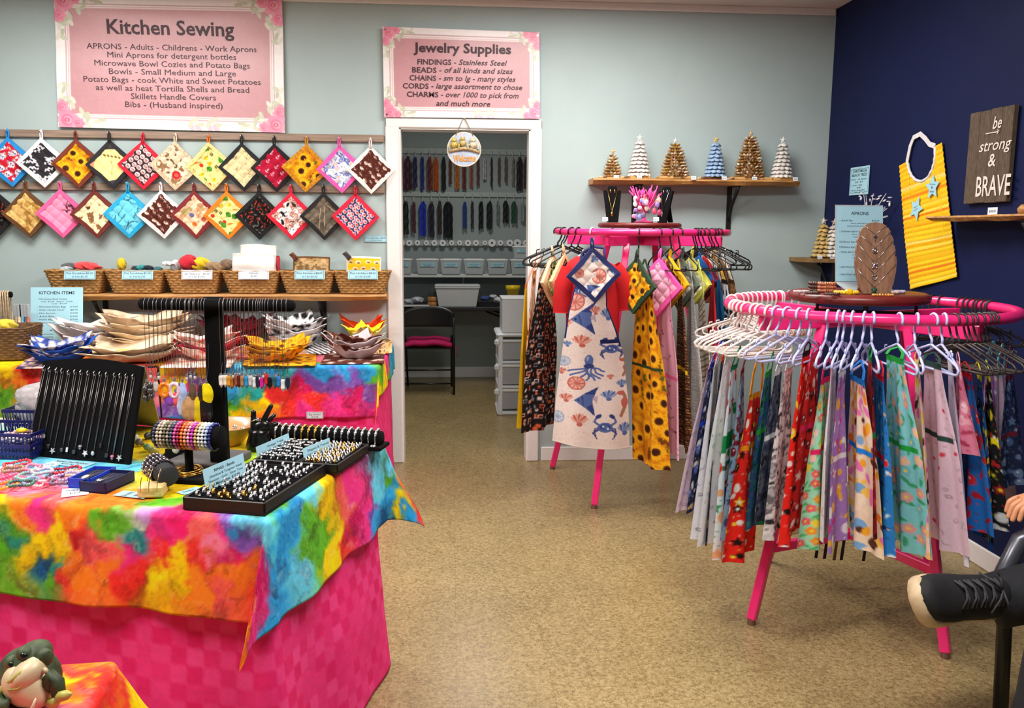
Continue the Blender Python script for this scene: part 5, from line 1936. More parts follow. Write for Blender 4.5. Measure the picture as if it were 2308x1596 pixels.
tray('ring_tray', 'long black tray of plain band rings at the table corner', -.216, .0, .0, .352, .032)
tray('ring_tray', 'black tray of large silver vintage rings behind the band rings', -.226, -.092, .362, .60, .028)
tray('ring_tray', 'black tray of small gold and silver rings along the table edge', -.088, .03, .362, .60, .028)
bandA = band(.0088, .0036, SILVER).build('finger_ring', SILVER, me_only=True)
bandA.materials.append(SILVER)
bandG = band(.0088, .0034, GOLD).build('finger_ring', GOLD, me_only=True)
bandG.materials.append(GOLD)
bandS = band(.0078, .0022, SILVER).build('finger_ring', SILVER, me_only=True)
bandS.materials.append(SILVER)
bandK = band(.0078, .0022, GOLD).build('finger_ring', GOLD, me_only=True)
bandK.materials.append(GOLD)
rA = math.atan2(EX.y, EX.x)
rng = random.Random(12)


def put_ring(me, x, y, z, label, group, rz=0.0, sc=1.0):
 o = bpy.data.objects.new('finger_ring', me)
 COL.objects.link(o)
 o.location = FT.w(x, y, z)
 o.rotation_euler = (rng.uniform(-.15, .15), rng.uniform(-.25, .25), rA + rz)
 o.scale = (sc, sc, sc)
 tag(o, label, 'ring', group)
 return o


for r in range(13):
 for k in range(7):
  if rng.random() < .16:
   continue
  g = (k + r < 4 and rng.random() < .6) or rng.random() < .06
  put_ring(bandG if g else bandA, -.190 + k * .0278 + rng.uniform(-.003, .003), .028 + r * .0236, TT + .032, 'gold band ring standing in the long corner tray' if g else 'silver band ring standing in the long corner tray',
     'gold bands in the corner tray' if g else 'silver bands in the corner tray', .25 + rng.uniform(-.1, .1))
for r in range(12):
 for k in range(8):
  g = rng.random() < .35
  put_ring(bandK if g else bandS, -.076 + k * .0125 + rng.uniform(-.002, .002), .385 + r * .0175, TT + .028, 'small gold ring in the tray along the table edge' if g else 'small silver ring in the tray along the table edge',
     'small gold rings by the table edge' if g else 'small silver rings by the table edge', .5 + rng.uniform(-.3, .3))
# vintage rings: band with a broad face
vm = MB()
vm.ball((0, 0, .012), (.0085, .0065, .003), 12, 6)
vb = band(.0085, .002, SILVER)
vm.add(vb.v, vb.f, True)
vme = vm.build('finger_ring', SILVER, me_only=True)
vme.materials.append(SILVER)
for r in range(7):
 for k in range(5):
  put_ring(vme, -.208 + k * .025 + rng.uniform(-.003, .003), .385 + r * .03 + rng.uniform(-.004, .004), TT + .024, 'silver vintage ring with a broad face in the tray behind the bands', 'broad vintage rings', rng.uniform(-.5, .5), rng.uniform(.9, 1.25))

# cuffs on a long black bar
cr = thing('cuff_stand', 'long low black bar lined with silver cuff bracelets at the back of the trays', 'display stand', tuple(FT.w(-.14, .66, TT)), rA)
MB().box((0, 0, .006), (.40, .085, .012), bev=.002).build('base_slab', BLACKV, cr)
MB().tube([(-.19, .0, .030), (.19, .0, .030)], .024, 14).build('padded_bar', BLACKV, cr)
for i in range(17):
 x = -.14 - .178 + i * .0222
 mb = MB()
 pts = []
 for k in range(15):
  a = -.7 + (PI + 1.4) * k / 14
  pts.append(FT.w(x, .66 + .028 * math.cos(a), TT + .030 + .028 * math.sin(a)))
 mb.tube(pts, [.0042 * (1.0 - .35 * abs(k - 7) / 7) for k in range(15)], 7)
 mb.ball(FT.w(x, .66 - .020, TT + .030 + .018), .0062, 8, 5).ball(FT.w(x, .66 + .004, TT + .030 + .029), (.006, .006, .004), 8, 5)
 g = 5 <= i <= 7
 tag(mb.build('cuff_bracelet', GOLD if g else SILVER), 'gold cuff bracelet on the long low bar' if g else 'silver cuff bracelet on the long low bar', 'bracelet', 'gold cuffs on the long low bar' if g else 'silver cuffs on the long low bar')
for i in range(9):
 x = -.14 - .17 + i * .043
 mb = MB().ball(FT.w(x, .66 - .034, TT + .0165), (.010, .008, .0035), 10, 6)
 mb.tube([FT.w(x + .009 * math.cos(a), .66 - .034 + .009 * math.sin(a), TT + .0145) for a in np.linspace(0, 2 * PI, 14, endpoint=False)], .0015, 5, True)
 tag(mb.build('brooch', SILVER), 'flat silver brooch lying in front of the cuff bracelets', 'brooch', 'brooches before the cuffs')


def card_px(label, bl_, br_, h, z, rows, lean=.15):
 a, b = at(*bl_, z=z), at(*br_, z=z)
 X = (b - a)
 N = X.normalized().cross(UP)
 Z = UP - N * lean
 c = (a + b) / 2 + Z.normalized() * h / 2
 return card('price_card', label, c, X, Z, X.length, h, rows, border=False, th=.0015)


card_px('blue ring price card standing at the edge of the band ring tray', (465, 1109), (555, 1068), .056, TT + .026, [('RINGS - Bands', .5, .27, .5, .13, .01, 'c'), ('(Stainless & Tungsten Steel)', .52, .48, .8, .11, 0, 'c'), ('Titanium - Gold - Silver Tone', .5, .68, .86, .11, 0, 'c'), ('& Mixed Sizes  $15.00', .5, .88, .66, .13, .01, 'c')])
card_px('blue vintage tribal price card behind the band ring tray', (581, 1034), (654, 1001), .034, TT + .022, [('Vintage Tribal', .55, .42, .5, .2, .0, 'c'), ('& Gemstone RINGS - $15.00', .5, .78, .9, .19, 0, 'c')])
card_px('blue elegant rings price card between the two rear ring trays', (686, 1038), (746, 1012), .034, TT + .022, [('Elegant & Trendy', .55, .42, .8, .2, .0, 'c'), ('RINGS', .3, .8, .34, .2, 0, 'c')])


def flat_card(label, pts, rows, paper=PAPER):
 a, b, d = (at(*p, z=TT + .001) for p in pts)        # near left, near right, far left
 X = b - a
 return card('price_card', label, (b + d) / 2, X, UP.cross(X.normalized()), X.length, abs((d - a).dot(UP.cross(X.normalized()))), rows, paper, border=False, th=.001, group='price cards lying on the jewelry table')


flat_card('white price card lying in front of the blue jewelry boxes', ((150, 1120), (212, 1113), (128, 1104)), [('Necklace Sets', .5, .4, .7, .2, 0, 'c'), ('$12.00', .5, .75, .4, .2, 0, 'c')], PAPERW)
flat_card('blue price card lying beside the wooden ring block', ((303, 1133), (328, 1122), (275, 1108)), [('Bracelets', .5, .4, .8, .2, 0, 'c'), ('$8.00', .5, .75, .5, .2, 0, 'c')])
flat_card('blue price card lying at the foot of the slanted board', ((110, 1046), (200, 1055), (118, 1034)), [('Stainless Steel Necklaces', .5, .45, .8, .25, 0, 'c'), ('$15.00', .5, .8, .3, .2, 0, 'c')])
flat_card('long pale price card lying behind the bracelet bar', ((395, 1046), (478, 1012), (380, 1040)), [('Bracelets  $8.00', .5, .6, .8, .4, 0, 'c')], PAPERW)
flat_card('small blue price card lying by the tray corner', ((410, 1117), (455, 1104), (404, 1108)), [('Bangles', .4, .6, .5, .3, 0, 'c')])

# blue gift boxes
BLUEB = mat('blue_card', (28, 60, 190), .5)
DBLUE = mat('dark_blue_card', (18, 22, 74), .6)
for k, (cx, cy, q, lb, rz) in enumerate(((-.575, .145, BLUEB, 'small bright blue jewelry box with a white slim drop inside', .1), (-.515, .125, DBLUE, 'small dark blue jewelry box with a round silver pendant inside', .0))):
 r0 = thing('jewelry_box', lb, 'box', tuple(FT.w(cx, cy, TT)), rA + rz, 'blue jewelry boxes')
 sx, sy, h = .062 + .014 * k, .118, .028
 mb = MB().box((0, 0, .002), (sx, sy, .004))
 for a in (-1, 1):
  mb.box((a * (sx / 2 - .0015), 0, h / 2), (.003, sy, h)).box((0, a * (sy / 2 - .0015), h / 2), (sx, .003, h))
 mb.build('box_wall', q, r0)
 MB().box((0, 0, .012), (sx - .007, sy - .007, .016), bev=.002).build('pad', mat('navy_velvet', (10, 14, 48), .9, vary=.2), r0)
 pl = thing('necklace', 'white drop necklace in the bright blue box' if k == 0 else 'silver round pendant necklace in the dark blue box', 'necklace', tuple(FT.w(cx, cy, TT + .022)), rA + rz, 'necklaces in the blue boxes')
 MB().tube([(-.010, .045, .001), (-.004, .0, .001), (0, -.03, .0015), (.004, 0, .001), (.012, .045, .001)], .0008, 5).build('chain', CHAINM, pl)
 MB().ball((0, -.032, .003), (.006, .016, .004) if k == 0 else (.009, .009, .005), 12, 8).build('charm', mat('charm_box_%d' % k, (232, 228, 214) if k == 0 else (190, 190, 196), .25, 0.0 if k == 0 else .8), pl)

# wooden ring block with a dark bracelet cylinder
wb = thing('bangle_block', 'pale wooden block holding clear bangles in front of the dark bracelets', 'display stand', tuple(FT.w(-.355, .085, TT)), rA + .35)
MB().box((0, 0, .015), (.062, .055, .030), bev=.004).build('block', mat('pale_wood', (224, 190, 130), .5, vary=.2, stretch=(1, 8, 8)), wb)
for k in range(3):
 mb = MB().tube([Vector((-.02 + .02 * k + .004 * math.sin(a), .033 * math.cos(a), .036 + .033 * math.sin(a))) for a in np.linspace(0, 2 * PI, 28, endpoint=False)], .0012, 6, True)
 o = mb.build('clear_bangle', mat('champagne_metal', (206, 176, 120), .25, .9))
 o.data.transform(Matrix.Translation(o.location))
 o.matrix_world = Matrix.Translation(FT.w(-.355, .085, TT)) @ Matrix.Rotation(rA + .35, 4, 'Z')
 tag(o, 'thin champagne bangle standing round the pale wooden block', 'bangle', 'bangles at the wooden block')
cA, cB = FT.w(-.405, .165, TT + .055), FT.w(-.325, .112, TT + .042)
ct = thing('bracelet_roll', 'slanted charcoal roll wrapped in silver and hematite bracelets', 'display stand', tuple((cA + cB) / 2 - UP * .06))
MB().tube([cA, cA + (cB - cA) * .03, cB - (cB - cA) * .03, cB], [.024, .028, .028, .024], 16).build('padded_roll', mat('charcoal_pad', (44, 44, 50), .8), ct, True)
MB().cyl(FT.w(-.365, .138, TT), (cA + cB) / 2, .016).build('post', BLACKV, ct, True)
dc = (cB - cA).normalized()
c1 = dc.orthogonal().normalized()
c2 = dc.cross(c1)
for i in range(6):
 c = cA + (cB - cA) * (.06 + i * .11)
 mb = MB()
 for k in range(20):
  a = 2 * PI * k / 20
  mb.ball(c + (c1 * math.cos(a) + c2 * math.sin(a)) * .031, .0042, 6, 4)
 tag(mb.build('beaded_bracelet', mat('hematite' if i % 2 else 'rose_silver', (84, 80, 88) if i % 2 else (196, 184, 190), .2, .9)), 'dark hematite bead bracelet on the slanted roll' if i % 2 else 'silvery rose bead bracelet on the slanted roll', 'bracelet', 'hematite bracelets on the roll' if i % 2 else 'silver bracelets on the roll')

# black display bust with white disc, stone clusters, bowl, hand
bu = thing('display_bust', 'low black bust with a round white pendant behind the bracelet bar', 'display stand', tuple(FT.w(-.50, .41, TT)))
MB().lathe([(.0, 0), (.042, 0), (.044, .006), (.030, .02), (.028, .05), (.036, .075), (.03, .092), (0, .098)], FT.w(-.50, .41, TT), 24).build('bust_body', BLACKV, bu, True)
pd = at(396, 1012, y=FT.w(-.47, .37).y)
mb = MB().ball(pd, (.011, .004, .014), 14, 8)
tag(mb.build('pendant', mat('mother_of_pearl', (226, 222, 220), .25)), 'round white pendant on the low black bust', 'pendant')
r5 = random.Random(5)
for i, (px, py, q, lb) in enumerate(((292, 985, (150, 150, 120), 'olive pebble pendant at the board edge'), (286, 1000, (196, 190, 150), 'pale green pebble pendant at the board edge'), (306, 988, (210, 206, 196), 'white pebble pendant by the easel leg'), (312, 997, (110, 104, 84), 'dark pebble pendant by the easel leg'),
         (332, 1008, (150, 196, 150), 'jade green pebble pendant beside the bust'), (344, 1016, (206, 206, 130), 'yellow green pebble pendant beside the bust'), (333, 982, (60, 60, 66), 'dark glass pendant beside the bust'), (344, 978, (120, 124, 130), 'smoky glass pendant beside the bust'))):
 p = at(px, py + 8, z=TT)
 hz = .012 + .02 * (i % 3)
 mb = MB().ball(p + UP * (.012), (.011, .009, .013), 10, 7, M3(.3 * i, .2 * i, i))
 mb.ball(p + UP * .006 + Vector((.010, .004, 0)), (.008, .007, .007), 8, 6)
 tag(mb.build('stone_pendant', mat('pebble_%d' % i, q, .3, vary=.3, vscale=70)), lb, 'pendant', 'pebble pendants round the bust')
bw = FT.w(-.445, .60, TT)
br_ = thing('ceramic_bowl', 'wide tan glazed bowl behind the T-shaped stand', 'bowl', tuple(bw))
MB().lathe([(0, .0), (.045, 0), (.05, .004), (.075, .035), (.102, .062), (.106, .066), (.100, .066), (.07, .042), (.045, .016), (0, .012)], bw, 36).build('bowl_body', mat('tan_glaze', (186, 138, 92), .25, vary=.25, vscale=14, coat=.4), br_, True)
for i in range(14):
 a = i * 2.4
 p = bw + Vector((.028 * math.cos(a) * (1 + i % 3 * .4), .028 * math.sin(a) * (1 + i % 3 * .4), .03 + .006 * (i % 3)))
 mb = MB().ball(p, (.010, .008, .005), 8, 5, M3(i, .5 * i, 0))
 tag(mb.build('silver_charm', SILVER), 'small silver charm lying in the tan bowl', 'charm', 'charms in the tan bowl')
hd = FT.w(-.315, .565, TT)
hr = thing('hand_display', 'glossy black hand-shaped ring holder beside the vintage ring tray', 'display stand', tuple(hd))
HB = mat('black_gloss', (12, 11, 13), .22)
MB().lathe([(0, 0), (.036, 0), (.040, .008), (.036, .03), (.030, .048), (.031, .06), (0, .07)], hd, 22).build('wrist', HB, hr, True)
mb = MB()
mb.ball(hd + Vector((.005, 0, .066)), (.034, .018, .026), 14, 9, M3(0, -.5, 0))
for a, L, r in (((.010, .0, .08), (.034, -.004, .062), .0085), ((.018, .004, .076), (.030, .016, .03), .008), ((.026, .0, .07), (.032, .010, .010), .008), ((-.016, 0, .072), (.004, -.004, .052), .009)):
 p = hd + Vector(a)
 q = Vector(L)
 mb.tube([p - q * .3, p, p + q * .5, p + q * .9, p + q * .97, p + q], [r * 1.1, r, r * .95, r * .85, r * .6, r * .2], 10)
mb.build('palm', HB, hr, True)
mb = MB().tube([hd + Vector((-.010 + .011 * math.cos(a), .011 * math.sin(a), .093 + .004 * math.cos(a))) for a in np.linspace(0, 2 * PI, 18, endpoint=False)], .0022, 6, True)
tag(mb.build('finger_ring', SILVER), 'silver ring on the thumb of the black hand display', 'ring')

# blue baskets at the edge of the picture
NETB = mat('navy_plastic', (24, 26, 92), .35)


def crate(label, c, sx, sy, h, rz):
 root = thing('plastic_basket', label, 'basket', tuple(c), rA + rz, 'navy plastic baskets')
 mb = MB().box((0, 0, .003), (sx * .92, sy * .92, .004))
 for (ax, s) in (('x', 1), ('x', -1), ('y', 1), ('y', -1)):
  L = sx if ax == 'y' else sy
  D = sy if ax == 'y' else sx
  nb = int(L / .011)
  for i in range(nb + 1):
   t = -L / 2 + L * i / nb
   lo, hi = ((t * .92, s * D / 2 * .92, .003), (t, s * D / 2, h)) if ax == 'y' else ((s * D / 2 * .92, t * .92, .003), (s * D / 2, t, h))
   mb.tube([lo, hi], .0018, 4)
  for zz in (.018, h * .55, h):
   f = .92 + .08 * zz / h
   a, b = ((-L / 2 * f, s * D / 2 * f, zz), (L / 2 * f, s * D / 2 * f, zz)) if ax == 'y' else ((s * D / 2 * f, -L / 2 * f, zz), (s * D / 2 * f, L / 2 * f, zz))
   mb.box(((a[0] + b[0]) / 2, (a[1] + b[1]) / 2, zz), (max(abs(a[0] - b[0]), .004), max(abs(a[1] - b[1]), .004), .009))
 mb.build('lattice_wall', NETB, root)


k1 = FT.w(-1.02, .36, TT)
crate('navy plastic basket of pearl strands beside the slanted board', k1, .24, .17, .075, .14)
k2 = FT.w(-1.02, .56, TT)
crate('navy plastic basket of bagged beads behind the pearl basket', k2, .26, .16, .10, .14)
mb = MB()
n, m = 24, 14
vs = []
for j in range(m + 1):
 for k in range(n):
  a, b = PI * j / m, 2 * PI * k / n
  q = 1 + .14 * math.sin(3 * b + j) + .08 * math.sin(7 * b + 2 * j)
  vs.append(k2 + Vector((.15 * q * math.sin(a) * math.cos(b) + .02, .075 * q * math.sin(a) * math.sin(b), .115 - .068 * math.cos(a) * (1 + .2 * math.sin(b * 2)))))
mb.add(vs, [(j * n + k, j * n + (k + 1) % n, (j + 1) * n + (k + 1) % n, (j + 1) * n + k) for j in range(m) for k in range(n)], True)
tag(mb.build('plastic_bag', mat('crinkled_clear_bag', (226, 218, 220), .15, trans=.35, vary=.15, vscale=40, bump=.8, bscale=60)), 'crinkled clear plastic bag heaped in the rear navy basket', 'bag')
mb = MB().ball(k2 + Vector((.13, -.045, .12)), (.018, .014, .014), 12, 8)
tag(mb.build('bead', mat('red_bead', (214, 36, 60), .25)), 'large red bead lying on the crinkled bag', 'bead')
for i, (q, nm) in enumerate((((236, 236, 240), 'white pearl'), ((70, 76, 120), 'slate blue'), ((190, 180, 190), 'grey pearl'), ((220, 170, 170), 'dusty pink'))):
 mb = MB()
 for k in range(30):
  a = 2 * PI * k / 30
  mb.ball(k1 + Vector((-.02 + .035 * i - .02 + .05 * math.cos(a), .04 * math.sin(a) - .01, .03 + .010 * i + .006 * math.sin(3 * a))), .0058, 7, 5)
 tag(mb.build('beaded_bracelet', mat('bead_%d_%d_%d' % q, q, .2, coat=.4)), '%s bead strand curled in the front navy basket' % nm, 'bracelet', 'strands in the navy basket')
mb = MB().ball(k1 + Vector((.05, -.03, .075)), (.016, .012, .008), 12, 8)
tag(mb.build('brooch', mat('yellow_glass', (240, 210, 20), .2, coat=.5)), 'yellow glass brooch on top of the front navy basket', 'brooch')

# loose pile of beaded bracelets
PILE = [((236, 224, 226), 'pearl white'), ((226, 60, 70), 'bright red'), ((246, 150, 180), 'light pink'), ((240, 110, 150), 'rose'), ((150, 190, 190), 'pale teal'), ((206, 206, 220), 'clear crystal'), ((90, 60, 80), 'plum'), ((230, 150, 60), 'amber'), ((60, 110, 100), 'deep green'),
  ((236, 190, 200), 'blush'), ((214, 90, 120), 'raspberry'), ((180, 160, 200), 'lilac'), ((230, 230, 236), 'frosted'), ((190, 40, 60), 'garnet'), ((170, 130, 110), 'bronze'), ((130, 150, 180), 'steel blue'), ((250, 190, 170), 'peach'), ((120, 90, 120), 'mauve')]
rp = random.Random(3)
spotsP = [(8, 1058), (40, 1048), (75, 1060), (20, 1078), (58, 1076), (96, 1068), (128, 1072), (10, 1098), (48, 1096), (84, 1090), (118, 1088), (150, 1080), (104, 1050), (150, 1062), (30, 1064), (70, 1084), (170, 1070), (140, 1092)]
for i, ((px, py), (q, nm)) in enumerate(zip(spotsP, PILE)):
 c = at(px, py, z=TT + .006)
 rr = rp.uniform(.026, .036)
 el = rp.uniform(.55, .95)
 th = rp.uniform(0, 3)
 lift = .004 * (i % 3)
 mb = MB()
 for k in range(24):
  a = 2 * PI * k / 24
  x, y = rr * math.cos(a), rr * el * math.sin(a)
  mb.ball(c + Vector((x * math.cos(th) - y * math.sin(th), x * math.sin(th) + y * math.cos(th), lift + .002 * math.sin(3 * a))), .0042 + .0012 * ((k + i) % 2), 7, 5,
    col=tuple(max(0, min(255, v + rp.randint(-22, 18))) for v in q))
 tag(mb.build('beaded_bracelet', mat('glossy_bead')), '%s beaded bracelet in the loose pile beside the blue boxes' % nm, 'bracelet', 'loose pile of beaded bracelets')

# ------------------------------------------------------------------ store room behind the doorway
YB = 3.1
PEG = mat('painted_board', (168, 176, 174), .6, vary=.03)
WSH = mat('white_shelf_paint', (214, 216, 214), .45, vary=.02)


def strip(name, label, py0, py1, pegs, y=YB):
 z0, z1 = at(1046, py1, y=y).z, at(1046, py0, y=y).z
 root = thing(name, label, 'rail', (.45, y, z0), 0, 'store room peg rails')
 MB().box((.45, y - .01, (z0 + z1) / 2), (2.3, .02, z1 - z0), bev=.003).build('board', PEG, root, True)
 for px in pegs:
  p = at(px, (py0 + py1) / 2 + 2, y=y - .02)
  MB().tube([p, p + Vector((0, -.03, -.004)), p + Vector((0, -.05, .006))], .003, 6).build('peg', CHROME, root, True)
 return z0


s1 = [905, 920, 936, 952, 968, 982, 1000, 1015, 1030.5, 1046.5, 1062.5, 1077.6, 1092, 1108, 1125, 1140, 1155, 1171, 1185]
s2 = [914.5, 932.6, 952.6, 972, 991, 1010, 1047.5, 1064.5, 1084, 1103, 1122, 1140, 1158, 1177]
strip('peg_rail', 'upper pale peg rail of bead strands seen through the doorway', 335, 348, s1)
strip('peg_rail', 'second pale peg rail of bead strands seen through the doorway', 433, 444, s2)


def strands(px, py0, py1, wpx, rgb, label, glint=None):
 a, b = at(px, py0, y=YB - .05), at(px, py1, y=YB - .05)
 w = wpx / scale_at(a) / 2
 rr = random.Random(int(px * 10 + py0))
 root = thing('bead_strand', label, 'bead strand', tuple(b), 0, 'bead strands on the store room rails')
 mb = MB()
 k = max(2, int(wpx / 3.2))
 for i in range(k):
  ox = (-1 + 2 * (i + .5) / k) * w
  oy = rr.uniform(-.012, .012)
  n = 34
  e0, e1 = rr.uniform(0, .02), rr.uniform(0, .02)
  pts = [(a.x + ox * (.35 + .65 * min(1, t * 8)) + .002 * math.sin(t * 20 + i), a.y + oy, a.z - e0 - (a.z - b.z - e0 - e1) * t) for t in [j / n for j in range(n + 1)]]
  mb.tube(pts, [w / k * (1.15 if j % 2 else .75) for j in range(n + 1)], 6)
 mb.build('beads', mat('bead_%d_%d_%d' % rgb, rgb, .22, vary=.45, vscale=90, coat=.5), root, True)
 MB().tube([a + Vector((0, 0, -.01)), a + Vector((0, 0, .045))], .002, 5).build('hanging_thread', WHITEP, root, True)


U = [((150, 70, 96), 'dusty rose', 12, 428), ((64, 20, 44), 'dark plum crystal', 17, 432), ((36, 26, 90), 'indigo', 9, 427), ((20, 40, 130), 'royal blue', 8, 432), ((104, 20, 20), 'dark red', 10, 431), ((190, 84, 12), 'bright orange', 13, 433), ((14, 16, 20), 'black', 10, 432), ((100, 54, 34), 'rust speckled', 7, 416), ((190, 110, 26), 'amber', 10, 428),
  ((110, 40, 26), 'brick', 9, 430), ((150, 80, 60), 'salmon coral', 8, 423), ((96, 60, 62), 'mauve chip', 7, 420), ((190, 180, 184), 'white and pewter', 8, 409), ((44, 14, 22), 'thin black cherry', 5, 426), ((96, 66, 72), 'smoky pink', 6, 420), ((100, 78, 80), 'faint taupe', 6, 415), ((150, 140, 140), 'silver flecked', 6, 418), ((40, 14, 22), 'thick dark maroon', 14, 432), ((60, 20, 40), 'wine', 8, 430)]
for px, (q, nm, w, y1) in zip(s1, U):
 strands(px, 352, y1, w, q, '%s bead strands on the upper peg rail of the store room' % nm)
U2 = [((16, 16, 20), 'glossy black', 12, 531), ((90, 40, 46), 'maroon chip', 9, 527), ((24, 50, 180), 'bright cobalt', 16, 535), ((44, 38, 56), 'grey violet', 14, 538), ((50, 36, 36), 'dark brown', 10, 532), ((8, 8, 12), 'thick jet black', 21, 540), ((28, 60, 130), 'sapphire', 10, 518), ((40, 44, 44), 'speckled onyx', 7, 517), ((8, 10, 12), 'short jet', 11, 519), ((10, 12, 16), 'round-ended black', 13, 519),
  ((110, 124, 122), 'nearly clear', 6, 506), ((12, 14, 16), 'ragged black', 13, 505), ((30, 70, 50), 'forest green', 12, 505), ((140, 152, 148), 'pale frosted', 10, 503)]
for px, (q, nm, w, y1) in zip(s2, U2):
 strands(px, 452, y1, w, q, '%s bead strands on the second peg rail of the store room' % nm)
strip('spool_rail', 'pale rail of white ribbon spools in the store room', 541, 555, ())
for i, px in enumerate([906, 922.7, 941, 961, 979, 998, 1018, 1036, 1054.5, 1072.6, 1092.6, 1108.6, 1127.7, 1148.7, 1165.8, 1184.8]):
 p = at(px, 547.5, y=YB - .03)
 R = (.026, .030, .026, .024, .028, .030, .024, .024, .030, .028, .022, .036, .026, .032, .036, .028)[i]
 root = thing('thread_spool', 'small white spool of stringing thread on the store room rail', 'spool', tuple(p), 0, 'white thread spools in the store room')
 MB().cyl(p, p + Vector((0, -.004, 0)), R, n=20).cyl(p + Vector((0, -.03, 0)), p + Vector((0, -.034, 0)), R, n=20).cyl(p + Vector((0, -.004, 0)), p + Vector((0, -.03, 0)), R * .7, n=16).build('flange', WHITEP, root, True)
 MB().cyl(p + Vector((0, -.034, 0)), p + Vector((0, -.036, 0)), R * .3, n=12).build('peg_end', mat('grey_plastic', (70, 72, 72), .5), root, True)
zs = at(1046, 618, y=2.80).z
sr = thing('store_shelf', 'white shelf holding lidded clear bins in the store room', 'shelf', (.45, 2.95, zs - .03))
MB().box((.45, 2.95, zs - .016), (2.3, .30, .032), bev=.003).build('board', WSH, sr, True)
for x in (-.2, .42, 1.05):
 MB().box((x, 3.085, zs - .13), (.02, .02, .2)).box((x, 2.99, zs - .045), (.02, .2, .02)).build('bracket', WSH, sr, True)

BINP = mat('bin_plastic', (206, 214, 216), .3, trans=.3, vary=.03)


def bin_(name, label, c, w, d, h, content, card_rows=None, lid=True, group='clear lidded bins in the store room', m=BINP):
 root = thing(name, label, 'bin', tuple(c), 0, group)
 mb = MB()
 t = .003
 for (x, y, sx, sy) in ((0, -d / 2, w, t), (0, d / 2, w, t), (-w / 2, 0, t, d), (w / 2, 0, t, d)):
  lo = .86
  vs = []
  for zz, f in ((0, lo), (h, 1)):
   for a, b in ((-1, -1), (1, -1), (1, 1), (-1, 1)):
    vs.append(c + Vector(((x + a * sx / 2) * f, (y + b * sy / 2) * f, zz)))
  mb.add(vs, [(0, 3, 2, 1), (4, 5, 6, 7), (0, 1, 5, 4), (1, 2, 6, 5), (2, 3, 7, 6), (3, 0, 4, 7)])
 mb.box(c + Vector((0, 0, .002)), (w * .86, d * .86, .004))
 mb.build('tub', m, root, True)
 if lid:
  MB().box(c + Vector((0, 0, h + .006)), (w + .014, d + .014, .014), bev=.004).box(c + Vector((0, 0, h + .014)), (w * .8, d * .75, .006), bev=.002).build('lid', mat('bin_lid', (232, 234, 234), .35, vary=.02), root, True)
 if content:
  MB().box(c + Vector((0, 0, .006 + h * .28)), (w * .86, d * .84, h * .5), bev=.008).build('contents', mat('content_%d_%d_%d' % content, content, .7, vary=.4, vscale=50), root, True)
 if card_rows:
  card('paper_label', '', c + Vector((0, -d / 2 - .006, h * .70)), (1, 0, 0), (0, -.1, 1), w * .66, h * .3, card_rows, parent=root, border=False)
 return root


for i, (a, b, q, nm) in enumerate(((884, 932, (120, 124, 128), 'grey parts'), (937, 991, (84, 88, 94), 'dark metal parts'), (991, 1042, (170, 160, 140), 'tan parts'), (1043, 1093, (150, 154, 158), 'silver parts'), (1095, 1145, (200, 186, 150), 'cream beads'), (1147, 1200, (100, 104, 108), 'charcoal parts'))):
 c = at((a + b) / 2, 618, y=2.86)
 c.z = zs + .001
 w = (b - a - 6) / scale_at(c)
 bin_('storage_bin', 'small clear lidded bin of %s on the white store room shelf' % nm, c, w, .16, .125, q, [('Jewelry Supplies', .5, .45, .8, .28, 0, 'c'), ('Findings', .5, .85, .5, .26, 0, 'c')])
c = at(1178, 590, y=2.86)
c.z = zs + .15
bin_('storage_bin', 'small clear lidded bin stacked above the charcoal parts bin', c, .19, .15, .10, (140, 146, 150), [('Chains', .5, .6, .5, .4, 0, 'c')])

# work table
zt = at(1000, 692, y=2.50).z
wt = thing('work_table', 'dark folding work table along the store room wall', 'table', (.45, 2.78, 0))
DTAB = mat('dark_table_top', (38, 34, 40), .4)
MB().box((.42, 2.79, zt - .02), (2.2, .60, .035), bev=.006).build('table_top', DTAB, wt, True)
for x in (-.5, 1.35):
 for y in (2.55, 3.02):
  MB().tube([(x, y, zt - .04), (x, y, .0)], .014, 8).build('leg', BLACKM, wt, True)
MB().tube([(.62, 2.62, zt - .05), (1.32, 2.62, zt - .32)], .009, 6).build('brace', BLACKM, wt, True)
MB().tube([(.62, 2.95, zt - .05), (1.32, 2.95, zt - .28)], .009, 6).build('brace', BLACKM, wt, True)
c = at(1031, 694, y=2.62)
c.z = zt + .001
wtub = 96 / scale_at(c)
FROST = mat('frosted_tub', (226, 230, 232), .35, trans=.25, vary=.02)
for k in range(2):
 cc = c + Vector((0, 0, .016 * k))
 root = bin_('plastic_tub', ('frosted open tub on the work table, outer one of the nested pair', 'frosted open tub nested inside another on the work table')[k], cc, wtub * (1 if k == 0 else .99), .22, .175, None, None, False, 'nested frosted tubs', FROST)
 mb = MB()
 for (x, y, sx, sy) in ((0, -.113, wtub + .02, .012), (0, .113, wtub + .02, .012), (-wtub / 2 - .004, 0, .012, .23), (wtub / 2 + .004, 0, .012, .23)):
  mb.box(cc + Vector((x, y, .172)), (sx, sy, .010), bev=.003)
 mb.build('rim', FROST, root, True)
pc_ = at(1156, 671, y=2.62)
pr_ = thing('flower_pot', 'bright yellow flower pot on a box of the work table', 'pot', tuple(pc_))
MB().lathe([(0, 0), (.047, 0), (.056, .07), (.066, .074), (.068, .112), (.060, .112), (.050, .02), (0, .015)], pc_, 28).build('pot_body', mat('yellow_glaze', (236, 200, 20), .35), pr_, True)
tag(MB().box((pc_.x + .02, 2.64, (zt + pc_.z) / 2), (.26, .18, pc_.z - zt - .002), bev=.006).build('clear_case', CLEAR), 'low clear case under the yellow flower pot', 'case')
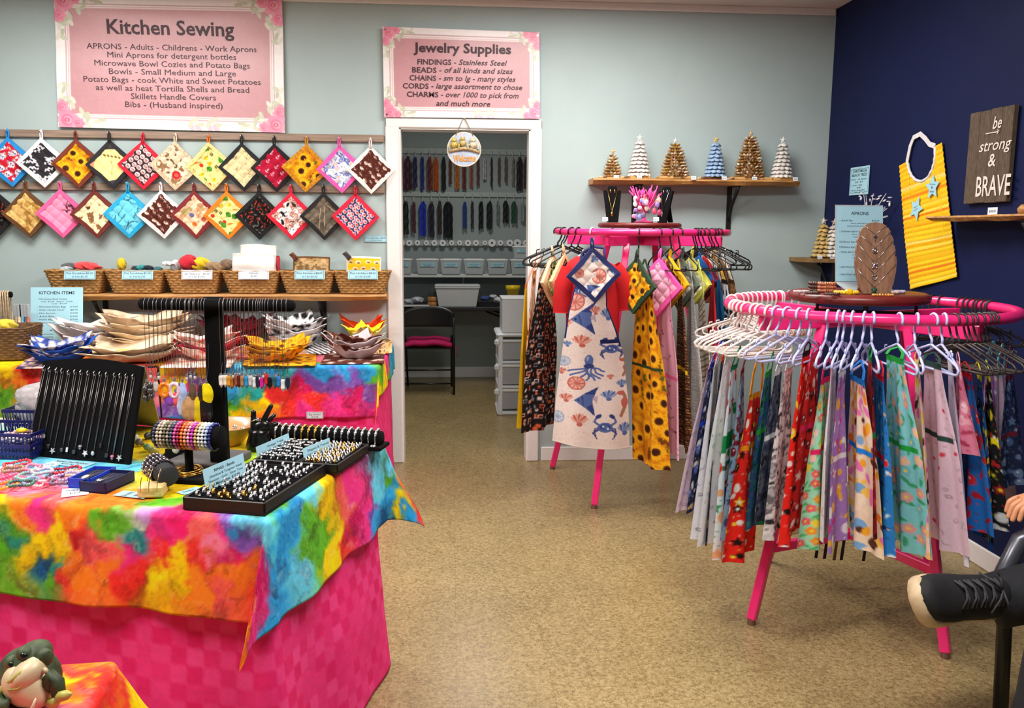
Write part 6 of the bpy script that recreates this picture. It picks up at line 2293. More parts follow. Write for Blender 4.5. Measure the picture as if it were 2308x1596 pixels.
for k, lb in enumerate(('lower round wooden coaster stack on the work table', 'upper round wooden coaster stack on the work table')):
 q = at(974, 684 - k * 11, y=2.55)
 q.z = zt + .001 + .044 * k
 tag(MB().lathe([(0, 0), (.038, 0), (.043, .008), (.043, .034), (.038, .042), (0, .042)], q, 24).build('wooden_disc', mat('honey_wood', (178, 120, 62), .5, vary=.2)), lb, 'wooden disc')
tag(MB().cyl((at(974, 660, y=2.55).x, 2.55, zt + .088), (at(974, 660, y=2.55).x, 2.55, zt + .19), .003, n=8).build('needle_rod', CHROME), 'thin metal rod standing on the coasters', 'rod')
for i, (px, py, r, q, lb) in enumerate(((918, 683, .05, (190, 194, 200), 'crinkled clear bag of silver parts at the doorway side of the work table'), (940, 676, .05, (200, 204, 210), 'second crinkled clear bag behind the first one'), (1124, 676, .045, (226, 230, 234), 'small clear bag beside the yellow flower pot'), (1094, 672, .04, (70, 90, 150), 'blue and white packet by the frosted tubs'), (1112, 668, .03, (214, 216, 224), 'silver packet beside the blue packet'))):
 p = at(px, py, y=2.66)
 p.z = max(p.z, zt + r * .62)
 mb = MB()
 n, m = 16, 10
 vs = []
 for j in range(m + 1):
  for k in range(n):
   a, b = PI * j / m, 2 * PI * k / n
   f = 1 + .16 * math.sin(3 * b + j + i) + .1 * math.sin(5 * b - j)
   vs.append(p + Vector((r * 1.2 * f * math.sin(a) * math.cos(b), r * f * math.sin(a) * math.sin(b), -r * .6 * math.cos(a))))
 mb.add(vs, [(j * n + k, j * n + (k + 1) % n, (j + 1) * n + (k + 1) % n, (j + 1) * n + k) for j in range(m) for k in range(n)])
 tag(mb.build('parts_bag', mat('bag_%d' % i, q, .2, vary=.4, vscale=40, trans=.15)), lb, 'bag', 'bags on the work table')
tag(MB().box(at(935, 690, y=2.5) + Vector((0, 0, .004)), (.26, .1, .008)).build('paper_sheet', mat('paper', (206, 208, 206), .6)), 'pale papers lying at the front of the work table', 'paper')

# folding chair
ch = thing('folding_chair', 'black metal folding chair with a magenta seat cushion in the store room', 'chair', (.13, 2.28, 0))
CX0, CX1, CYb = at(913, 800, y=2.17).x - .02, at(1023, 800, y=2.17).x, 2.17
CM = (CX0 + CX1) / 2
ztop = at(965, 690, y=CYb).z
BK = mat('black_chair_metal', (12, 11, 13), .35)
mb = MB()
hw = (CX1 - CX0) / 2
for s in (-1, 1):
 mb = MB().tube([(CM + s * hw, CYb + .0, 0), (CM + s * hw, CYb + .02, .40), (CM + s * hw, CYb - .01, ztop - .1)], .011, 8)
 mb.build('leg', BK, ch, True)
 MB().tube([(CM + s * (hw - .02), CYb + .42, 0), (CM + s * (hw - .02), CYb + .24, .30), (CM + s * (hw - .02), CYb + .03, .52)], .010, 8).build('leg', BK, ch, True)
n, m = 20, 8
U_, V_ = np.meshgrid(np.linspace(-1, 1, n), np.linspace(0, 1, m))
zb0 = at(965, 737, y=CYb).z
top = ztop - .06 * np.abs(U_) ** 3
P = np.stack([CM + U_ * hw, CYb - .012 + .03 * (1 - U_ ** 2) + 0 * V_, zb0 + (top - zb0) * V_], -1)
sheet('backrest', P, None, BK, ch, True, -.012)
zse = at(965, 783, y=CYb).z
MB().box((CM, CYb + .22, zse - .0), (hw * 1.86, .40, .022), M3(.05, 0, 0), bev=.008).build('seat', BK, ch, True)
mb = MB()
mb.tube([(CM - hw, CYb + .01, .22), (CM + hw, CYb + .01, .22)], .008, 6).tube([(CM - hw, CYb + .005, .10), (CM + hw, CYb + .005, .10)], .008, 6)
mb.build('rung', BK, ch, True)
cu = thing('seat_cushion', 'magenta tie-on cushion on the black folding chair', 'cushion', (CM, CYb + .2, zse + .02))
mb = MB()
n = 18
uu, vv = np.meshgrid(np.linspace(-1, 1, n), np.linspace(-1, 1, n))
dd = (np.abs(uu) ** 4 + np.abs(vv) ** 4) ** .25
hh = .028 * np.sqrt(np.clip(1 - dd ** 4, 0, 1)) + .004 * np.sin(uu * 6)
MAG = mat('magenta_cloth', (190, 16, 92), .85, vary=.15, bump=.2)
Pc = np.stack([CM + uu * hw * .92, CYb + .18 + vv * .19, zse + .035 + hh], -1)
sheet('cushion_pad', Pc, None, MAG, cu, True, -.03)
q = Vector((CM + hw + .005, CYb + .0, zse + .01))
MB().tube([q, q + Vector((.02, -.012, .012)), q + Vector((.035, -.012, -.01)), q + Vector((.012, -.012, -.004)), q + Vector((.03, -.014, -.10))], .003, 6).build('tie', MAG, cu, True)

# drawer tower with a white box on it
dx0, dx1, dy = at(1118, 850, y=1.32).x, at(1118, 850, y=1.32).x + .34, 1.32
dt = thing('drawer_tower', 'white plastic tower of three clear drawers just inside the doorway', 'drawer unit', ((dx0 + dx1) / 2, dy + .18, 0))
ztow = at(1130, 752, y=dy).z
FR = mat('white_drawer_frame', (228, 230, 234), .35, vary=.02)
mb = MB()
fw = .035
for x in (dx0 + .035, dx1 - .035):
 for y in (dy + .015, dy + .38):
  mb.box((x, y, ztow / 2), (fw, .03, ztow), bev=.006)
mb.box(((dx0 + dx1) / 2, dy + .2, .015), (dx1 - dx0 - .02, .40, .03), bev=.01).box(((dx0 + dx1) / 2, dy + .2, ztow - .012), (dx1 - dx0, .42, .028), bev=.012)
hd_ = (ztow - .06) / 3
for k in (1, 2):
 mb.box(((dx0 + dx1) / 2, dy + .2, .03 + hd_ * k), (dx1 - dx0 - .03, .40, .022), bev=.006)
mb.build('frame', FR, dt, True)
MILK = mat('milky_plastic', (196, 198, 202), .3, trans=.35, vary=.03)
for k in range(3):
 z = .03 + hd_ * k + hd_ / 2
 dr = MB().box(((dx0 + dx1) / 2, dy + .012, z), (dx1 - dx0 - .10, .012, hd_ - .04), bev=.004).box(((dx0 + dx1) / 2, dy + .19, z - hd_ * .3), (dx1 - dx0 - .11, .34, .006)).build('drawer', MILK, dt, True)
 MB().box(((dx0 + dx1) / 2, dy + .002, z + hd_ * .36), (dx1 - dx0 - .10, .02, .022), bev=.006).build('handle', FR, dr, True)
 MB().box((dx0 + .012, dy + .01, z + hd_ * .3), (.05, .05, .06), bev=.018).build('corner_bulge', FR, dt, True)
 MB().box(((dx0 + dx1) / 2, dy + .17, z - hd_ * .12), (dx1 - dx0 - .13, .28, hd_ * .4), bev=.02, R=M3(0, .06 * (k - 1), 0)).build('contents', mat('drawer_fill_%d' % k, ((196, 190, 176), (60, 76, 130), (196, 186, 170))[k], .7, vary=.2), dt, True)
bxh = at(1130, 676, y=dy).z - ztow
wb_ = thing('white_box', 'plain white cardboard box on top of the clear drawer tower', 'box', ((dx0 + dx1) / 2, dy + .2, ztow + .003))
bx0 = at(1132, 700, y=dy).x
MB().box((bx0 + .15, dy + .17, ztow + .004 + bxh / 2), (.30, .33, bxh), bev=.004).build('box_body', mat('white_card', (226, 228, 232), .5, vary=.02), wb_, True)
MB().box((bx0 + .15, dy + .17, ztow + .004 + bxh + .003), (.304, .334, .006), bev=.002).build('flap', WHITEP, wb_, True)

# welcome plaque on the casing
wc = at(1046, 337, y=-.034)
R0 = 38.5 / scale_at(wc)
wl = thing('welcome_plaque', 'round painted Welcome plaque with three frogs hanging in the doorway head', 'plaque', tuple(wc))
n, m = 64, 26
c = Cloth(20, 20, 90, 90, 4)
c.fill((176, 190, 210)).mottle(26, .25)
X, Y = np.meshgrid(np.linspace(-1, 1, 90), np.linspace(-1, 1, 90))
for i in range(18):
 c.ell(10 + 7 * math.cos(i * 1.7), 6 + 6 * math.sin(i * 2.3), 1.6, .7, i, (200, 204, 220) if i % 2 else (206, 190, 206))
C = c.out()
th_, rr_ = np.meshgrid(np.linspace(0, 2 * PI, n + 1), np.linspace(0.02, 1, m))
ii = np.clip(((rr_ * np.cos(th_)) * .5 + .5) * 89, 0, 89).astype(int)
jj = np.clip((.5 - .5 * rr_ * np.sin(th_)) * 89, 0, 89).astype(int)
CC = C[jj, ii]
CC = np.where((rr_ > .955)[..., None], np.array((226, 214, 190.)), CC)
P = np.stack([wc.x + R0 * rr_ * np.cos(th_), wc.y - .004 + 0 * rr_, wc.z + R0 * rr_ * np.sin(th_)], -1)
sheet('painted_disc', P, CC, KNIT, wl, True, .008)
LOG = mat('painted_log', (190, 164, 116), .6, vary=.35, vscale=120)
FRG = [mat('frog_%d' % i, q, .45, vary=.2, vscale=150) for i, q in enumerate(((206, 180, 90), (196, 176, 110), (216, 204, 170)))]
yy = wc.y - .008
MB().tube([(wc.x - R0 * .86, yy, wc.z - R0 * .12), (wc.x - R0 * .4, yy - .004, wc.z - R0 * .0), (wc.x, yy - .005, wc.z + R0 * .06), (wc.x + R0 * .45, yy - .004, wc.z + R0 * .0), (wc.x + R0 * .92, yy, wc.z - R0 * .16)], R0 * .10, 8).build('log', LOG, wl, True)
for i, (fx, fz, s) in enumerate(((-.58, .26, 1.0), (-.08, .36, .95), (.52, .26, 1.05))):
 p = Vector((wc.x + fx * R0, yy - .008, wc.z + fz * R0))
 u = R0 * .2 * s
 mb = MB().ball(p, (u, u * .7, u * 1.1)).ball(p + Vector((0, -u * .3, u * 1.15)), (u * .85, u * .7, u * .55))
 for sg in (-1, 1):
  mb.ball(p + Vector((sg * u * .5, -u * .4, u * 1.65)), u * .28, 8, 6)
  mb.tube([p + Vector((sg * u * .7, -u * .2, -u * .2)), p + Vector((sg * u * 1.5, -u * .4, u * .1)), p + Vector((sg * u * 1.3, -u * .3, -u * 1.0)), p + Vector((sg * u * 1.7, -u * .4, -u * 1.1))], u * .2, 6)
  mb.tube([p + Vector((sg * u * .6, -u * .5, u * .4)), p + Vector((sg * u * .5, -u * .9, -u * .5))], u * .15, 6)
 mb.build('frog_relief', FRG[i], wl, True)
text_mesh('lettering', [('Welcome', Vector((wc.x + .002, wc.y - .008, wc.z - R0 * .68)), R0 * 1.32, R0 * .40, .03, 0, 'c')], mat('plaque_orange', (226, 150, 60), .5, vary=.2), wl, (1, 0, .03), (0, 0, 1))
nail = at(1046, 266, y=-.03)
MB().tube([(wc.x - R0 * .48, yy + .002, wc.z + R0 * .80), nail + Vector((-.004, 0, 0)), nail + Vector((0, 0, .003)), nail + Vector((.004, 0, 0)), (wc.x + R0 * .52, yy + .002, wc.z + R0 * .78)], .0026, 6).build('hanging_cord', mat('jute', (160, 140, 116), .9), wl, True)
MB().cyl(nail + Vector((0, .012, 0)), nail + Vector((0, -.008, 0)), .0035).build('nail', CHROME, wl, True)

# ------------------------------------------------------------------ round pink garment racks
C1, Z1, RR1 = Vector((1.352, -0.50, 0)), 1.432, 0.465
C2, Z2, RR2 = Vector((1.84, -2.13, 0)), 1.168, 0.495
FOOT = mat('foot_cap', (150, 120, 110), .3, .8)


def rack(label, c, zr, R, az, foot_r, low):
 root = thing('garment_rack', label, 'clothes rack', (c.x, c.y, 0), 0, 'round hot pink garment racks')
 MB().tube([(c.x + R * math.cos(a), c.y + R * math.sin(a), zr) for a in np.linspace(0, 2 * PI, 72, endpoint=False)], .0185, 12, True).build('ring_rail', PINKM, root, True)
 for k in range(2):
  a = math.radians(az + 90 * k)
  MB().box((c.x, c.y, zr - .045 - .001 * k), (2 * R - .02, .022, .052), M3(0, 0, a), bev=.003).build('cross_bar', PINKM, root, True)
 for k in range(4):
  a = math.radians(az + 90 * k)
  d = Vector((math.cos(a), math.sin(a), 0))
  p, q = c + d * .20 + UP * (zr - .06), c + d * foot_r + UP * .018
  ax = (p - q).normalized()
  t = Vector((-d.y, d.x, 0))
  MB().box((p + q) / 2, (.034, .034, (p - q).length), Matrix((t, ax.cross(t), ax)).transposed() @ M3(0, 0, .5), bev=.004).build('leg', PINKM, root, True)
  MB().cyl(q - UP * .018, q + UP * .004, .017, .014).build('foot_cap', FOOT, root, True)
  if low:
   r0 = .20 + (foot_r - .20) * (zr - .06 - low) / (zr - .08)
   MB().box(c + d * (r0 / 2) + UP * low, (r0, .026, .034), M3(0, 0, a), bev=.003).build('stretcher', PINKM, root, True)
 for k in range(4):
  a = math.radians(az + 45 + 90 * k)
  MB().cyl((c.x + .17 * math.cos(a), c.y + .17 * math.sin(a), zr - .02), (c.x + .17 * math.cos(a), c.y + .17 * math.sin(a), zr + .022), .006).build('tray_post', BLACKM, root, True)
 for k in range(2):
  MB().box((c.x, c.y, zr - .018), (.36, .016, .008), M3(0, 0, math.radians(az + 45 + 90 * k))).build('post_bar', BLACKM, root, True)


rack('taller round hot pink rack of adult aprons standing against the grey wall', C1, Z1, RR1, 235, .535, 0)
rack('lower round hot pink rack of children aprons in front of the navy wall', C2, Z2, RR2, 199, .456, .285)


def disc_tray(label, c, z, r, th):
 o = MB().lathe([(0, 0), (r - th * .5, 0), (r - th * .15, th * .15), (r, th * .5), (r - th * .15, th * .85), (r - th * .5, th), (0, th)], (c.x, c.y, z), 56).build('wooden_tray', REDWOOD)
 tag(o, label, 'tray', 'red stained round trays')


T1Z, T2Z = Z1 + .053, Z2 + .057
disc_tray('red stained round tray on the taller pink rack', C1 + Vector((-.012, 0, 0)), T1Z - .03, .23, .028)
disc_tray('red stained round tray on the lower pink rack', C2 + Vector((-.035, 0, 0)), T2Z - .036, .25, .034)


def ring_pt(c, R, zr, phi):
 return Vector((c.x + R * math.cos(phi), c.y + R * math.sin(phi), zr))


def phi_at(c, R, z, px, front=True):
 best = min(range(0, 181), key=lambda k: abs(proj(ring_pt(c, R, z, (PI + PI * k / 180) if front else (PI * k / 180)))[0] - px))
 return PI + PI * best / 180 if front else PI * best / 180


def hanger_me(name, half, drop, r, m, tr=.0185):
 k = tr + r
 hook = [(k * math.cos(a), 0, k * math.sin(a)) for a in np.linspace(-.5, PI + .1, 12)] + [(-k * .98, 0, -.02), (-.012, 0, -.045), (0, 0, -.06), (0, 0, -.075)]
 e = half
 loop = [(0, 0, -.075), (-e * .5, 0, -.075 - drop * .45), (-e + .012, 0, -.075 - drop * .9), (-e, 0, -.075 - drop - .006), (-e + .004, 0, -.075 - drop - .018), (-e + .018, 0, -.075 - drop - .022),
   (0, 0, -.075 - drop - .022), (e - .018, 0, -.075 - drop - .022), (e - .004, 0, -.075 - drop - .018), (e, 0, -.075 - drop - .006), (e - .012, 0, -.075 - drop * .9), (e * .5, 0, -.075 - drop * .45)]
 mb = MB().tube(hook, r, 7).tube(loop, r, 7, True)
 for s in (-1, 1):
  mb.tube([(s * e * .62, 0, -.075 - drop * .55), (s * e * .60, 0, -.075 - drop * .30), (s * e * .52, 0, -.075 - drop * .26)], r * .7, 5)
 me = mb.build(name, m, me_only=True)
 me.materials.append(m)
 return me


HCOL = {'white': hanger_me('coat_hanger', .145, .055, .0042, mat('white_hanger', (236, 228, 222), .35)), 'lavender': hanger_me('coat_hanger', .145, .055, .0042, mat('lavender_hanger', (192, 196, 240), .35)),
  'charcoal': hanger_me('coat_hanger', .145, .055, .0036, mat('charcoal_hanger', (58, 52, 50), .4)), 'black': hanger_me('coat_hanger', .195, .085, .0040, mat('black_hanger', (20, 20, 22), .35))}
rh = random.Random(8)


def hang(c, R, zr, phi, kind, where, tw=.12):
 o = bpy.data.objects.new('coat_hanger', HCOL[kind])
 COL.objects.link(o)
 o.location = ring_pt(c, R, zr, phi)
 o.rotation_euler = (rh.uniform(-.03, .03), rh.uniform(-.02, .02), phi + rh.uniform(-tw, tw))
 tag(o, '%s plastic hanger hooked on the %s' % (kind, where), 'hanger', '%s hangers on the %s' % (kind, where))


zx = lambda v: 1540 + v / 3.005
W2 = 'lower pink rack'
for v in (318, 345, 372, 400, 430, 490, 525, 580):
 hang(C2, RR2, Z2, phi_at(C2, RR2, Z2, zx(v)), 'white', W2)
for v in (330, 350, 375, 410, 440, 475, 510, 545, 575, 605, 650, 665, 720, 770):
 hang(C2, RR2, Z2, phi_at(C2, RR2, Z2, zx(v), False), 'white', W2)
for v in (630, 705, 780, 845, 985, 1050, 1083, 1152, 1225, 1295, 1470, 1580, 1690, 1760):
 hang(C2, RR2, Z2, phi_at(C2, RR2, Z2, zx(v)), 'lavender', W2, .2)
for v in (1830, 1890, 1930, 1965, 2005, 2040, 2070, 2092):
 hang(C2, RR2, Z2, phi_at(C2, RR2, Z2, zx(v)), 'charcoal', W2)
for v in (1650, 1690, 1740, 1880, 1915, 1950, 1985, 2015, 2045, 2075, 2092):
 hang(C2, RR2, Z2, phi_at(C2, RR2, Z2, zx(v), False), 'charcoal', W2)
zz = lambda v: 1160 + v / 3.394
W1 = 'taller pink rack'
for v in (330, 375, 435, 485, 955, 1120, 1200, 1270, 1385, 1405, 1435, 1470, 1510, 1535, 1560):
 hang(C1, RR1, Z1, phi_at(C1, RR1, Z1, zz(v)), 'black', W1, .1)
for v in (330, 360, 1500, 1540, 1570):
 hang(C1, RR1, Z1, phi_at(C1, RR1, Z1, zz(v), False), 'black', W1, .1)


def apron(rk, px_t, px_b, wpx, y_t, y_b, paint, label, trim=None, pocket=None, W=.24, Ro=None, child=True, fold=1.0, y=None, top_w=.5, yaw=None, group=None, strap=True, hem=0.0):
 c, R, zr = rk
 Ro = Ro or (.565 if child else .585)
 phi = phi_at(c, Ro, zr - .5, px_b)
 dep = c.y + (Ro - W * .25) * math.sin(phi) if y is None else y
 T, B = at(px_t, y_t, y=dep), at(px_b, y_b, y=dep - .01)
 e = Vector((math.cos(YAW), -math.sin(YAW), 0))
 vw = (B - CAM)
 vw.z = 0
 vw.normalize()
 e = Vector((vw.y, -vw.x, 0))
 w = wpx / scale_at(B)
 ca = min(1.0, w / W)
 rho = Vector((math.cos(phi), math.sin(phi), 0))
 sg = 1 if rho.dot(e) >= 0 else -1
 sf = 1 if rho.dot(vw) >= 0 else -1
 d = (e * sg * ca + vw * sf * math.sqrt(max(0, 1 - ca * ca))).normalized()
 nrm = Vector((d.y, -d.x, 0))
 if nrm.dot(vw) > 0:
  nrm = -nrm
 L = (T - B).length
 nu, nv = (60, int(L * 230)) if W < .3 else (84, int(L * 210))
 u, v = np.meshgrid(np.linspace(-1, 1, nu), np.linspace(0, 1, nv))
 sm = np.clip(v / .55, 0, 1)
 sm = sm * sm * (3 - 2 * sm)
 hw = W / 2 * (top_w + (1 - top_w) * sm)
 ph = px_b * .37
 A_ = (.002 + .014 * v) * fold
 f = A_ * np.sin(u * 5.2 + ph + .8 * v) + .5 * A_ * np.sin(u * 10.5 + ph * 2) - .03 * fold * v * u ** 2 * (1 if sg > 0 else 1)
 cen = np.array(T)[None, None] * (1 - v[..., None]) + np.array(B)[None, None] * v[..., None]
 P = cen + np.array(d)[None, None] * (u * hw * (1 - .05 * fold * v))[..., None] + np.array(nrm)[None, None] * f[..., None]
 P[..., 2] += v * (.006 * np.sin(u * 3 + ph) + hem * u * sg)
 cl = Cloth(W * 100, L * 100, nu, nv, int(px_b))
 paint(cl)
 C = cl.out()
 if trim:
  tc_ = np.array(trim, float)
  if pocket:
   k = (v > pocket) & (v < pocket + .018 / L) & (np.abs(u) < .93)
   C[k] = tc_
  C[(v < .02 / max(L, .1))] = tc_
 root = thing('apron', label, 'apron', tuple(B), 0, group or ('aprons on the lower pink rack' if child else 'aprons on the taller pink rack'))
 sheet('printed_panel', P, C, PRINT, root, True)
 if strap:
  hk = ring_pt(c, R, zr, phi)
  tp = Vector((T.x * .65 + hk.x * .35, T.y * .65 + hk.y * .35, max(zr - .13, T.z + .03)))
  a, b = Vector(P[0, 4]), Vector(P[0, -5])
  mb = MB()
  rb = .009
  for q in (a, b):
   ax = d * rb
   mid = (q * .5 + tp * .5) + d * (.02 if q is b else -.02)
   pts = [q, mid, tp]
   vs = []
   for p_ in pts:
    vs += [p_ - ax, p_ + ax, p_ + ax + nrm * .002, p_ - ax + nrm * .002]
   fs = []
   for i in range(2):
    for k in range(4):
     fs.append((i * 4 + k, i * 4 + (k + 1) % 4, i * 4 + 4 + (k + 1) % 4, i * 4 + 4 + k))
   mb.add(vs, fs)
  mb.build('strap', mat('strap_%d_%d_%d' % (trim or (230, 226, 230)), trim or (230, 226, 230), .85, vary=.1), root, True)
 return root


K1, K2 = (C1, RR1, Z1), (C2, RR2, Z2)
kid = lambda bg, *cols, **k: (lambda c: pr_kids(c, bg, cols, **k))
skt = lambda bg, ink, **k: (lambda c: pr_sketch(c, bg, ink, **k))
flo = lambda bg, pet, leaf, **k: (lambda c: pr_floral(c, bg, pet, leaf, **k))
WH, LIL, REDK = (226, 224, 230), (224, 200, 224), (238, 36, 26)
redk = kid(REDK, (250, 246, 240), (30, 14, 14), (250, 214, 40), (30, 14, 14), (250, 240, 230), sp=5.2, size=1.7)
DARKF = lambda *q: camo(*q, sc=.3)
KIDS = [
 (1602, 1560, 26, 828, 1142, lambda c: (pr_sketch(c, (232, 206, 226), (150, 110, 160), 3), c.rect(8, 20, 14, 60, (220, 80, 170))), 'lilac and pink child apron with magenta stripe at the outermost white hanger', (244, 150, 200), None),
 (1608, 1580, 18, 815, 1143, kid((30, 36, 76), (206, 176, 110), (90, 110, 190), (220, 220, 230), sp=4), 'navy child apron with gold and blue shapes and royal blue strap', (20, 60, 190), .38),
 (1614, 1588, 22, 822, 1196, skt((222, 222, 230), (90, 90, 100), sp=4), 'white sketch print child apron with white pocket band, behind the elf-green one', (236, 236, 240), .3),
 (1630, 1602, 14, 800, 1205, kid((26, 28, 50), (120, 90, 70), (60, 70, 120), sp=4), 'near-black child apron with orange strap', (250, 90, 20), .3),
 (1640, 1612, 30, 815, 1218, skt((228, 230, 236), (110, 110, 118), sp=4.2), 'pale grey-white sketch print child apron with pointed white collar', (240, 240, 244), .35),
 (1655, 1638, 32, 822, 1240, lambda c: (pr_kids(c, (226, 234, 236), [(206, 50, 40), (20, 140, 70), (236, 236, 230), (240, 170, 120)], 6, 2.2), c.rect(0, 24, 24, 30, (20, 140, 70)), c.rect(10, 44, 16, 60, (24, 80, 140))), 'white and green holiday child apron with green strap', (30, 130, 90), .5),
 (1674, 1657, 14, 830, 1200, kid((130, 170, 196), (110, 20, 36), (60, 80, 120), sp=4), 'light blue and maroon child apron behind the red star print', (120, 20, 40), .4),
 (1703, 1677, 50, 885, 1256, redk, 'long bright red star print child apron with orange strap and yellow pocket band', (252, 150, 10), .30),
 (1733, 1716, 22, 835, 1180, DARKF((20, 60, 70), (24, 90, 110), (60, 70, 140), (40, 150, 80), (16, 36, 60)), 'teal and green child apron with green strap', (30, 150, 50), .35),
 (1756, 1734, 24, 830, 1165, DARKF((34, 38, 56), (60, 66, 92), (96, 100, 116), (28, 30, 44)), 'slate grey dark print child apron with white pocket band', (236, 236, 240), .42),
 (1778, 1757, 38, 830, 1197, DARKF((40, 38, 44), (200, 196, 200), (226, 222, 224), (110, 104, 110), (180, 176, 182)), 'black and white comic-toned child apron beside the two red ones', (224, 224, 228), .38),
 (1818, 1791, 34, 790, 1211, redk, 'bright red print child apron with black pocket band near the rack leg', (40, 10, 16), .42),
 (1838, 1818, 26, 792, 1180, kid((196, 26, 28), (40, 12, 16), (120, 14, 24), (220, 190, 180), sp=5), 'darker red print child apron half hidden behind the brighter red', (206, 30, 80), .4),
 (1862, 1846, 40, 850, 1225, flo((160, 220, 186), [(246, 150, 40), (244, 210, 60), (240, 90, 110), (250, 190, 200)], (90, 180, 110), sp=4.2), 'mint flowered child apron with hot pink pocket band', (226, 30, 100), .40),
 (1880, 1873, 22, 820, 1200, skt((224, 218, 226), (120, 100, 110), sp=3.6), 'narrow white sketch child apron between the mint and purple ones', (238, 236, 240), .42),
 (1898, 1891, 32, 835, 1223, kid((172, 130, 206), (240, 236, 244), (250, 190, 60), (220, 60, 150), sp=5.4, size=1.9), 'purple print child apron with white and pink bands', (240, 236, 242), .48),
 (1932, 1936, 54, 850, 1234, lambda c: pr_blobs(c, (240, 214, 190), [(244, 170, 40), (250, 200, 90), (236, 120, 190), (240, 130, 40), (250, 226, 200), (120, 170, 220), (90, 50, 40)], 3.6, 1.9, .5), 'peach and gold portrait-toned child apron with bright blue pocket band', (30, 130, 220), .40),
 (1960, 1958, 16, 800, 1190, kid((150, 24, 30), (60, 20, 26), (200, 60, 50), sp=4), 'dark red child apron with green strap behind the peach one', (30, 140, 60), .4),
 (1982, 1978, 40, 842, 1226, kid((36, 120, 196), (30, 40, 80), (60, 50, 90), (226, 170, 130), (220, 230, 240), sp=5.2, size=1.1, star=False), 'bright blue child apron with small dark figures and red pocket band', (224, 26, 60), .46),
 (2016, 2036, 70, 803, 1236, flo((130, 204, 208), [(230, 160, 160), (240, 190, 180), (120, 190, 200)], (60, 160, 110), sp=5.4, size=1.9), 'pale turquoise leafy child apron with green strap and green pocket band', (30, 160, 60), .44),
 (2066, 2078, 24, 810, 1230, lambda c: pr_blobs(c, (246, 206, 196), [(250, 220, 60), (240, 100, 170), (250, 190, 120), (240, 236, 220), (60, 40, 40)], 3.6, 1.7, .5), 'narrow peach and yellow child apron with pale yellow band', (250, 220, 120), .45),
 (2100, 2120, 72, 815, 1230, skt((224, 194, 214), (150, 120, 136), sp=4.4, extra=((206, 40, 70), (214, 60, 80), (190, 180, 190))), 'lilac pink child apron with red bows and dark green pocket band', (40, 70, 66), .38),
 (2140, 2163, 26, 812, 1246, skt((222, 222, 240), (150, 150, 170), sp=4), 'bluish white child apron with white pocket band beside the lilac one', (240, 240, 246), .48),
 (2160, 2168, 18, 815, 1010, kid((226, 130, 160), (240, 190, 200), (180, 60, 90), sp=4), 'short pink child apron behind the bluish white one', (240, 170, 190), .6),
 (2178, 2188, 42, 838, 1186, kid((32, 110, 190), (200, 30, 44), (214, 40, 50), (180, 20, 40), sp=5, size=1.8), 'blue child apron with spiky red shapes and red band', (224, 26, 44), .42),
 (2206, 2212, 24, 840, 1212, kid((30, 90, 170), (20, 20, 30), (250, 220, 40), sp=4.4), 'blue and black child apron with yellow pocket band', (246, 224, 30), .46),
 (2226, 2234, 24, 840, 1172, kid((24, 24, 28), (246, 224, 40), (200, 40, 40), (230, 230, 230), sp=4.4), 'black child apron with yellow shapes and yellow strap', (240, 220, 30), .40),
 (2236, 2251, 48, 835, 1140, kid((170, 130, 196), (90, 50, 40), (240, 200, 170), (230, 230, 240), (220, 100, 160), sp=5, size=1.7), 'purple child apron with brown and cream shapes and turquoise band', (80, 190, 206), .45),
 (2256, 2278, 30, 838, 1135, skt((220, 190, 208), (140, 110, 130), sp=4), 'dusty lilac child apron beyond the purple one', (120, 190, 200), .5),
 (2275, 2297, 24, 845, 1090, kid((40, 50, 86), (90, 120, 170), (120, 150, 190), sp=4), 'navy blue child apron at the frame edge of the lower rack', (130, 40, 60), .5),
]
for t in KIDS:
 apron(K2, *t[:5], t[5], t[6], t[7], t[8], fold=1.0)
# hanging tie ends below the hems
mb = None
for px, py, q in ((1843, 1247, (30, 20, 24)), (1862, 1249, (60, 20, 24)), (1884, 1252, (120, 90, 40)), (1900, 1252, (40, 24, 24)), (1950, 1254, (40, 20, 24)), (2013, 1246, (30, 26, 28))):
 p = at(px, py, y=-1.95)
 tag(MB().box(p + UP * .06, (.014, .003, .16), M3(0, .1, .3)).build('apron_tie', mat('tie_%d' % q[0], q, .9)), 'dark apron tie end dangling under the lower pink rack', 'tie', 'apron tie ends under the lower rack')

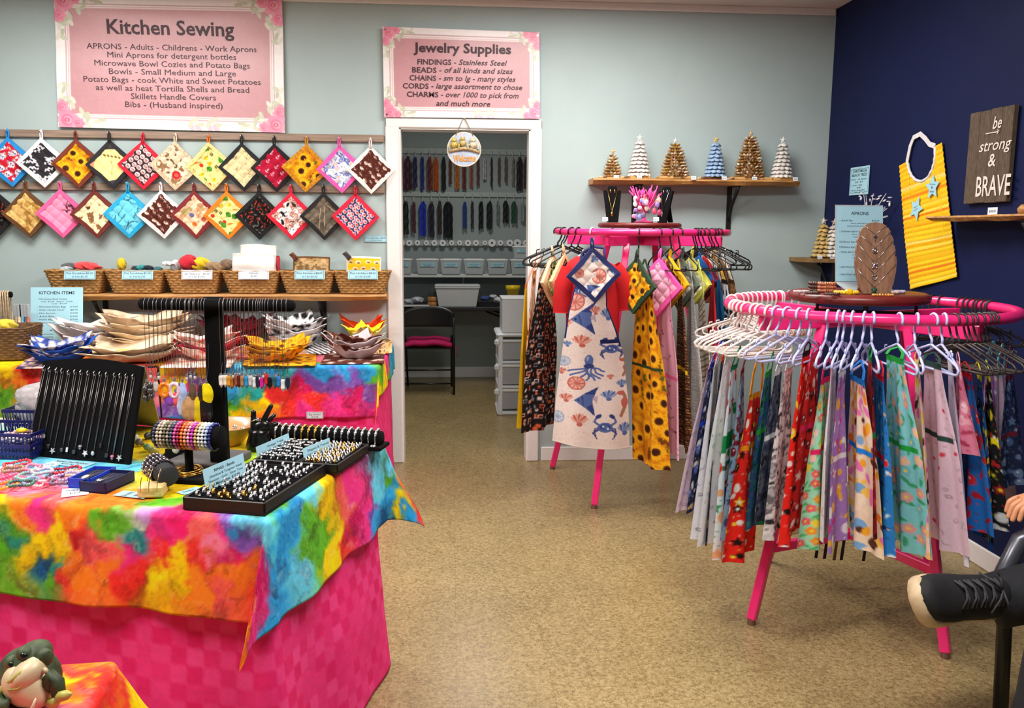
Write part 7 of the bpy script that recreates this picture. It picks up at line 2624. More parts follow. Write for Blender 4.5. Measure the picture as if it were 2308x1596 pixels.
ADULT = [
 (1186, 1179, 12, 640, 952, flat((246, 206, 20), 10), 'yellow apron edge at the doorway side of the taller rack', (246, 140, 50), None, .3),
 (1205, 1193, 18, 610, 958, lambda c: (pr_camo(c, ((110, 60, 30), (240, 190, 150), (250, 214, 180), (230, 130, 50), (90, 50, 30)))), 'cream and rust print apron with orange strap on the taller rack', (246, 150, 80), None, .3),
 (1232, 1222, 62, 625, 967, pr_sewing, 'black apron printed with peach sewing machines and notions', (240, 180, 140), None, .34),
 (1450, 1455, 80, 655, 1046, lambda c: pr_sunflowers(c, 5.2, 8.8), 'golden sunflower apron with dark green pocket edge', (44, 70, 40), .42, .36),
 (1498, 1500, 56, 662, 1018, lambda c: pr_branch(c, (240, 178, 206), (96, 50, 66), 22, .3, (120, 50, 70)), 'pink apron printed with dark bare branches', (246, 110, 176), .5, .34),
 (1532, 1536, 30, 655, 1006, lambda c: pr_words(c, (66, 34, 20), (196, 150, 90)), 'dark brown apron with tan lettering-like marks and yellow pocket edge', (250, 206, 20), .48, .32),
 (1556, 1560, 26, 650, 1014, lambda c: pr_words(c, (216, 212, 210), (150, 146, 148)), 'off-white newsprint apron on the taller rack', (200, 200, 200), .38, .32),
 (1580, 1585, 32, 662, 905, lambda c: pr_stripes(c, [(232, 222, 206), (130, 96, 76), (236, 226, 210), (96, 70, 60)], [2.4, .8, 1.2, .5], 1.2), 'cream apron with brown slanted stripes on the taller rack', (220, 226, 120), None, .32),
 (1606, 1603, 16, 630, 800, flat((190, 40, 50), 14), 'narrow red apron edge beside the striped one', (200, 40, 50), None, .3),
 (1618, 1616, 16, 630, 780, flat((30, 110, 170), 14), 'narrow blue apron edge beside the red one', (30, 120, 190), None, .3),
 (1632, 1630, 20, 630, 770, cow, 'black and white spotted apron on the far side of the taller rack', (30, 30, 34), None, .3),
 (1648, 1646, 22, 630, 760, camo((70, 46, 30), (176, 126, 80), (120, 84, 50), (210, 170, 120)), 'brown woodland print apron on the far side of the taller rack', (90, 60, 40), None, .3),
]
for t in ADULT:
 apron(K1, *t[:5], t[5], t[6], t[7], t[8], W=t[9], child=False, fold=1.1)
r_leg = Vector((1.42, -.86, 0))

# shell apron on a red shirt, facing out
yS = -1.07
sc = scale_at(Vector((1.1, yS, 1.0)))
shirt = thing('shirt', 'red short-sleeved shirt hung under the seashell apron', 'shirt', tuple(at(1335, 800, y=yS + .05)))
RED = mat('red_jersey', (204, 16, 26), .85, vary=.08, vscale=12, bump=.15, bscale=400)
mb = MB()
lv = [(578, 1318, 20, .03), (588, 1326, 44, .045), (602, 1334, 62, .06), (640, 1334, 64, .075), (700, 1336, 62, .08), (760, 1335, 62, .08), (860, 1334, 66, .08), (900, 1334, 66, .08)]
n = 28
vs = []
for py, px, hw_, dp in lv:
 p = at(px, py, y=yS + .10)
 for k in range(n):
  a = 2 * PI * k / n
  vs.append(p + Vector((hw_ / sc * math.copysign(abs(math.cos(a)) ** .8, math.cos(a)), dp * math.sin(a) * (1 + .05 * math.sin(5 * a)), 0)))
mb.add(vs, [(i * n + k, i * n + (k + 1) % n, (i + 1) * n + (k + 1) % n, (i + 1) * n + k) for i in range(len(lv) - 1) for k in range(n)], True)
mb.build('shirt_body', RED, shirt, True)
for pts in (((1290, 606), (1278, 640), (1270, 675), (1268, 704)), ((1378, 606), (1396, 630), (1408, 665), (1410, 698))):
 q = [at(a, b, y=yS + .10) for a, b in pts]
 MB().tube(q, [.055, .06, .055, .048], 16, cap=False).tube([q[-1] + UP * .006, q[-1]], [.049, .050], 16, cap=False).build('sleeve', RED, shirt, True)
TLp, TRp, BRp, BLp = at(1296, 636, y=yS), at(1378, 600, y=yS), at(1418, 1012, y=yS), at(1245, 994, y=yS)
root = thing('apron', 'white seashell, fish and octopus print apron edged in navy over the red shirt', 'apron', tuple((BRp + BLp) / 2), 0, 'aprons on the taller pink rack')
nu, nv = 150, 330
u, v = np.meshgrid(np.linspace(0, 1, nu), np.linspace(0, 1, nv))
ed = lambda pts, t: np.stack([np.interp(t, [p[0] for p in pts], [p[1][k] for p in pts]) for k in range(3)], -1)
LE = [(0, at(1302, 622, y=yS - .03)), (.2, at(1280, 705, y=yS - .03)), (.45, at(1266, 800, y=yS - .03)), (.75, at(1253, 900, y=yS - .02)), (1, at(1245, 994, y=yS - .02))]
RE = [(0, at(1366, 604, y=yS - .03)), (.18, at(1368, 690, y=yS - .045)), (.3, at(1390, 745, y=yS - .03)), (.45, at(1406, 800, y=yS - .01)), (.75, at(1416, 900, y=yS - .0)), (1, at(1420, 1010, y=yS + .01))]
Lp, Rp = ed(LE, v), ed(RE, v)
P = Lp * (1 - u[..., None]) + Rp * u[..., None]
P[..., 1] += -.055 * np.sin(PI * u) * (1 - .35 * v) + .006 * v * np.sin(u * 13 + 1) - .004 * np.sin(v * 9)
P[..., 2] += -.014 * v ** 6 * np.sin(PI * u)
cl = Cloth(40, 92, nu, nv, 9)
pr_sea(cl)
C = cl.out()
# the cloth is cut to the apron outline: the print keeps its size
iu = np.clip(((u - .5) * np.linalg.norm(Rp - Lp, axis=2) / .415 + .5), 0, 1)
C = C[(v * (nv - 1)).astype(int), (iu * (nu - 1)).astype(int)]
NVY = np.array((30, 40, 96.))
C[((u > .965) & (v < .40)) | ((u < .03) & (v < .35))] = NVY
C[(v > .352) & (v < .374) & (u > .62) & (u < .97)] = np.array((26, 34, 90.))
C[(v > .988)] = np.array((240, 230, 226.))
sheet('printed_panel', P, C, PRINT, root, True, .0015)
bt = mat('navy_binding', (28, 36, 92), .85)
hk = at(1336, 528, y=-.98)
MB().tube([Vector(P[0, 4]), at(1312, 570, y=yS - .01), hk - UP * .06, at(1362, 560, y=yS - .01), Vector(P[0, -5])], .007, 6).build('strap', bt, root, True)
hang(C1, RR1, Z1, phi_at(C1, RR1, Z1, 1336), 'white', W1)
potholder(at(1333, 541, y=yS - .06), 'seashell print pot holder edged in navy hanging over the shell apron', (30, 42, 100), lambda c: (c.fill((240, 226, 218)), sea_disc(c, 13, 9, 4.2), sea_shell(c, 5, 5, 3, BL, (150, 168, 206)), sea_fish(c, 14, 17, 3), sea_disc(c, 4, 15, 2.6), sea_crab(c, 17, 2, 2.4)), .182, -.06, (44, 60, 130), group='pot holders on the taller rack')
sun_h = at(1437, 566, y=-1.02)
potholder(sun_h, 'sunflower pot holder edged in dark green on the taller pink rack', (40, 70, 44), lambda c: pr_sunflowers(c, 3.8, 6.4), .19, 0, None, yaw=-.98, group='pot holders on the taller rack')
potholder(at(1489, 566, y=-.99), 'pink branch pot holder edged in bright pink on the taller pink rack', (250, 90, 180), lambda c: pr_branch(c, (244, 176, 204), (110, 60, 76), 9, .3), .20, 0, None, yaw=-.9, group='pot holders on the taller rack')
potholder(at(1513, 562, y=-.95), 'yellow-edged brown pot holder behind the pink one', (252, 190, 20), camo((90, 50, 30), (120, 70, 40), (70, 40, 24)), .19, 0, None, yaw=-1.05, group='pot holders on the taller rack')
potholder(at(1540, 564, y=-.93), 'grey-edged newsprint pot holder on the taller pink rack', (96, 110, 96), lambda c: pr_words(c, (216, 214, 208), (150, 150, 146)), .19, 0, None, yaw=-1.1, group='pot holders on the taller rack')
potholder(at(1562, 562, y=-.90), 'lime-edged cream pot holder on the taller pink rack', (224, 224, 96), skt((236, 230, 200), (150, 150, 110), sp=4), .19, 0, None, yaw=-1.0, group='pot holders on the taller rack')
potholder(at(1243, 560, y=-.72), 'cream and brown print pot holder with peach edging at the doorway side of the rack', (240, 196, 150), pr_veg, .19, 0, None, yaw=.95, group='pot holders on the taller rack')
potholder(at(1268, 556, y=-.80), 'sewing print pot holder with peach edging behind the shell one', (244, 190, 140), pr_sewing, .19, 0, None, yaw=.85, group='pot holders on the taller rack')
for i, (px, q, nm) in enumerate(((1580, (30, 110, 190), 'blue'), (1592, (190, 40, 50), 'red'), (1604, (240, 220, 190), 'cream'), (1612, (230, 170, 40), 'gold'), (1624, (120, 90, 60), 'brown'), (1634, (236, 226, 214), 'ivory'))):
 potholder(at(px, 562 + i, y=-.82 + .05 * i), '%s-edged pot holder in the crowded far side of the taller rack' % nm, q, camo((90, 66, 50), (200, 170, 130), (230, 206, 170), (60, 50, 46)), .17, 0, None, yaw=-1.1 - .05 * i, group='pot holders on the taller rack')

# ------------------------------------------------------------------ seashell trees on the shelves
def shell_tree(label, px, py_top, wpx, zbase, y, kind, col, star, base_w, base_h, wood, seed, dark=0):
 c = at(px, 400, y=y)
 c.z = zbase + .001
 s = scale_at(c)
 ztop = at(px, py_top, y=y).z
 h = ztop - zbase - base_h
 w = wpx / s / 2
 root = thing('seashell_tree', label, 'ornament tree', tuple(c), 0, 'seashell trees')
 MB().box(c + UP * (base_h / 2), (base_w / s, .10, base_h), bev=.004).build('wood_base', mat('tree_base_%d' % dark, ((206, 164, 100), (96, 62, 40))[dark], .5, vary=.25, stretch=(1, 8, 8)), root, True)
 r = random.Random(seed)
 mb = MB()
 b = c + UP * base_h
 hs = h * .86
 mb.lathe([(w * .72, 0), (w * .5, hs * .5), (w * .12, hs * .97), (0, hs)], b, 14, col=tuple(int(q * .8) for q in col))
 if kind == 'cone':
  rows = int(hs / .017)
  for j in range(rows):
   t = (j + .3) / rows
   R = w * (1 - t ** 1.5 * .82) * .95
   k = max(4, int(2 * PI * R / .017))
   for i in range(k):
    a = 2 * PI * (i + .5 * (j % 2)) / k + r.uniform(-.15, .15)
    d = Vector((math.cos(a), math.sin(a), r.uniform(.1, .6)))
    d.normalize()
    q = Vector((0, 0, 1)).rotation_difference(d).to_matrix()
    f = r.uniform(.75, 1.15)
    cc = tuple(max(0, min(255, int(v * f + r.uniform(-8, 14)))) for v in (col if r.random() < .7 else (226, 208, 176)))
    L = r.uniform(.011, .018)
    mb.ball(b + Vector((R * math.cos(a), R * math.sin(a), hs * t)), (.0068, .0060, L), 6, 5, q, cc)
 else:
  rows = max(6, int(hs / .022))
  for j in range(rows):
   t = j / rows
   R = w * (1 - t * .82)
   k = max(4, int(2 * PI * R / .030))
   for i in range(k):
    a = 2 * PI * (i + .5 * (j % 2)) / k
    Rm = M3(0, .55, a)
    f = r.uniform(.88, 1.05)
    cc = tuple(min(255, int(v * f)) for v in col)
    mb.ball(b + Vector((R * .86 * math.cos(a), R * .86 * math.sin(a), hs * (t + .04))), (.021, .018, .0075), 8, 5, Rm, cc)
    mb.ball(b + Vector((R * .98 * math.cos(a), R * .98 * math.sin(a), hs * (t + .05))), .0034, 5, 4, None, (244, 242, 240))
 mb.build('shell_cone', mat('shells', attr=True, rough=.5, vary=.06, vscale=150), root, True)
 sp = b + UP * hs
 mb = MB()
 RS = .024 if kind != 'cone' else .020
 pts = star_pts(0, 0, RS, 5, .40, PI / 2)
 n = len(pts)
 mb.add([sp + Vector((p[0], 0, p[1] + RS * .6)) for p in pts] + [sp + Vector((0, -.007, RS * .6)), sp + Vector((0, .007, RS * .6))],
   [(k, (k + 1) % n, n) for k in range(n)] + [((k + 1) % n, k, n + 1) for k in range(n)])
 mb.build('star', mat('starfish_%d_%d_%d' % star, star, .6, vary=.15, bump=.3), root, True)
 return c


NAT, WHT, BLU = (176, 130, 70), (226, 222, 216), (150, 180, 214)
TS = [('small natural brown shell tree, the shortest on the shelf', 1380, 338, 36, 'cone', NAT, (214, 186, 140), 70, .008, 0), ('white shell tree beside the shortest brown one', 1440, 304, 48, 'tier', (234, 226, 220), (236, 234, 232), 46, .018, 0),
  ('middle-sized brown shell tree with a white star', 1520, 310, 58, 'cone', NAT, (236, 234, 230), 76, .018, 0), ('pale blue tiered shell tree with a tan star', 1611, 308, 46, 'tier', BLU, (214, 186, 120), 62, .018, 1),
  ('tallest brown shell tree with a tan star', 1688, 291, 60, 'cone', (160, 112, 58), (216, 184, 136), 96, .018, 0), ('white shell tree at the corner end of the shelf', 1761, 309, 48, 'tier', WHT, (240, 240, 238), 46, .018, 0)]
for i, (lb, px, py, w, k, col, st, bw_, bh, dk) in enumerate(TS):
 c = shell_tree(lb, px, py, w, SH2, -.10, k, col, st, bw_, bh, None, i, dk)
for i, (px, nm) in enumerate(((1388, 'shortest brown tree'), (1440, 'first white tree'), (1562, 'middle-sized brown tree'), (1631, 'pale blue tree'), (1699, 'tallest brown tree'), (1791, 'white tree by the corner'))):
 c = at(px, 398, y=-.178)
 card('price_card', 'tiny pale price tag on the shelf edge for the %s' % nm, Vector((c.x, -.192, SH2 + .007)), (1, 0, 0), (0, .2, 1), .030, .022, [('$40.00', .5, .65, .7, .3, 0, 'c')], PAPERW, border=False, group='tree price tags')
rsm = random.Random(2)
for i, px in enumerate((1354, 1362, 1402, 1410, 1575, 1583, 1642, 1650, 1716)):
 c = at(px, 395, y=-.15)
 c.z = SH2 + .007
 tag(MB().ball(c, (.010, .009, .007), 8, 6).ball(c + Vector((.010, 0, .002)), (.006, .006, .008), 7, 5).build('seashell', mat('shell_%d' % (i % 2), ((206, 178, 140), (120, 84, 60))[i % 2], .5, vary=.3, vscale=150)), 'small brown seashell lying between the shelf trees' if i % 2 else 'small tan seashell lying between the shelf trees', 'seashell', 'loose dark shells on the tree shelf' if i % 2 else 'loose tan shells on the tree shelf')
shell_tree('gold-toned tiered shell tree on the corner shelf', 1863, 492, 42, SH4, -.17, 'tier', (206, 174, 104), (232, 224, 206), 40, .010, None, 31, 1)
shell_tree('white tiered shell tree on the corner shelf', 1887, 495, 40, SH4, -.20, 'tier', (222, 218, 210), (206, 180, 160), 40, .010, None, 32, 1)
for px, nm in ((1848, 'gold'), (1876, 'white')):
 card('price_card', 'tiny pale price tag before the %s corner shelf tree' % nm, at(px, 580, y=-.25), (1, -.1, 0), (0, .3, 1), .028, .022, [('$30.00', .5, .65, .7, .3, 0, 'c')], PAPERW, border=False, group='tree price tags')

# ------------------------------------------------------------------ on the navy wall
YD, NX = Vector((0, -1, 0)), Vector((-1, 0, 0))


def wp(px, py, off=.006):
 return at(px, py, x=XR - off)


q = [wp(1918, 378), wp(1961, 374), wp(1955, 437), wp(1915, 440)]
cc = (q[0] + q[1] + q[2] + q[3]) / 4
card('price_sign', 'small blue Christmas beach trees price sign on the navy wall', cc, YD, UP, abs(q[0].y - q[1].y), q[0].z - q[3].z,
  [('CHRISTMAS &', .5, .2, .72, .10, .012, 'c'), ('BEACH TREES', .5, .34, .78, .10, .012, 'c'), ('Shells - all natural', .48, .47, .8, .06, 0, 'c'), ('$30 - $55', .5, .57, .4, .06, 0, 'c'), ('Corner - white', .4, .68, .55, .06, 0, 'c'), ('$40', .5, .77, .2, .06, 0, 'c'), ('Bark - branches', .48, .86, .7, .06, 0, 'c'), ('$25 - $40', .5, .93, .4, .05, 0, 'c')], border=True)

# bib: striped towel with a round neck
LB = [(0, wp(2030, 374)), (.3, wp(2036, 455)), (.6, wp(2042, 535)), (1, wp(2055, 652))]
RBb = [(0, wp(2126, 322)), (.3, wp(2137, 420)), (.6, wp(2148, 515)), (1, wp(2161, 624))]
root = thing('bib', 'long yellow striped towelling bib with a white neck strap on the navy wall', 'bib', tuple((LB[-1][1] + RBb[-1][1]) / 2))
nu, nv = 90, 200
u, v = np.meshgrid(np.linspace(0, 1, nu), np.linspace(0, 1, nv))
nk = np.clip(1 - ((u - .53) / .32) ** 2, 0, 1) ** .5 * .20
vv = nk + (1 - nk) * v
P = ed(LB, vv) * (1 - u[..., None]) + ed(RBb, vv) * u[..., None]
P[..., 0] -= .004 + .004 * np.sin(u * 7) * vv + .0015 * np.sin(vv * 160)
rb = np.random.RandomState(7)
band_ = np.array([(248, 190, 16), (250, 200, 24), (252, 214, 70), (246, 176, 10), (252, 226, 120), (244, 140, 20), (250, 196, 20)], float)
ix = rb.choice(7, 60, p=(.3, .24, .1, .14, .09, .05, .08))
C = band_[ix[np.clip((vv * 54).astype(int), 0, 59)]]
sheet('towel_panel', P, C, KNIT, root, True, -.004)
edge = [Vector(P[0, k]) + NX * .003 for k in range(int(nu * .20), int(nu * .87))]
WB = mat('white_bias', (226, 222, 226), .8, vary=.08)
MB().tube(edge, .0075, 6).build('neck_binding', WB, root, True)
st = [edge[0], wp(2052, 330, .012), wp(2060, 310, .012), wp(2075, 302, .014), wp(2086, 312, .014), wp(2096, 325, .012), edge[-1]]
mb = MB()
vs = []
for k, p_ in enumerate(st):
 t_ = (st[min(k + 1, 6)] - st[max(k - 1, 0)]).normalized()
 o_ = t_.cross(NX).normalized() * .012
 vs += [p_ - o_, p_ + o_, p_ + o_ + NX * .003, p_ - o_ + NX * .003]
mb.add(vs, [(i * 4 + k, i * 4 + (k + 1) % 4, i * 4 + 4 + (k + 1) % 4, i * 4 + 4 + k) for i in range(6) for k in range(4)])
mb.build('neck_strap', WB, root, True)
Rw = Matrix((YD, UP, NX)).transposed()
for (px, py, r_, rot, rows, lb) in ((2102, 422, .062, .08, [('Husband Inspired', 0, .012, .05, .0055), ('Bib', 0, -.006, .016, .011), ('$16.00', 0, -.024, .032, .009)], 'upper blue star price tag pinned to the yellow bib'), (2065, 470, .062, -.35, [('Machine', 0, .006, .032, .006), ('Washable', 0, -.008, .036, .006)], 'lower tilted blue star price tag pinned to the yellow bib')):
 cs = wp(px, py, .022)
 sr_ = thing('star_tag', lb, 'tag', tuple(cs), 0, 'star price tags on the bib')
 MB().prism(star_pts(0, 0, r_, 5, .48, PI / 2 + rot), .0015, cs, Rw).build('paper_star', PAPER, sr_, True)
 text_mesh('lettering', [(w_, cs + NX * .003 + YD * x + UP * z, ww, hh, 0, 0, 'c') for w_, x, z, ww, hh in rows], INK, sr_, YD + UP * (-rot), UP + YD * rot)

# plank sign
PLK = mat('dark_plank', (92, 76, 60), .75, vary=.45, vscale=16, stretch=(14, 14, 2.2), bump=.4, bscale=90)
y0, y1, z0, z1 = wp(2198, 255).y, wp(2298, 236).y, (wp(2190, 461, .03).z + .004), wp(2245, 246).z
root = thing('wall_sign', 'dark plank sign lettered be strong and BRAVE in white', 'sign', (XR - .015, (y0 + y1) / 2, z0), 0)
wv = (y0 - y1) / 4
for k in range(4):
 MB().box((XR - .016, y0 - wv * (k + .5), (z0 + z1) / 2), (.022, wv - .0015, z1 - z0 - .004 * (k % 2)), bev=.002).build('plank', PLK, root, True)
MB().box((XR - .004, (y0 + y1) / 2, (z0 + z1) / 2), (.007, (y0 - y1) * .8, (z1 - z0) * .8)).build('back_batten', PLK, root, True)
fx = lambda px, py: wp(px, py, .030)
TW = mat('white_paint', (226, 216, 206), .7, vary=.12, vscale=60)
rows = []
for w_, a, b, hh, bold, sh in (('be', (2237, 291), (2257, 287), .052, .012, .25), ('strong', (2206, 345), (2279, 331), .050, .006, .25), ('&', (2226, 376), (2243, 373), .055, .012, .1), ('BRAVE', (2198, 444), (2275, 437), .088, .012, 0)):
 A_, B_ = fx(*a), fx(*b)
 rows.append((w_, (A_ + B_) / 2, abs(A_.y - B_.y), hh, bold, sh, 'c'))
text_mesh('lettering', rows, TW, root, YD, UP)
a_, b_ = fx(2222, 302), fx(2252, 296)
MB().box((a_ + b_) / 2, (.002, abs(a_.y - b_.y), .004)).box(b_ + Vector((0, .006, .004)), (.002, .014, .004), M3(.7, 0, 0)).box(b_ + Vector((0, .006, -.004)), (.002, .014, .004), M3(-.7, 0, 0)).build('painted_arrow', TW, root, True)
c = at(2229, 478, x=XR - .135)
card('price_card', 'small pale price tag on the shelf under the brave sign', Vector((XR - .12, c.y, SH3 + .015)), YD, UP, .062, .030, [('$28.00', .5, .65, .7, .3, 0, 'c')], PAPERW, border=False)
c = at(2303, 470, x=XR - .09)
tag(MB().lathe([(0, 0), (.03, 0), (.036, .02), (.024, .036), (0, .04)], Vector((XR - .08, c.y - .02, SH3 + .001)), 18).build('wooden_ornament', LIVE), 'rounded wooden ornament at the end of the shelf under the brave sign', 'ornament')

# white twig ornament on the wall behind the apron sign
root = thing('twig_ornament', 'silvery white twig spray behind the aprons price sheet', 'ornament', tuple(wp(1975, 520, .06)), 0)
mb = MB()
rt_ = random.Random(4)
for i in range(15):
 p = wp(1972, 510, .05)
 tgt = wp(rt_.uniform(1935, 2006), rt_.uniform(430, 500), rt_.uniform(.02, .10))
 mb.tube([p, (p + tgt) / 2 + Vector((-.02, 0, .01)), tgt], [.003, .0025, .0015], 5)
mb.build('twig', mat('white_twig', (206, 206, 214), .5), root, True)
mb = MB()
for i in range(26):
 mb.ball(wp(rt_.uniform(1936, 2006), rt_.uniform(432, 500), rt_.uniform(.02, .10)), (.004, .010, .013), 6, 4, M3(i, i * .5, 0))
mb.build('foliage', mat('silver_leaf', (214, 214, 222), .4), root, True)['kind'] = 'stuff'
MB().cyl(wp(1972, 540, .05), wp(1972, 508, .05), .02).build('wall_holder', BLACKM, root, True)

# ------------------------------------------------------------------ on the taller rack's tray
T1 = T1Z - .002 + .001


def bust(label, c, wt, wb, h, yaw, chain, ch_m, px_drop):
 root = thing('necklace_bust', label, 'display stand', tuple(c), yaw, 'black necklace stands on the taller rack tray')
 out = [(-wb / 2, 0), (wb / 2, 0), (wt / 2, h * .88), (wt * .30, h * .89), (wt * .22, h), (-wt * .22, h), (-wt * .30, h * .89), (-wt / 2, h * .88)]
 R = Matrix(((1, 0, 0), (0, .16, -.98), (0, .98, .16)))
 MB().prism(out, .012, (0, 0, 0), R).build('velvet_front', BLACKV, root)
 MB().box((0, .045, h * .36), (wb * .5, .006, h * .72), M3(.28, 0, 0)).build('easel_leg', BLACKV, root)
 nk = thing('necklace', chain, 'necklace', tuple(c + UP * h * .3), yaw, 'necklaces on the rack tray stands')
 q = lambda x, z: Vector(R @ Vector((x, z, .014)))
 o = Vector((0, 0, -h * .3))
 MB().tube([q(-wt * .28, h * .9) + o, q(-.004, h * .28) + o, q(wt * .28, h * .9) + o], .0011, 5).build('chain', ch_m, nk)
 MB().ball(q(-.004, h * .22) + o, (.007, .004, .014), 10, 6).build('pendant', ch_m, nk)
 for s in (-1, 1):
  e = thing('earring', 'small %s drop earring on the %s black stand of the round tray' % (ch_m.name, 'straight' if ch_m is GOLD else 'turned'), 'earring', tuple(c), yaw, '%s earrings on the black stand' % ch_m.name)
  MB().ball(q(s * wt * .12, h * .86), (.004, .003, .009), 8, 6).build('drop', ch_m, e)


b0 = at(1380, 500, y=-.58)
b0.z = T1
bust('black necklace stand with a gold chain on the taller rack tray', b0, .098, .060, .195, 0, 'gold chain with a gold drop on the black stand', GOLD, 0)
b0 = at(1494, 500, y=-.58)
b0.z = T1
bust('narrow turned black necklace stand with a silver chain on the taller rack tray', b0, .098, .060, .195, -.95, 'silver chain with a silver drop on the turned black stand', SILVER, 0)
for px, nm in ((1364, 'gold'), (1479, 'silver')):
 card('price_card', 'small white price tag at the foot of the %s necklace stand' % nm, at(px, 494, y=-.66), (1, 0, 0), (0, .2, 1), .030, .022, [('$20', .5, .65, .5, .3, 0, 'c')], PAPERW, border=False, group='tags on the taller rack tray')
tc = at(1451, 500, y=-.58)
tc.z = T1
root = thing('coral_tree', 'hot pink branching coral earring tree on the taller rack tray', 'display stand', tuple(tc))
CORAL = mat('pink_coral', (240, 70, 150), .45, vary=.2)
mb = MB().lathe([(0, 0), (.05, 0), (.05, .006), (.012, .012), (.010, .05), (0, .05)], tc, 18)
rc_ = random.Random(6)
for i in range(16):
 a, x = rc_.uniform(0, 6.3), (i - 7.5) / 8
 p = tc + UP * .045
 t1 = tc + Vector((x * .06, .02 * math.sin(a), .12 + rc_.uniform(-.01, .02)))
 t2 = tc + Vector((x * .09 + rc_.uniform(-.015, .015), .02 * math.cos(a), .19 + rc_.uniform(-.03, .012)))
 mb.tube([p, t1, t2], [.006, .0045, .0028], 6)
 mb.tube([t1, t1 + Vector((.018 * (1 if i % 2 else -1), -.01, .045))], [.004, .002], 5)
mb.build('coral_branch', CORAL, root, True)
EC = [((150, 160, 226), 'periwinkle'), ((240, 150, 190), 'pink'), ((236, 226, 230), 'pearl'), ((250, 150, 60), 'orange'), ((190, 60, 110), 'berry'), ((160, 130, 200), 'lilac'), ((230, 90, 120), 'coral'), ((214, 190, 170), 'beige'), ((120, 110, 140), 'slate'), ((250, 190, 210), 'blush')]
for i in range(26):
 q_, nm = EC[i % 10]
 x, z = rc_.uniform(-.078, .07), rc_.uniform(.03, .125)
 p = tc + Vector((x, -.045 - rc_.uniform(0, .03), z))
 mb = MB().ball(p, (.013, .004, .017 if i % 3 else .012), 12, 6)
 mb.tube([p + UP * .015, p + UP * .026 + Vector((0, .01, .004)), p + UP * .02 + Vector((0, .018, 0))], .001, 4)
 tag(mb.build('earring', mat('earring_%s' % nm, q_, .35, vary=.35, vscale=90)), '%s flat disc earring hanging on the pink coral tree' % nm, 'earring', '%s earrings on the coral tree' % nm)

# ------------------------------------------------------------------ on the lower rack's tray
T2 = T2Z - .001
ob = at(1972, 658, y=-2.25)
ob.z = T2
sO = scale_at(ob)
root = thing('necklace_board', 'walnut oval notched board holding five silver necklaces', 'display stand', tuple(ob))
prof = [(30, 0), (40, 22), (46, 50), (48, 72), (47, 84), (44, 85), (46, 96), (43, 110), (40, 110), (42, 120), (37, 132), (34, 131), (35, 140), (29, 149), (26, 147), (25, 153), (14, 159)]
out = [(x / sO, y / sO) for x, y in prof] + [(0, 161 / sO)] + [(-x / sO, y / sO) for x, y in prof[::-1]]
tl_ = .16
RO = Matrix(((1, 0, 0), (0, math.sin(tl_), -math.cos(tl_)), (0, math.cos(tl_), math.sin(tl_)))) 
MB().prism(out, .012, ob, RO).build('notched_panel', WALNUT, root, True)
MB().box(ob + Vector((0, .055, .06)), (.05, .008, .13), M3(.5, 0, 0)).build('easel_leg', WALNUT, root, True)
for i, (yl, yr, yd, nm) in enumerate(((153, 153, 133, 'cross'), (131, 140, 104, 'round coin'), (110, 120, 70, 'turtle'), (85, 96, 44, 'open heart'), (56, 66, 14, 'dark green turtle'))):
 F = lambda x, y: ob + RO @ Vector((x / sO, y / sO, .0135))
 xw = (26, 35, 41, 45, 46)[i]
 d_ = F(-2 - i, yd)
 nk = thing('necklace', 'silver necklace with a %s pendant on the walnut oval board' % nm, 'necklace', tuple(d_), 0, 'necklaces on the walnut board')
 mb = MB().tube([F(-xw, yl), d_], .0008, 5).tube([d_, F(xw, yr)], .0008, 5)
 mb.build('chain', SILVER, nk, True)
 mb = MB()
 q_ = d_ + RO @ Vector((0, -.012, .002))
 if i == 0:
  mb.box(q_, (.003, .003, .022), RO @ M3(PI / 2, 0, 0)).box(q_ + UP * .004, (.013, .003, .003))
 elif i == 1:
  mb.tube([q_ + RO @ Vector((.009 * math.cos(a), .009 * math.sin(a), 0)) for a in np.linspace(0, 2 * PI, 16, endpoint=False)], .0014, 5, True).ball(q_, .005)
 elif i == 3:
  mb.tube([q_ + RO @ Vector((.010 * math.sin(a) ** 3, .0085 * (math.cos(a) - .38 * math.cos(2 * a) - .15 * math.cos(3 * a)), 0)) for a in np.linspace(0, 2 * PI, 20, endpoint=False)], .0014, 5, True)
 else:
  mb.ball(q_, (.008, .004, .009))
  for a in (.7, 2.4, 3.9, 5.5):
   mb.ball(q_ + RO @ Vector((.010 * math.cos(a), .010 * math.sin(a), 0)), .0034, 6, 4)
  mb.ball(q_ + UP * .011, .0034, 6, 4)
 mb.build('pendant', mat('green_stone', (40, 80, 60), .3) if i == 4 else SILVER, nk, True)
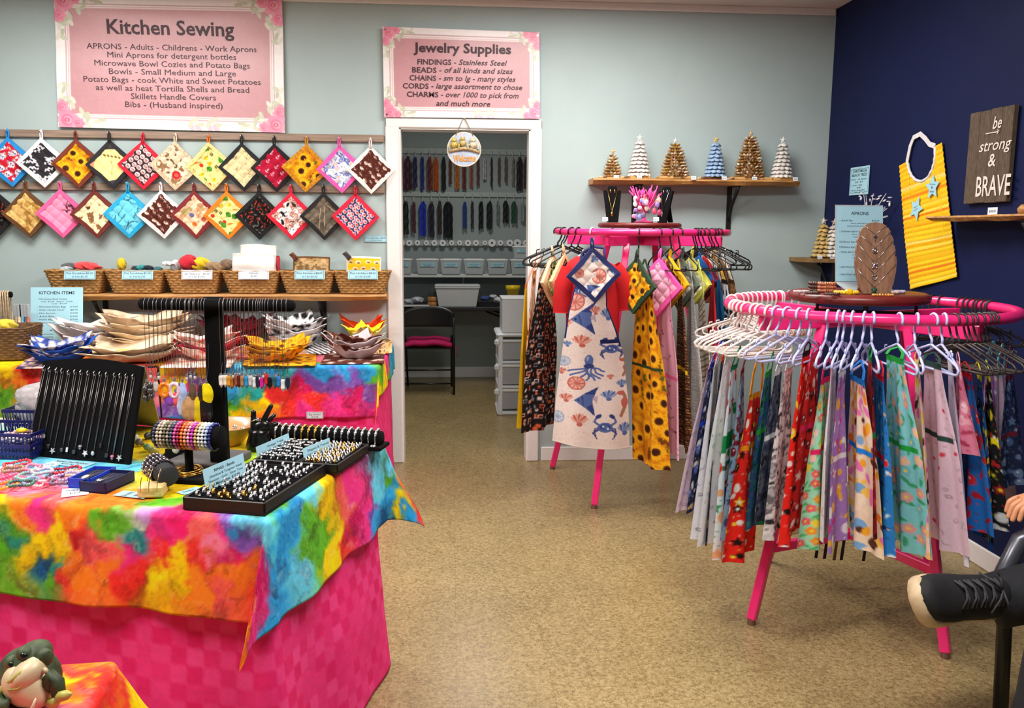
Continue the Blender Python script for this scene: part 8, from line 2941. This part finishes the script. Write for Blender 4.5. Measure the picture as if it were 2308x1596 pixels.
# aprons price sheet in an acrylic stand
sa, sb = at(1889, 627, y=-2.05), at(2000, 640, y=-2.02)
sa.z = sb.z = T2 + .004
X_ = Vector((.995, .06, 0))
hS = at(1945, 462, y=-1.99).z - T2 - .004
wS = 112 / scale_at(sa)
cS = Vector((at(1945, 560, y=-2.02).x, -1.99, T2 + .03 + (hS - .03) / 2))
AR = [('APRONS', .5, .115, .38, .045, .01, 'c')]
for y_, t_, s_, pr in ((.20, '- Adult Set', ('Apron, potholder with', 'matching Towel and 2 Potholders'), '$45.00'), (.345, '- Childrens Apron Set', ('Apron, design with', 'matching Towel'), '$30.00'), (.485, '  Childrens Apron', (), '$20.00'), (.555, '  Childrens Apron', (), '$18.00'), (.62, '- Waist Apron', ('Vendor, Waitress', 'or just kitchen'), '$20.00'), (.82, '- Solid Work Apron', ('Pockets',), '$25.00'), (.92, '- Solid Waist Apron', (), '$18.00')):
 AR.append((t_, .06, y_, .02 * len(t_) + .06, .024, .004, 'l'))
 AR.append((pr, .92, y_, .16, .022, 0, 'r'))
 for k, l_ in enumerate(s_):
  AR.append((l_, .5, y_ + .035 * (k + 1), .016 * len(l_) + .06, .016, 0, 'c'))
AR.append(('____________________________', .5, .745, .86, .003, 0, 'c'))
ss = card('sign_stand', 'blue aprons price sheet in a slanted clear stand behind the walnut board', cS, X_, (0, .12, 1), wS, hS - .03, AR, cat='sign', border=False)
MB().box(Vector((cS.x, -2.05, T2 + .014)), (wS, .10, .004), M3(.30, 0, .06)).build('stand_foot', CLEAR, ss, True)
MB().box(cS + Vector((0, .004, 0)), (wS + .006, .003, hS - .02), M3(-.12, 0, .06)).build('clear_back', CLEAR, ss, True)


def coil(label, px, py, y, r, rgb, z, bead=.0058, el=.6, group='bracelets on the lower rack tray', tall=0, big=None):
 p = at(px, py, y=y)
 p.z = z
 mb = MB()
 for k in range(22):
  a = 2 * PI * k / 22
  mb.ball(p + Vector((r * math.cos(a), r * el * math.sin(a), bead)), bead * (1.15 if k % 3 == 0 else 1), 7, 5)
 if big:
  mb.ball(p + Vector((0, -r * el, bead * 1.4)), (.016, .006, .012), 12, 8)
 tag(mb.build('beaded_bracelet', mat('trinket_%d_%d_%d' % rgb, rgb, .3, vary=.3, vscale=90, coat=.4)), label, 'bracelet', group)


for k in range(3):
 coil('dark brown wooden bead bracelet, %s of the stack on the lower rack tray' % ('lowest', 'second up', 'topmost')[k], 1842, 652, -2.13, .030, (72, 46, 36), T2 + .0125 * k)
 coil('copper brown bead bracelet, %s of the stack beside the dark ones' % ('lowest', 'second up', 'topmost')[k], 1863, 652, -2.16, .030, (176, 104, 70), T2 + .0125 * k)
coil('dark brown bead bracelet lying flat at the tray edge', 1832, 656, -2.27, .022, (70, 44, 34), T2)
coil('silver chip bracelet lying at the doorway side of the tray', 1806, 654, -2.18, .026, (196, 186, 186), T2, .004)
coil('dark amber chip bracelet lying before the yellow one', 1876, 660, -2.31, .024, (70, 40, 24), T2, .0045)
coil('bright yellow glass bracelet with a big oval bead', 1908, 652, -2.26, .040, (246, 196, 30), T2, .0064, .5, big=True)
coil('golden chip bracelet lying at the foot of the walnut board', 1990, 663, -2.345, .036, (206, 140, 60), T2, .0040, .3)
coil('pinkish silver bracelet beside the walnut board', 2014, 656, -2.24, .018, (206, 180, 176), T2, .0055)
coil('frosted glass bracelet beside the walnut board', 2028, 658, -2.21, .016, (190, 190, 206), T2, .0055)

# ------------------------------------------------------------------ person on a chair at the frame edge
DEN = mat('dark_denim', (22, 23, 30), .85, vary=.15, vscale=60, bump=.15, bscale=400)
SKIN = mat('skin', (214, 150, 110), .5, vary=.05, vscale=20, subsurf=.15)
CF = mat('dark_chair_frame', (112, 114, 122), .3, .8)
yA = -2.95
ax_, cx_ = at(2246, 1330, y=yA), at(2300, 1218, y=yA)
chx = thing('arm_chair', 'black metal arm chair holding the seated person at the frame edge', 'chair', (2.25, -3.2, 0))
for s, yy in ((0, yA), (1, -3.46)):
 q0, q1 = at(2264, 1410, y=yA), at(2255, 1596, y=yA)
 x0 = q1.x + (q1.x - q0.x) * q1.z / (q0.z - q1.z)
 MB().tube([(x0, yy, 0), (q0.x, yy, q0.z), (ax_.x - .005, yy, ax_.z - .03)], .021, 10).build('leg', BLACKM, chx, True)
 MB().tube([(ax_.x - .005, yy, ax_.z - .05), (ax_.x + .002, yy, ax_.z), (ax_.x + .020, yy, ax_.z + .055), (cx_.x, yy, cx_.z), (cx_.x + .05, yy, cx_.z + .025), (cx_.x + .14, yy, cx_.z + .03), (2.48, yy, cx_.z + .02)], .026, 12).build('armrest', CF, chx, True)
 MB().tube([(2.50, yy, 0), (2.50, yy, .45), (2.53, yy, .85)], .014, 8).build('leg', BLACKM, chx, True)
MB().box((2.25, -3.2, .40), (.48, .47, .05), bev=.02).build('seat', BLACKV, chx, True)
MB().box((2.53, -3.2, .72), (.04, .46, .34), M3(0, .08, 0), bev=.015).build('backrest', BLACKV, chx, True)

an = at(2262, 1352, y=-3.02)
hd0 = at(2293, 1150, y=yA)
kn = Vector((2.24, -3.09, .55))
an2 = Vector((at(2330, 1590, y=-3.28).x, -3.28, .09))
kn2 = Vector((an2.x + .08, -3.27, .50))
J = [(2.44, -3.2, .52, .12), (2.45, -3.2, .72, .125), (2.43, -3.2, .95, .13), (2.41, -3.2, 1.10, .055), (2.38, -3.2, 1.21, .085), (2.375, -3.2, 1.31, .07),      # 0-5 pelvis .. head
  (2.42, -3.02, 1.02, .055), (2.36, -2.95, .77, .042), (hd0.x + .10, yA, hd0.z + .035, .030), (hd0.x + .03, yA, hd0.z + .03, .034),                              # 6-9 far arm
  (2.42, -3.38, 1.02, .055), (2.34, -3.45, .77, .042), (2.14, -3.40, .66, .030), (2.07, -3.36, .65, .030),                                                       # 10-13 near arm
  (2.42, -3.11, .50, .085), (kn.x, kn.y, kn.z, .06), (an.x, an.y, an.z, .038), (2.42, -3.29, .50, .085), (kn2.x, kn2.y, kn2.z, .06), (an2.x, an2.y, an2.z, .038)]
E_ = [(0, 1), (1, 2), (2, 3), (3, 4), (4, 5), (2, 6), (6, 7), (7, 8), (8, 9), (2, 10), (10, 11), (11, 12), (12, 13), (0, 14), (14, 15), (15, 16), (0, 17), (17, 18), (18, 19)]
# fingers over the end of the armrest, and on the lap
J, E_ = list(J), list(E_)
for base, tgt in ((9, Vector((-.035, 0, -.045))), (13, Vector((-.05, .01, -.02)))):
 for k in range(4):
  b = Vector(J[base][:3])
  o = Vector((-.012, (k - 1.5) * .021, -.004))
  a0 = len(J)
  L = (.9, 1.05, 1.0, .8)[k]
  J += [(*(b + o), .0095), (*(b + o + tgt * .55 * L + Vector((-.006, 0, .010))), .0088), (*(b + o + tgt * 1.1 * L + Vector((.002, 0, -.006))), .0075)]
  E_ += [(base, a0), (a0, a0 + 1), (a0 + 1, a0 + 2)]
 a0 = len(J)
 b = Vector(J[base][:3])
 J += [(*(b + Vector((.012, -.034, -.006))), .0105), (*(b + Vector((-.014, -.046, -.020))), .0085)]
 E_ += [(base, a0), (a0, a0 + 1)]
pr = thing('person', 'person in dark trousers and black sneaker sitting with one leg stretched out', 'person', (2.44, -3.2, .45))
me = bpy.data.meshes.new('body')
inv = root_inv(pr)
me.from_pydata([tuple(inv @ Vector(j[:3])) for j in J], E_, [])
body = link_mesh('body', me, SKIN, pr)
sk = body.modifiers.new('skin', 'SKIN')
if not me.skin_vertices:
 me.update()
for v, j in zip(me.skin_vertices[0].data, J):
 v.radius = (j[3], j[3])
 v.use_root = False
me.skin_vertices[0].data[0].use_root = True
sub = body.modifiers.new('sub', 'SUBSURF')
sub.levels = sub.render_levels = 2


def leg_tube(pts, rr, m, name='trousers'):
 P_, R_ = [], []
 for i in range(len(pts) - 1):
  for k in range(8):
   t = k / 8
   P_.append(pts[i].lerp(pts[i + 1], t))
   R_.append((rr[i] * (1 - t) + rr[i + 1] * t) * (1 + .03 * math.sin(i * 8 + k * 1.9)))
 P_.append(pts[-1])
 R_.append(rr[-1])
 return MB().tube(P_, R_, 18).build(name, m, pr, True)


leg_tube([Vector((2.45, -3.12, .52)), kn + Vector((.02, 0, .01)), at(2236, 1356, y=-3.0)], [.11, .085, .076], DEN)
leg_tube([Vector((2.45, -3.28, .52)), kn2 + Vector((.01, 0, .01)), an2 + Vector((0, 0, .02))], [.11, .082, .062], DEN)
mb = MB()
n = 24
vs = []
lv = [(.50, .15, .19), (.60, .14, .185), (.75, .135, .185), (.90, .135, .20), (1.0, .12, .21), (1.06, .09, .16), (1.10, .062, .075)]
for z, dx_, dy_ in lv:
 for k in range(n):
  a = 2 * PI * k / n
  vs.append((2.44 - .02 * (z - .5) + dx_ * math.cos(a), -3.2 + dy_ * math.sin(a), z))
mb.add(vs, [(i * n + k, i * n + (k + 1) % n, (i + 1) * n + (k + 1) % n, (i + 1) * n + k) for i in range(len(lv) - 1) for k in range(n)], True)
SHT = mat('dark_shirt', (40, 42, 52), .85, vary=.1, vscale=40)
mb.build('shirt', SHT, pr, True)
for y0_, y1_ in ((-3.02, -2.955), (-3.38, -3.445)):
 MB().tube([(2.42, y0_, 1.03), (2.395, (y0_ + y1_) / 2, .92), (2.375, y1_, .83)], [.085, .072, .064], 14).build('sleeve', SHT, pr, True)
HAIR = mat('brown_hair', (60, 44, 34), .7, vary=.3, vscale=80)
MB().ball((2.395, -3.2, 1.285), (.098, .088, .10), 18, 12).build('hair', HAIR, pr, True)
fc = Vector((2.295, -3.2, 1.235))
MB().tube([fc + Vector((.0, 0, .03)), fc + Vector((-.022, 0, -.008)), fc + Vector((.0, 0, -.012))], [.010, .013, .010], 8).build('nose', SKIN, pr, True)
for s in (-1, 1):
 MB().ball(fc + Vector((.006, s * .032, .030)), .011, 10, 8).build('eye', WHITEP, pr, True)
 MB().ball(Vector((2.385, -3.2 + s * .088, 1.235)), (.018, .009, .030), 10, 8).build('ear', SKIN, pr, True)
MB().box(fc + Vector((.004, 0, -.042)), (.008, .042, .008), bev=.003).build('mouth', mat('lip', (170, 90, 84), .5), pr, True)


def sneaker(heel, toe, N, wid):
 L_ = (toe - heel)
 ln = L_.length
 L_ = L_.normalized()
 N = (N - L_ * N.dot(L_)).normalized()
 S_ = N.cross(L_)
 R = Matrix((L_, S_, N)).transposed()
 prof = [(0, .30), (.04, .38), (.12, .42), (.3, .40), (.5, .44), (.68, .50), (.82, .48), (.92, .38), (.98, .20), (1, .0)]
 out = [(a * ln, b * wid) for a, b in prof] + [(a * ln, -b * wid * .92) for a, b in prof[::-1][1:]]
 sole = MB()
 n_ = len(out)
 zs_ = [(-.030, .96), (-.024, 1.02), (.010, 1.03), (.016, .98)]
 vs = []
 for z_, f in zs_:
  for x, y in out:
   up = .030 * max(0, x / ln - .75) / .25 + (.0)
   vs.append(heel + R @ Vector(((x - ln * .5) * f + ln * .5, y * f, z_ + up)))
 fs = [(j * n_ + k, j * n_ + (k + 1) % n_, (j + 1) * n_ + (k + 1) % n_, (j + 1) * n_ + k) for j in range(3) for k in range(n_)]
 sole.add(vs, fs, True)
 sole.add(vs[:n_], [tuple(range(n_))[::-1]]).add(vs[-n_:], [tuple(range(n_))])
 so = MB()
 up_ = MB()
 sec = []
 m = 14
 for t, w_, h_ in ((0.02, .30, .085), (.08, .38, .10), (.2, .42, .105), (.34, .42, .10), (.48, .43, .085), (.62, .46, .066), (.76, .46, .052), (.88, .40, .042), (.96, .24, .030), (.99, .06, .012)):
  up = .030 * max(0, t - .75) / .25
  for k in range(m + 1):
   a = PI * k / m
   sec.append(heel + R @ Vector((t * ln, w_ * wid * math.cos(a), .010 + up + h_ * math.sin(a) ** .75)))
 for j in range(9):
  for k in range(m):
   so_ = j * (m + 1) + k
   up_.f.append((so_, so_ + 1, so_ + m + 2, so_ + m + 1))
   up_.sm.append(True)
 up_.v = [tuple(p) for p in sec]
 up_.c = [None] * len(sec)
 u_ = up_.build('sneaker', mat('black_canvas', (20, 20, 23), .8, vary=.2, bump=.25, bscale=300), pr, True)
 sole.build('rubber_sole', mat('cream_rubber', (196, 172, 138), .55, vary=.12, vscale=40), u_, True)
 lc = mat('dark_lace', (58, 58, 62), .8)
 pt = lambda t, y, h: heel + R @ Vector((t * ln, y * wid, h))
 mb = MB()
 for i in range(5):
  t = .66 - i * .075
  h = .080 + i * .008
  mb.tube([pt(t, .26, h - .012), pt(t - .02, .1, h + .006), pt(t - .035, -.1, h + .007), pt(t - .05, -.26, h - .012)], .0032, 5)
  mb.tube([pt(t, -.26, h - .012), pt(t - .02, -.1, h + .009), pt(t - .035, .1, h + .009), pt(t - .05, .26, h - .012)], .0032, 5)
 k0 = pt(.33, 0, .120)
 for s in (-1, 1):
  mb.tube([k0, pt(.36, s * .22, .130), pt(.30, s * .34, .115), k0], .003, 5).tube([k0, pt(.40, s * .16, .122), pt(.45, s * .38, .095)], .003, 5)
 mb.build('lace', lc, u_, True)
 return u_


tt_ = at(2046, 1352, y=-3.07)
hh_ = at(2236, 1348, y=-2.95)
sneaker(hh_, tt_, Vector((-.32, -.80, .50)), .145)
sneaker(an2 + Vector((.05, 0, -.055)), an2 + Vector((-.22, .02, -.055)), Vector((0, 0, 1)), .105)

# ------------------------------------------------------------------ frog on a cloth-covered stool
SZ = .60
cr_ = at(218, 1503, z=SZ)
ST = Table(cr_ + Vector((.05, -.40, 0)), (1, .08, 0), .62, .41)
ST.C0.z = 0
Aq = [(ST.top(x, y)[0], ST.top(x, y)[1], k) for x, y, k in ()]
for x, y, k in ((140, 1500, 'y'), (180, 1510, 'o'), (200, 1500, 'o'), (170, 1530, 'r'), (200, 1560, 'r'), (130, 1560, 'y'), (100, 1590, 'k'), (40, 1590, 'c'), (150, 1590, 'c'), (180, 1590, 'k'), (215, 1540, 'r')):
 q = ST.loc(at(x, y, z=SZ))
 Aq.append((q[0], q[1], k))
Aq += [(.06, .30, 'o'), (.12, .25, 'y'), (.1, .4, 'y'), (.2, .3, 'g'), (.14, .12, 'g'), (.04, .15, 'r'), (.05, .05, 'o'), (.2, .1, 'y'), (-.3, .3, 'c'), (-.5, .2, 'y'), (-.3, .46, 'o'), (-.1, .46, 'o')]
drape(ST, 'tie_dye_cloth', 'orange and yellow tie-dyed cloth over the frog stool', (.3, .34, .3, .3), Aq, .0075, 31, 'tie-dyed cloths', .05, .3, zt=SZ)
sc_ = ST.w(-.31, .2)
root = thing('stool', 'small stool hidden under the orange tie-dyed cloth', 'stool', (sc_.x, sc_.y, 0))
MB().box((sc_.x, sc_.y, SZ - .018), (.58, .37, .03), M3(0, 0, .08), bev=.006).build('stool_top', WALNUT, root, True)
for a in (-1, 1):
 for b in (-1, 1):
  MB().tube([(sc_.x + a * .22, sc_.y + b * .13, SZ - .03), (sc_.x + a * .24, sc_.y + b * .15, 0)], .016, 8).build('leg', WALNUT, root, True)
f0 = at(72, 1585, z=SZ + .006)
k = 1.0 / scale_at(f0 + UP * .05)
F = lambda x, y, d=0: f0 + Vector((math.cos(YAW), -math.sin(YAW), 0)) * ((x - 72) * k) + Vector((0, d, 0)) + UP * ((1580 - y) * k * 1.0)
DG, CRM, YGR = mat('dark_green_glaze', (58, 72, 42), .6, vary=.5, vscale=45), mat('cream_glaze', (206, 186, 150), .4, vary=.12, vscale=20), mat('leaf_glaze', (176, 170, 84), .4, vary=.25, vscale=50)
fr = thing('frog_figurine', 'green and cream ceramic frog figurine sitting on the tie-dyed stool', 'figurine', tuple(f0))
A8, A1 = M3(0, -.75, 0), M3(0, -.55, 0)
MB().ball(F(52, 1535, .03), (.052, .045, .056), 22, 14, A8).ball(F(58, 1496, .022), (.046, .042, .030), 20, 12, A8).ball(F(22, 1548, .02), (.036, .04, .034), 16, 10).build('frog_body', DG, fr, True)
MB().ball(F(72, 1532, -.010), (.034, .036, .046), 22, 14, A8).ball(F(74, 1502, -.012), (.037, .034, .023), 20, 12, A8).build('pale_belly', CRM, fr, True)
MB().tube([F(46, 1504, -.036), F(60, 1496, -.040), F(76, 1482, -.036), F(86, 1468, -.022)], [.002, .0045, .0045, .002], 6).tube([F(50, 1516, -.044), F(74, 1512, -.046), F(98, 1494, -.036)], .0016, 6).build('mouth', YGR, fr, True)
for x, y in ((64, 1460), (36, 1482)):
 e = MB().ball(F(x, y, .0), (.013, .013, .013), 14, 10).build('eye', DG, fr, True)
 MB().ball(F(x + 5, y + 1, -.010), (.007, .006, .008), 10, 8).build('pupil', HB, e, True)
MB().tube([F(94, 1482, .01), F(104, 1472, .004), F(112, 1462, .0), F(120, 1452, -.002)], [.006, .017, .013, .001], 10).build('ear_leaf', DG, fr, True)
MB().tube([F(108, 1498, -.01), F(116, 1490, -.014), F(120, 1496, -.012)], [.004, .006, .004], 8).build('hand', CRM, fr, True)
MB().tube([F(100, 1552, .0), F(116, 1528, -.008), F(130, 1504, -.012), F(138, 1520, -.010), F(142, 1550, -.012)], [.015, .014, .012, .013, .012], 12).build('leg', DG, fr, True)
MB().tube([F(6, 1556, -.02), F(22, 1556, -.045), F(44, 1548, -.050), F(54, 1538, -.046)], [.022, .018, .012, .003], 12).build('leg', DG, fr, True)
MB().ball(F(44, 1572, -.05), (.022, .014, .012), 12, 8).ball(F(76, 1572, -.042), (.013, .010, .009), 10, 8).build('leg', DG, fr, True)
for x0, y0, x1, y1 in ((118, 1568, 154, 1554), (138, 1552, 180, 1538), (24, 1544, 34, 1516)):
 a, b = F(x0, y0, -.02), F(x1, y1, -.024)
 MB().tube([a, a.lerp(b, .3), a.lerp(b, .65), b], [.003, .010, .009, .001], 8).build('leaf', YGR, fr, True)
MB().tube([F(90, 1576, -.05), F(97, 1568, -.052), F(108, 1548, -.05), F(112, 1534, -.045)], [.002, .003, .003, .0015], 6).build('lily_stem', CRM, fr, True)
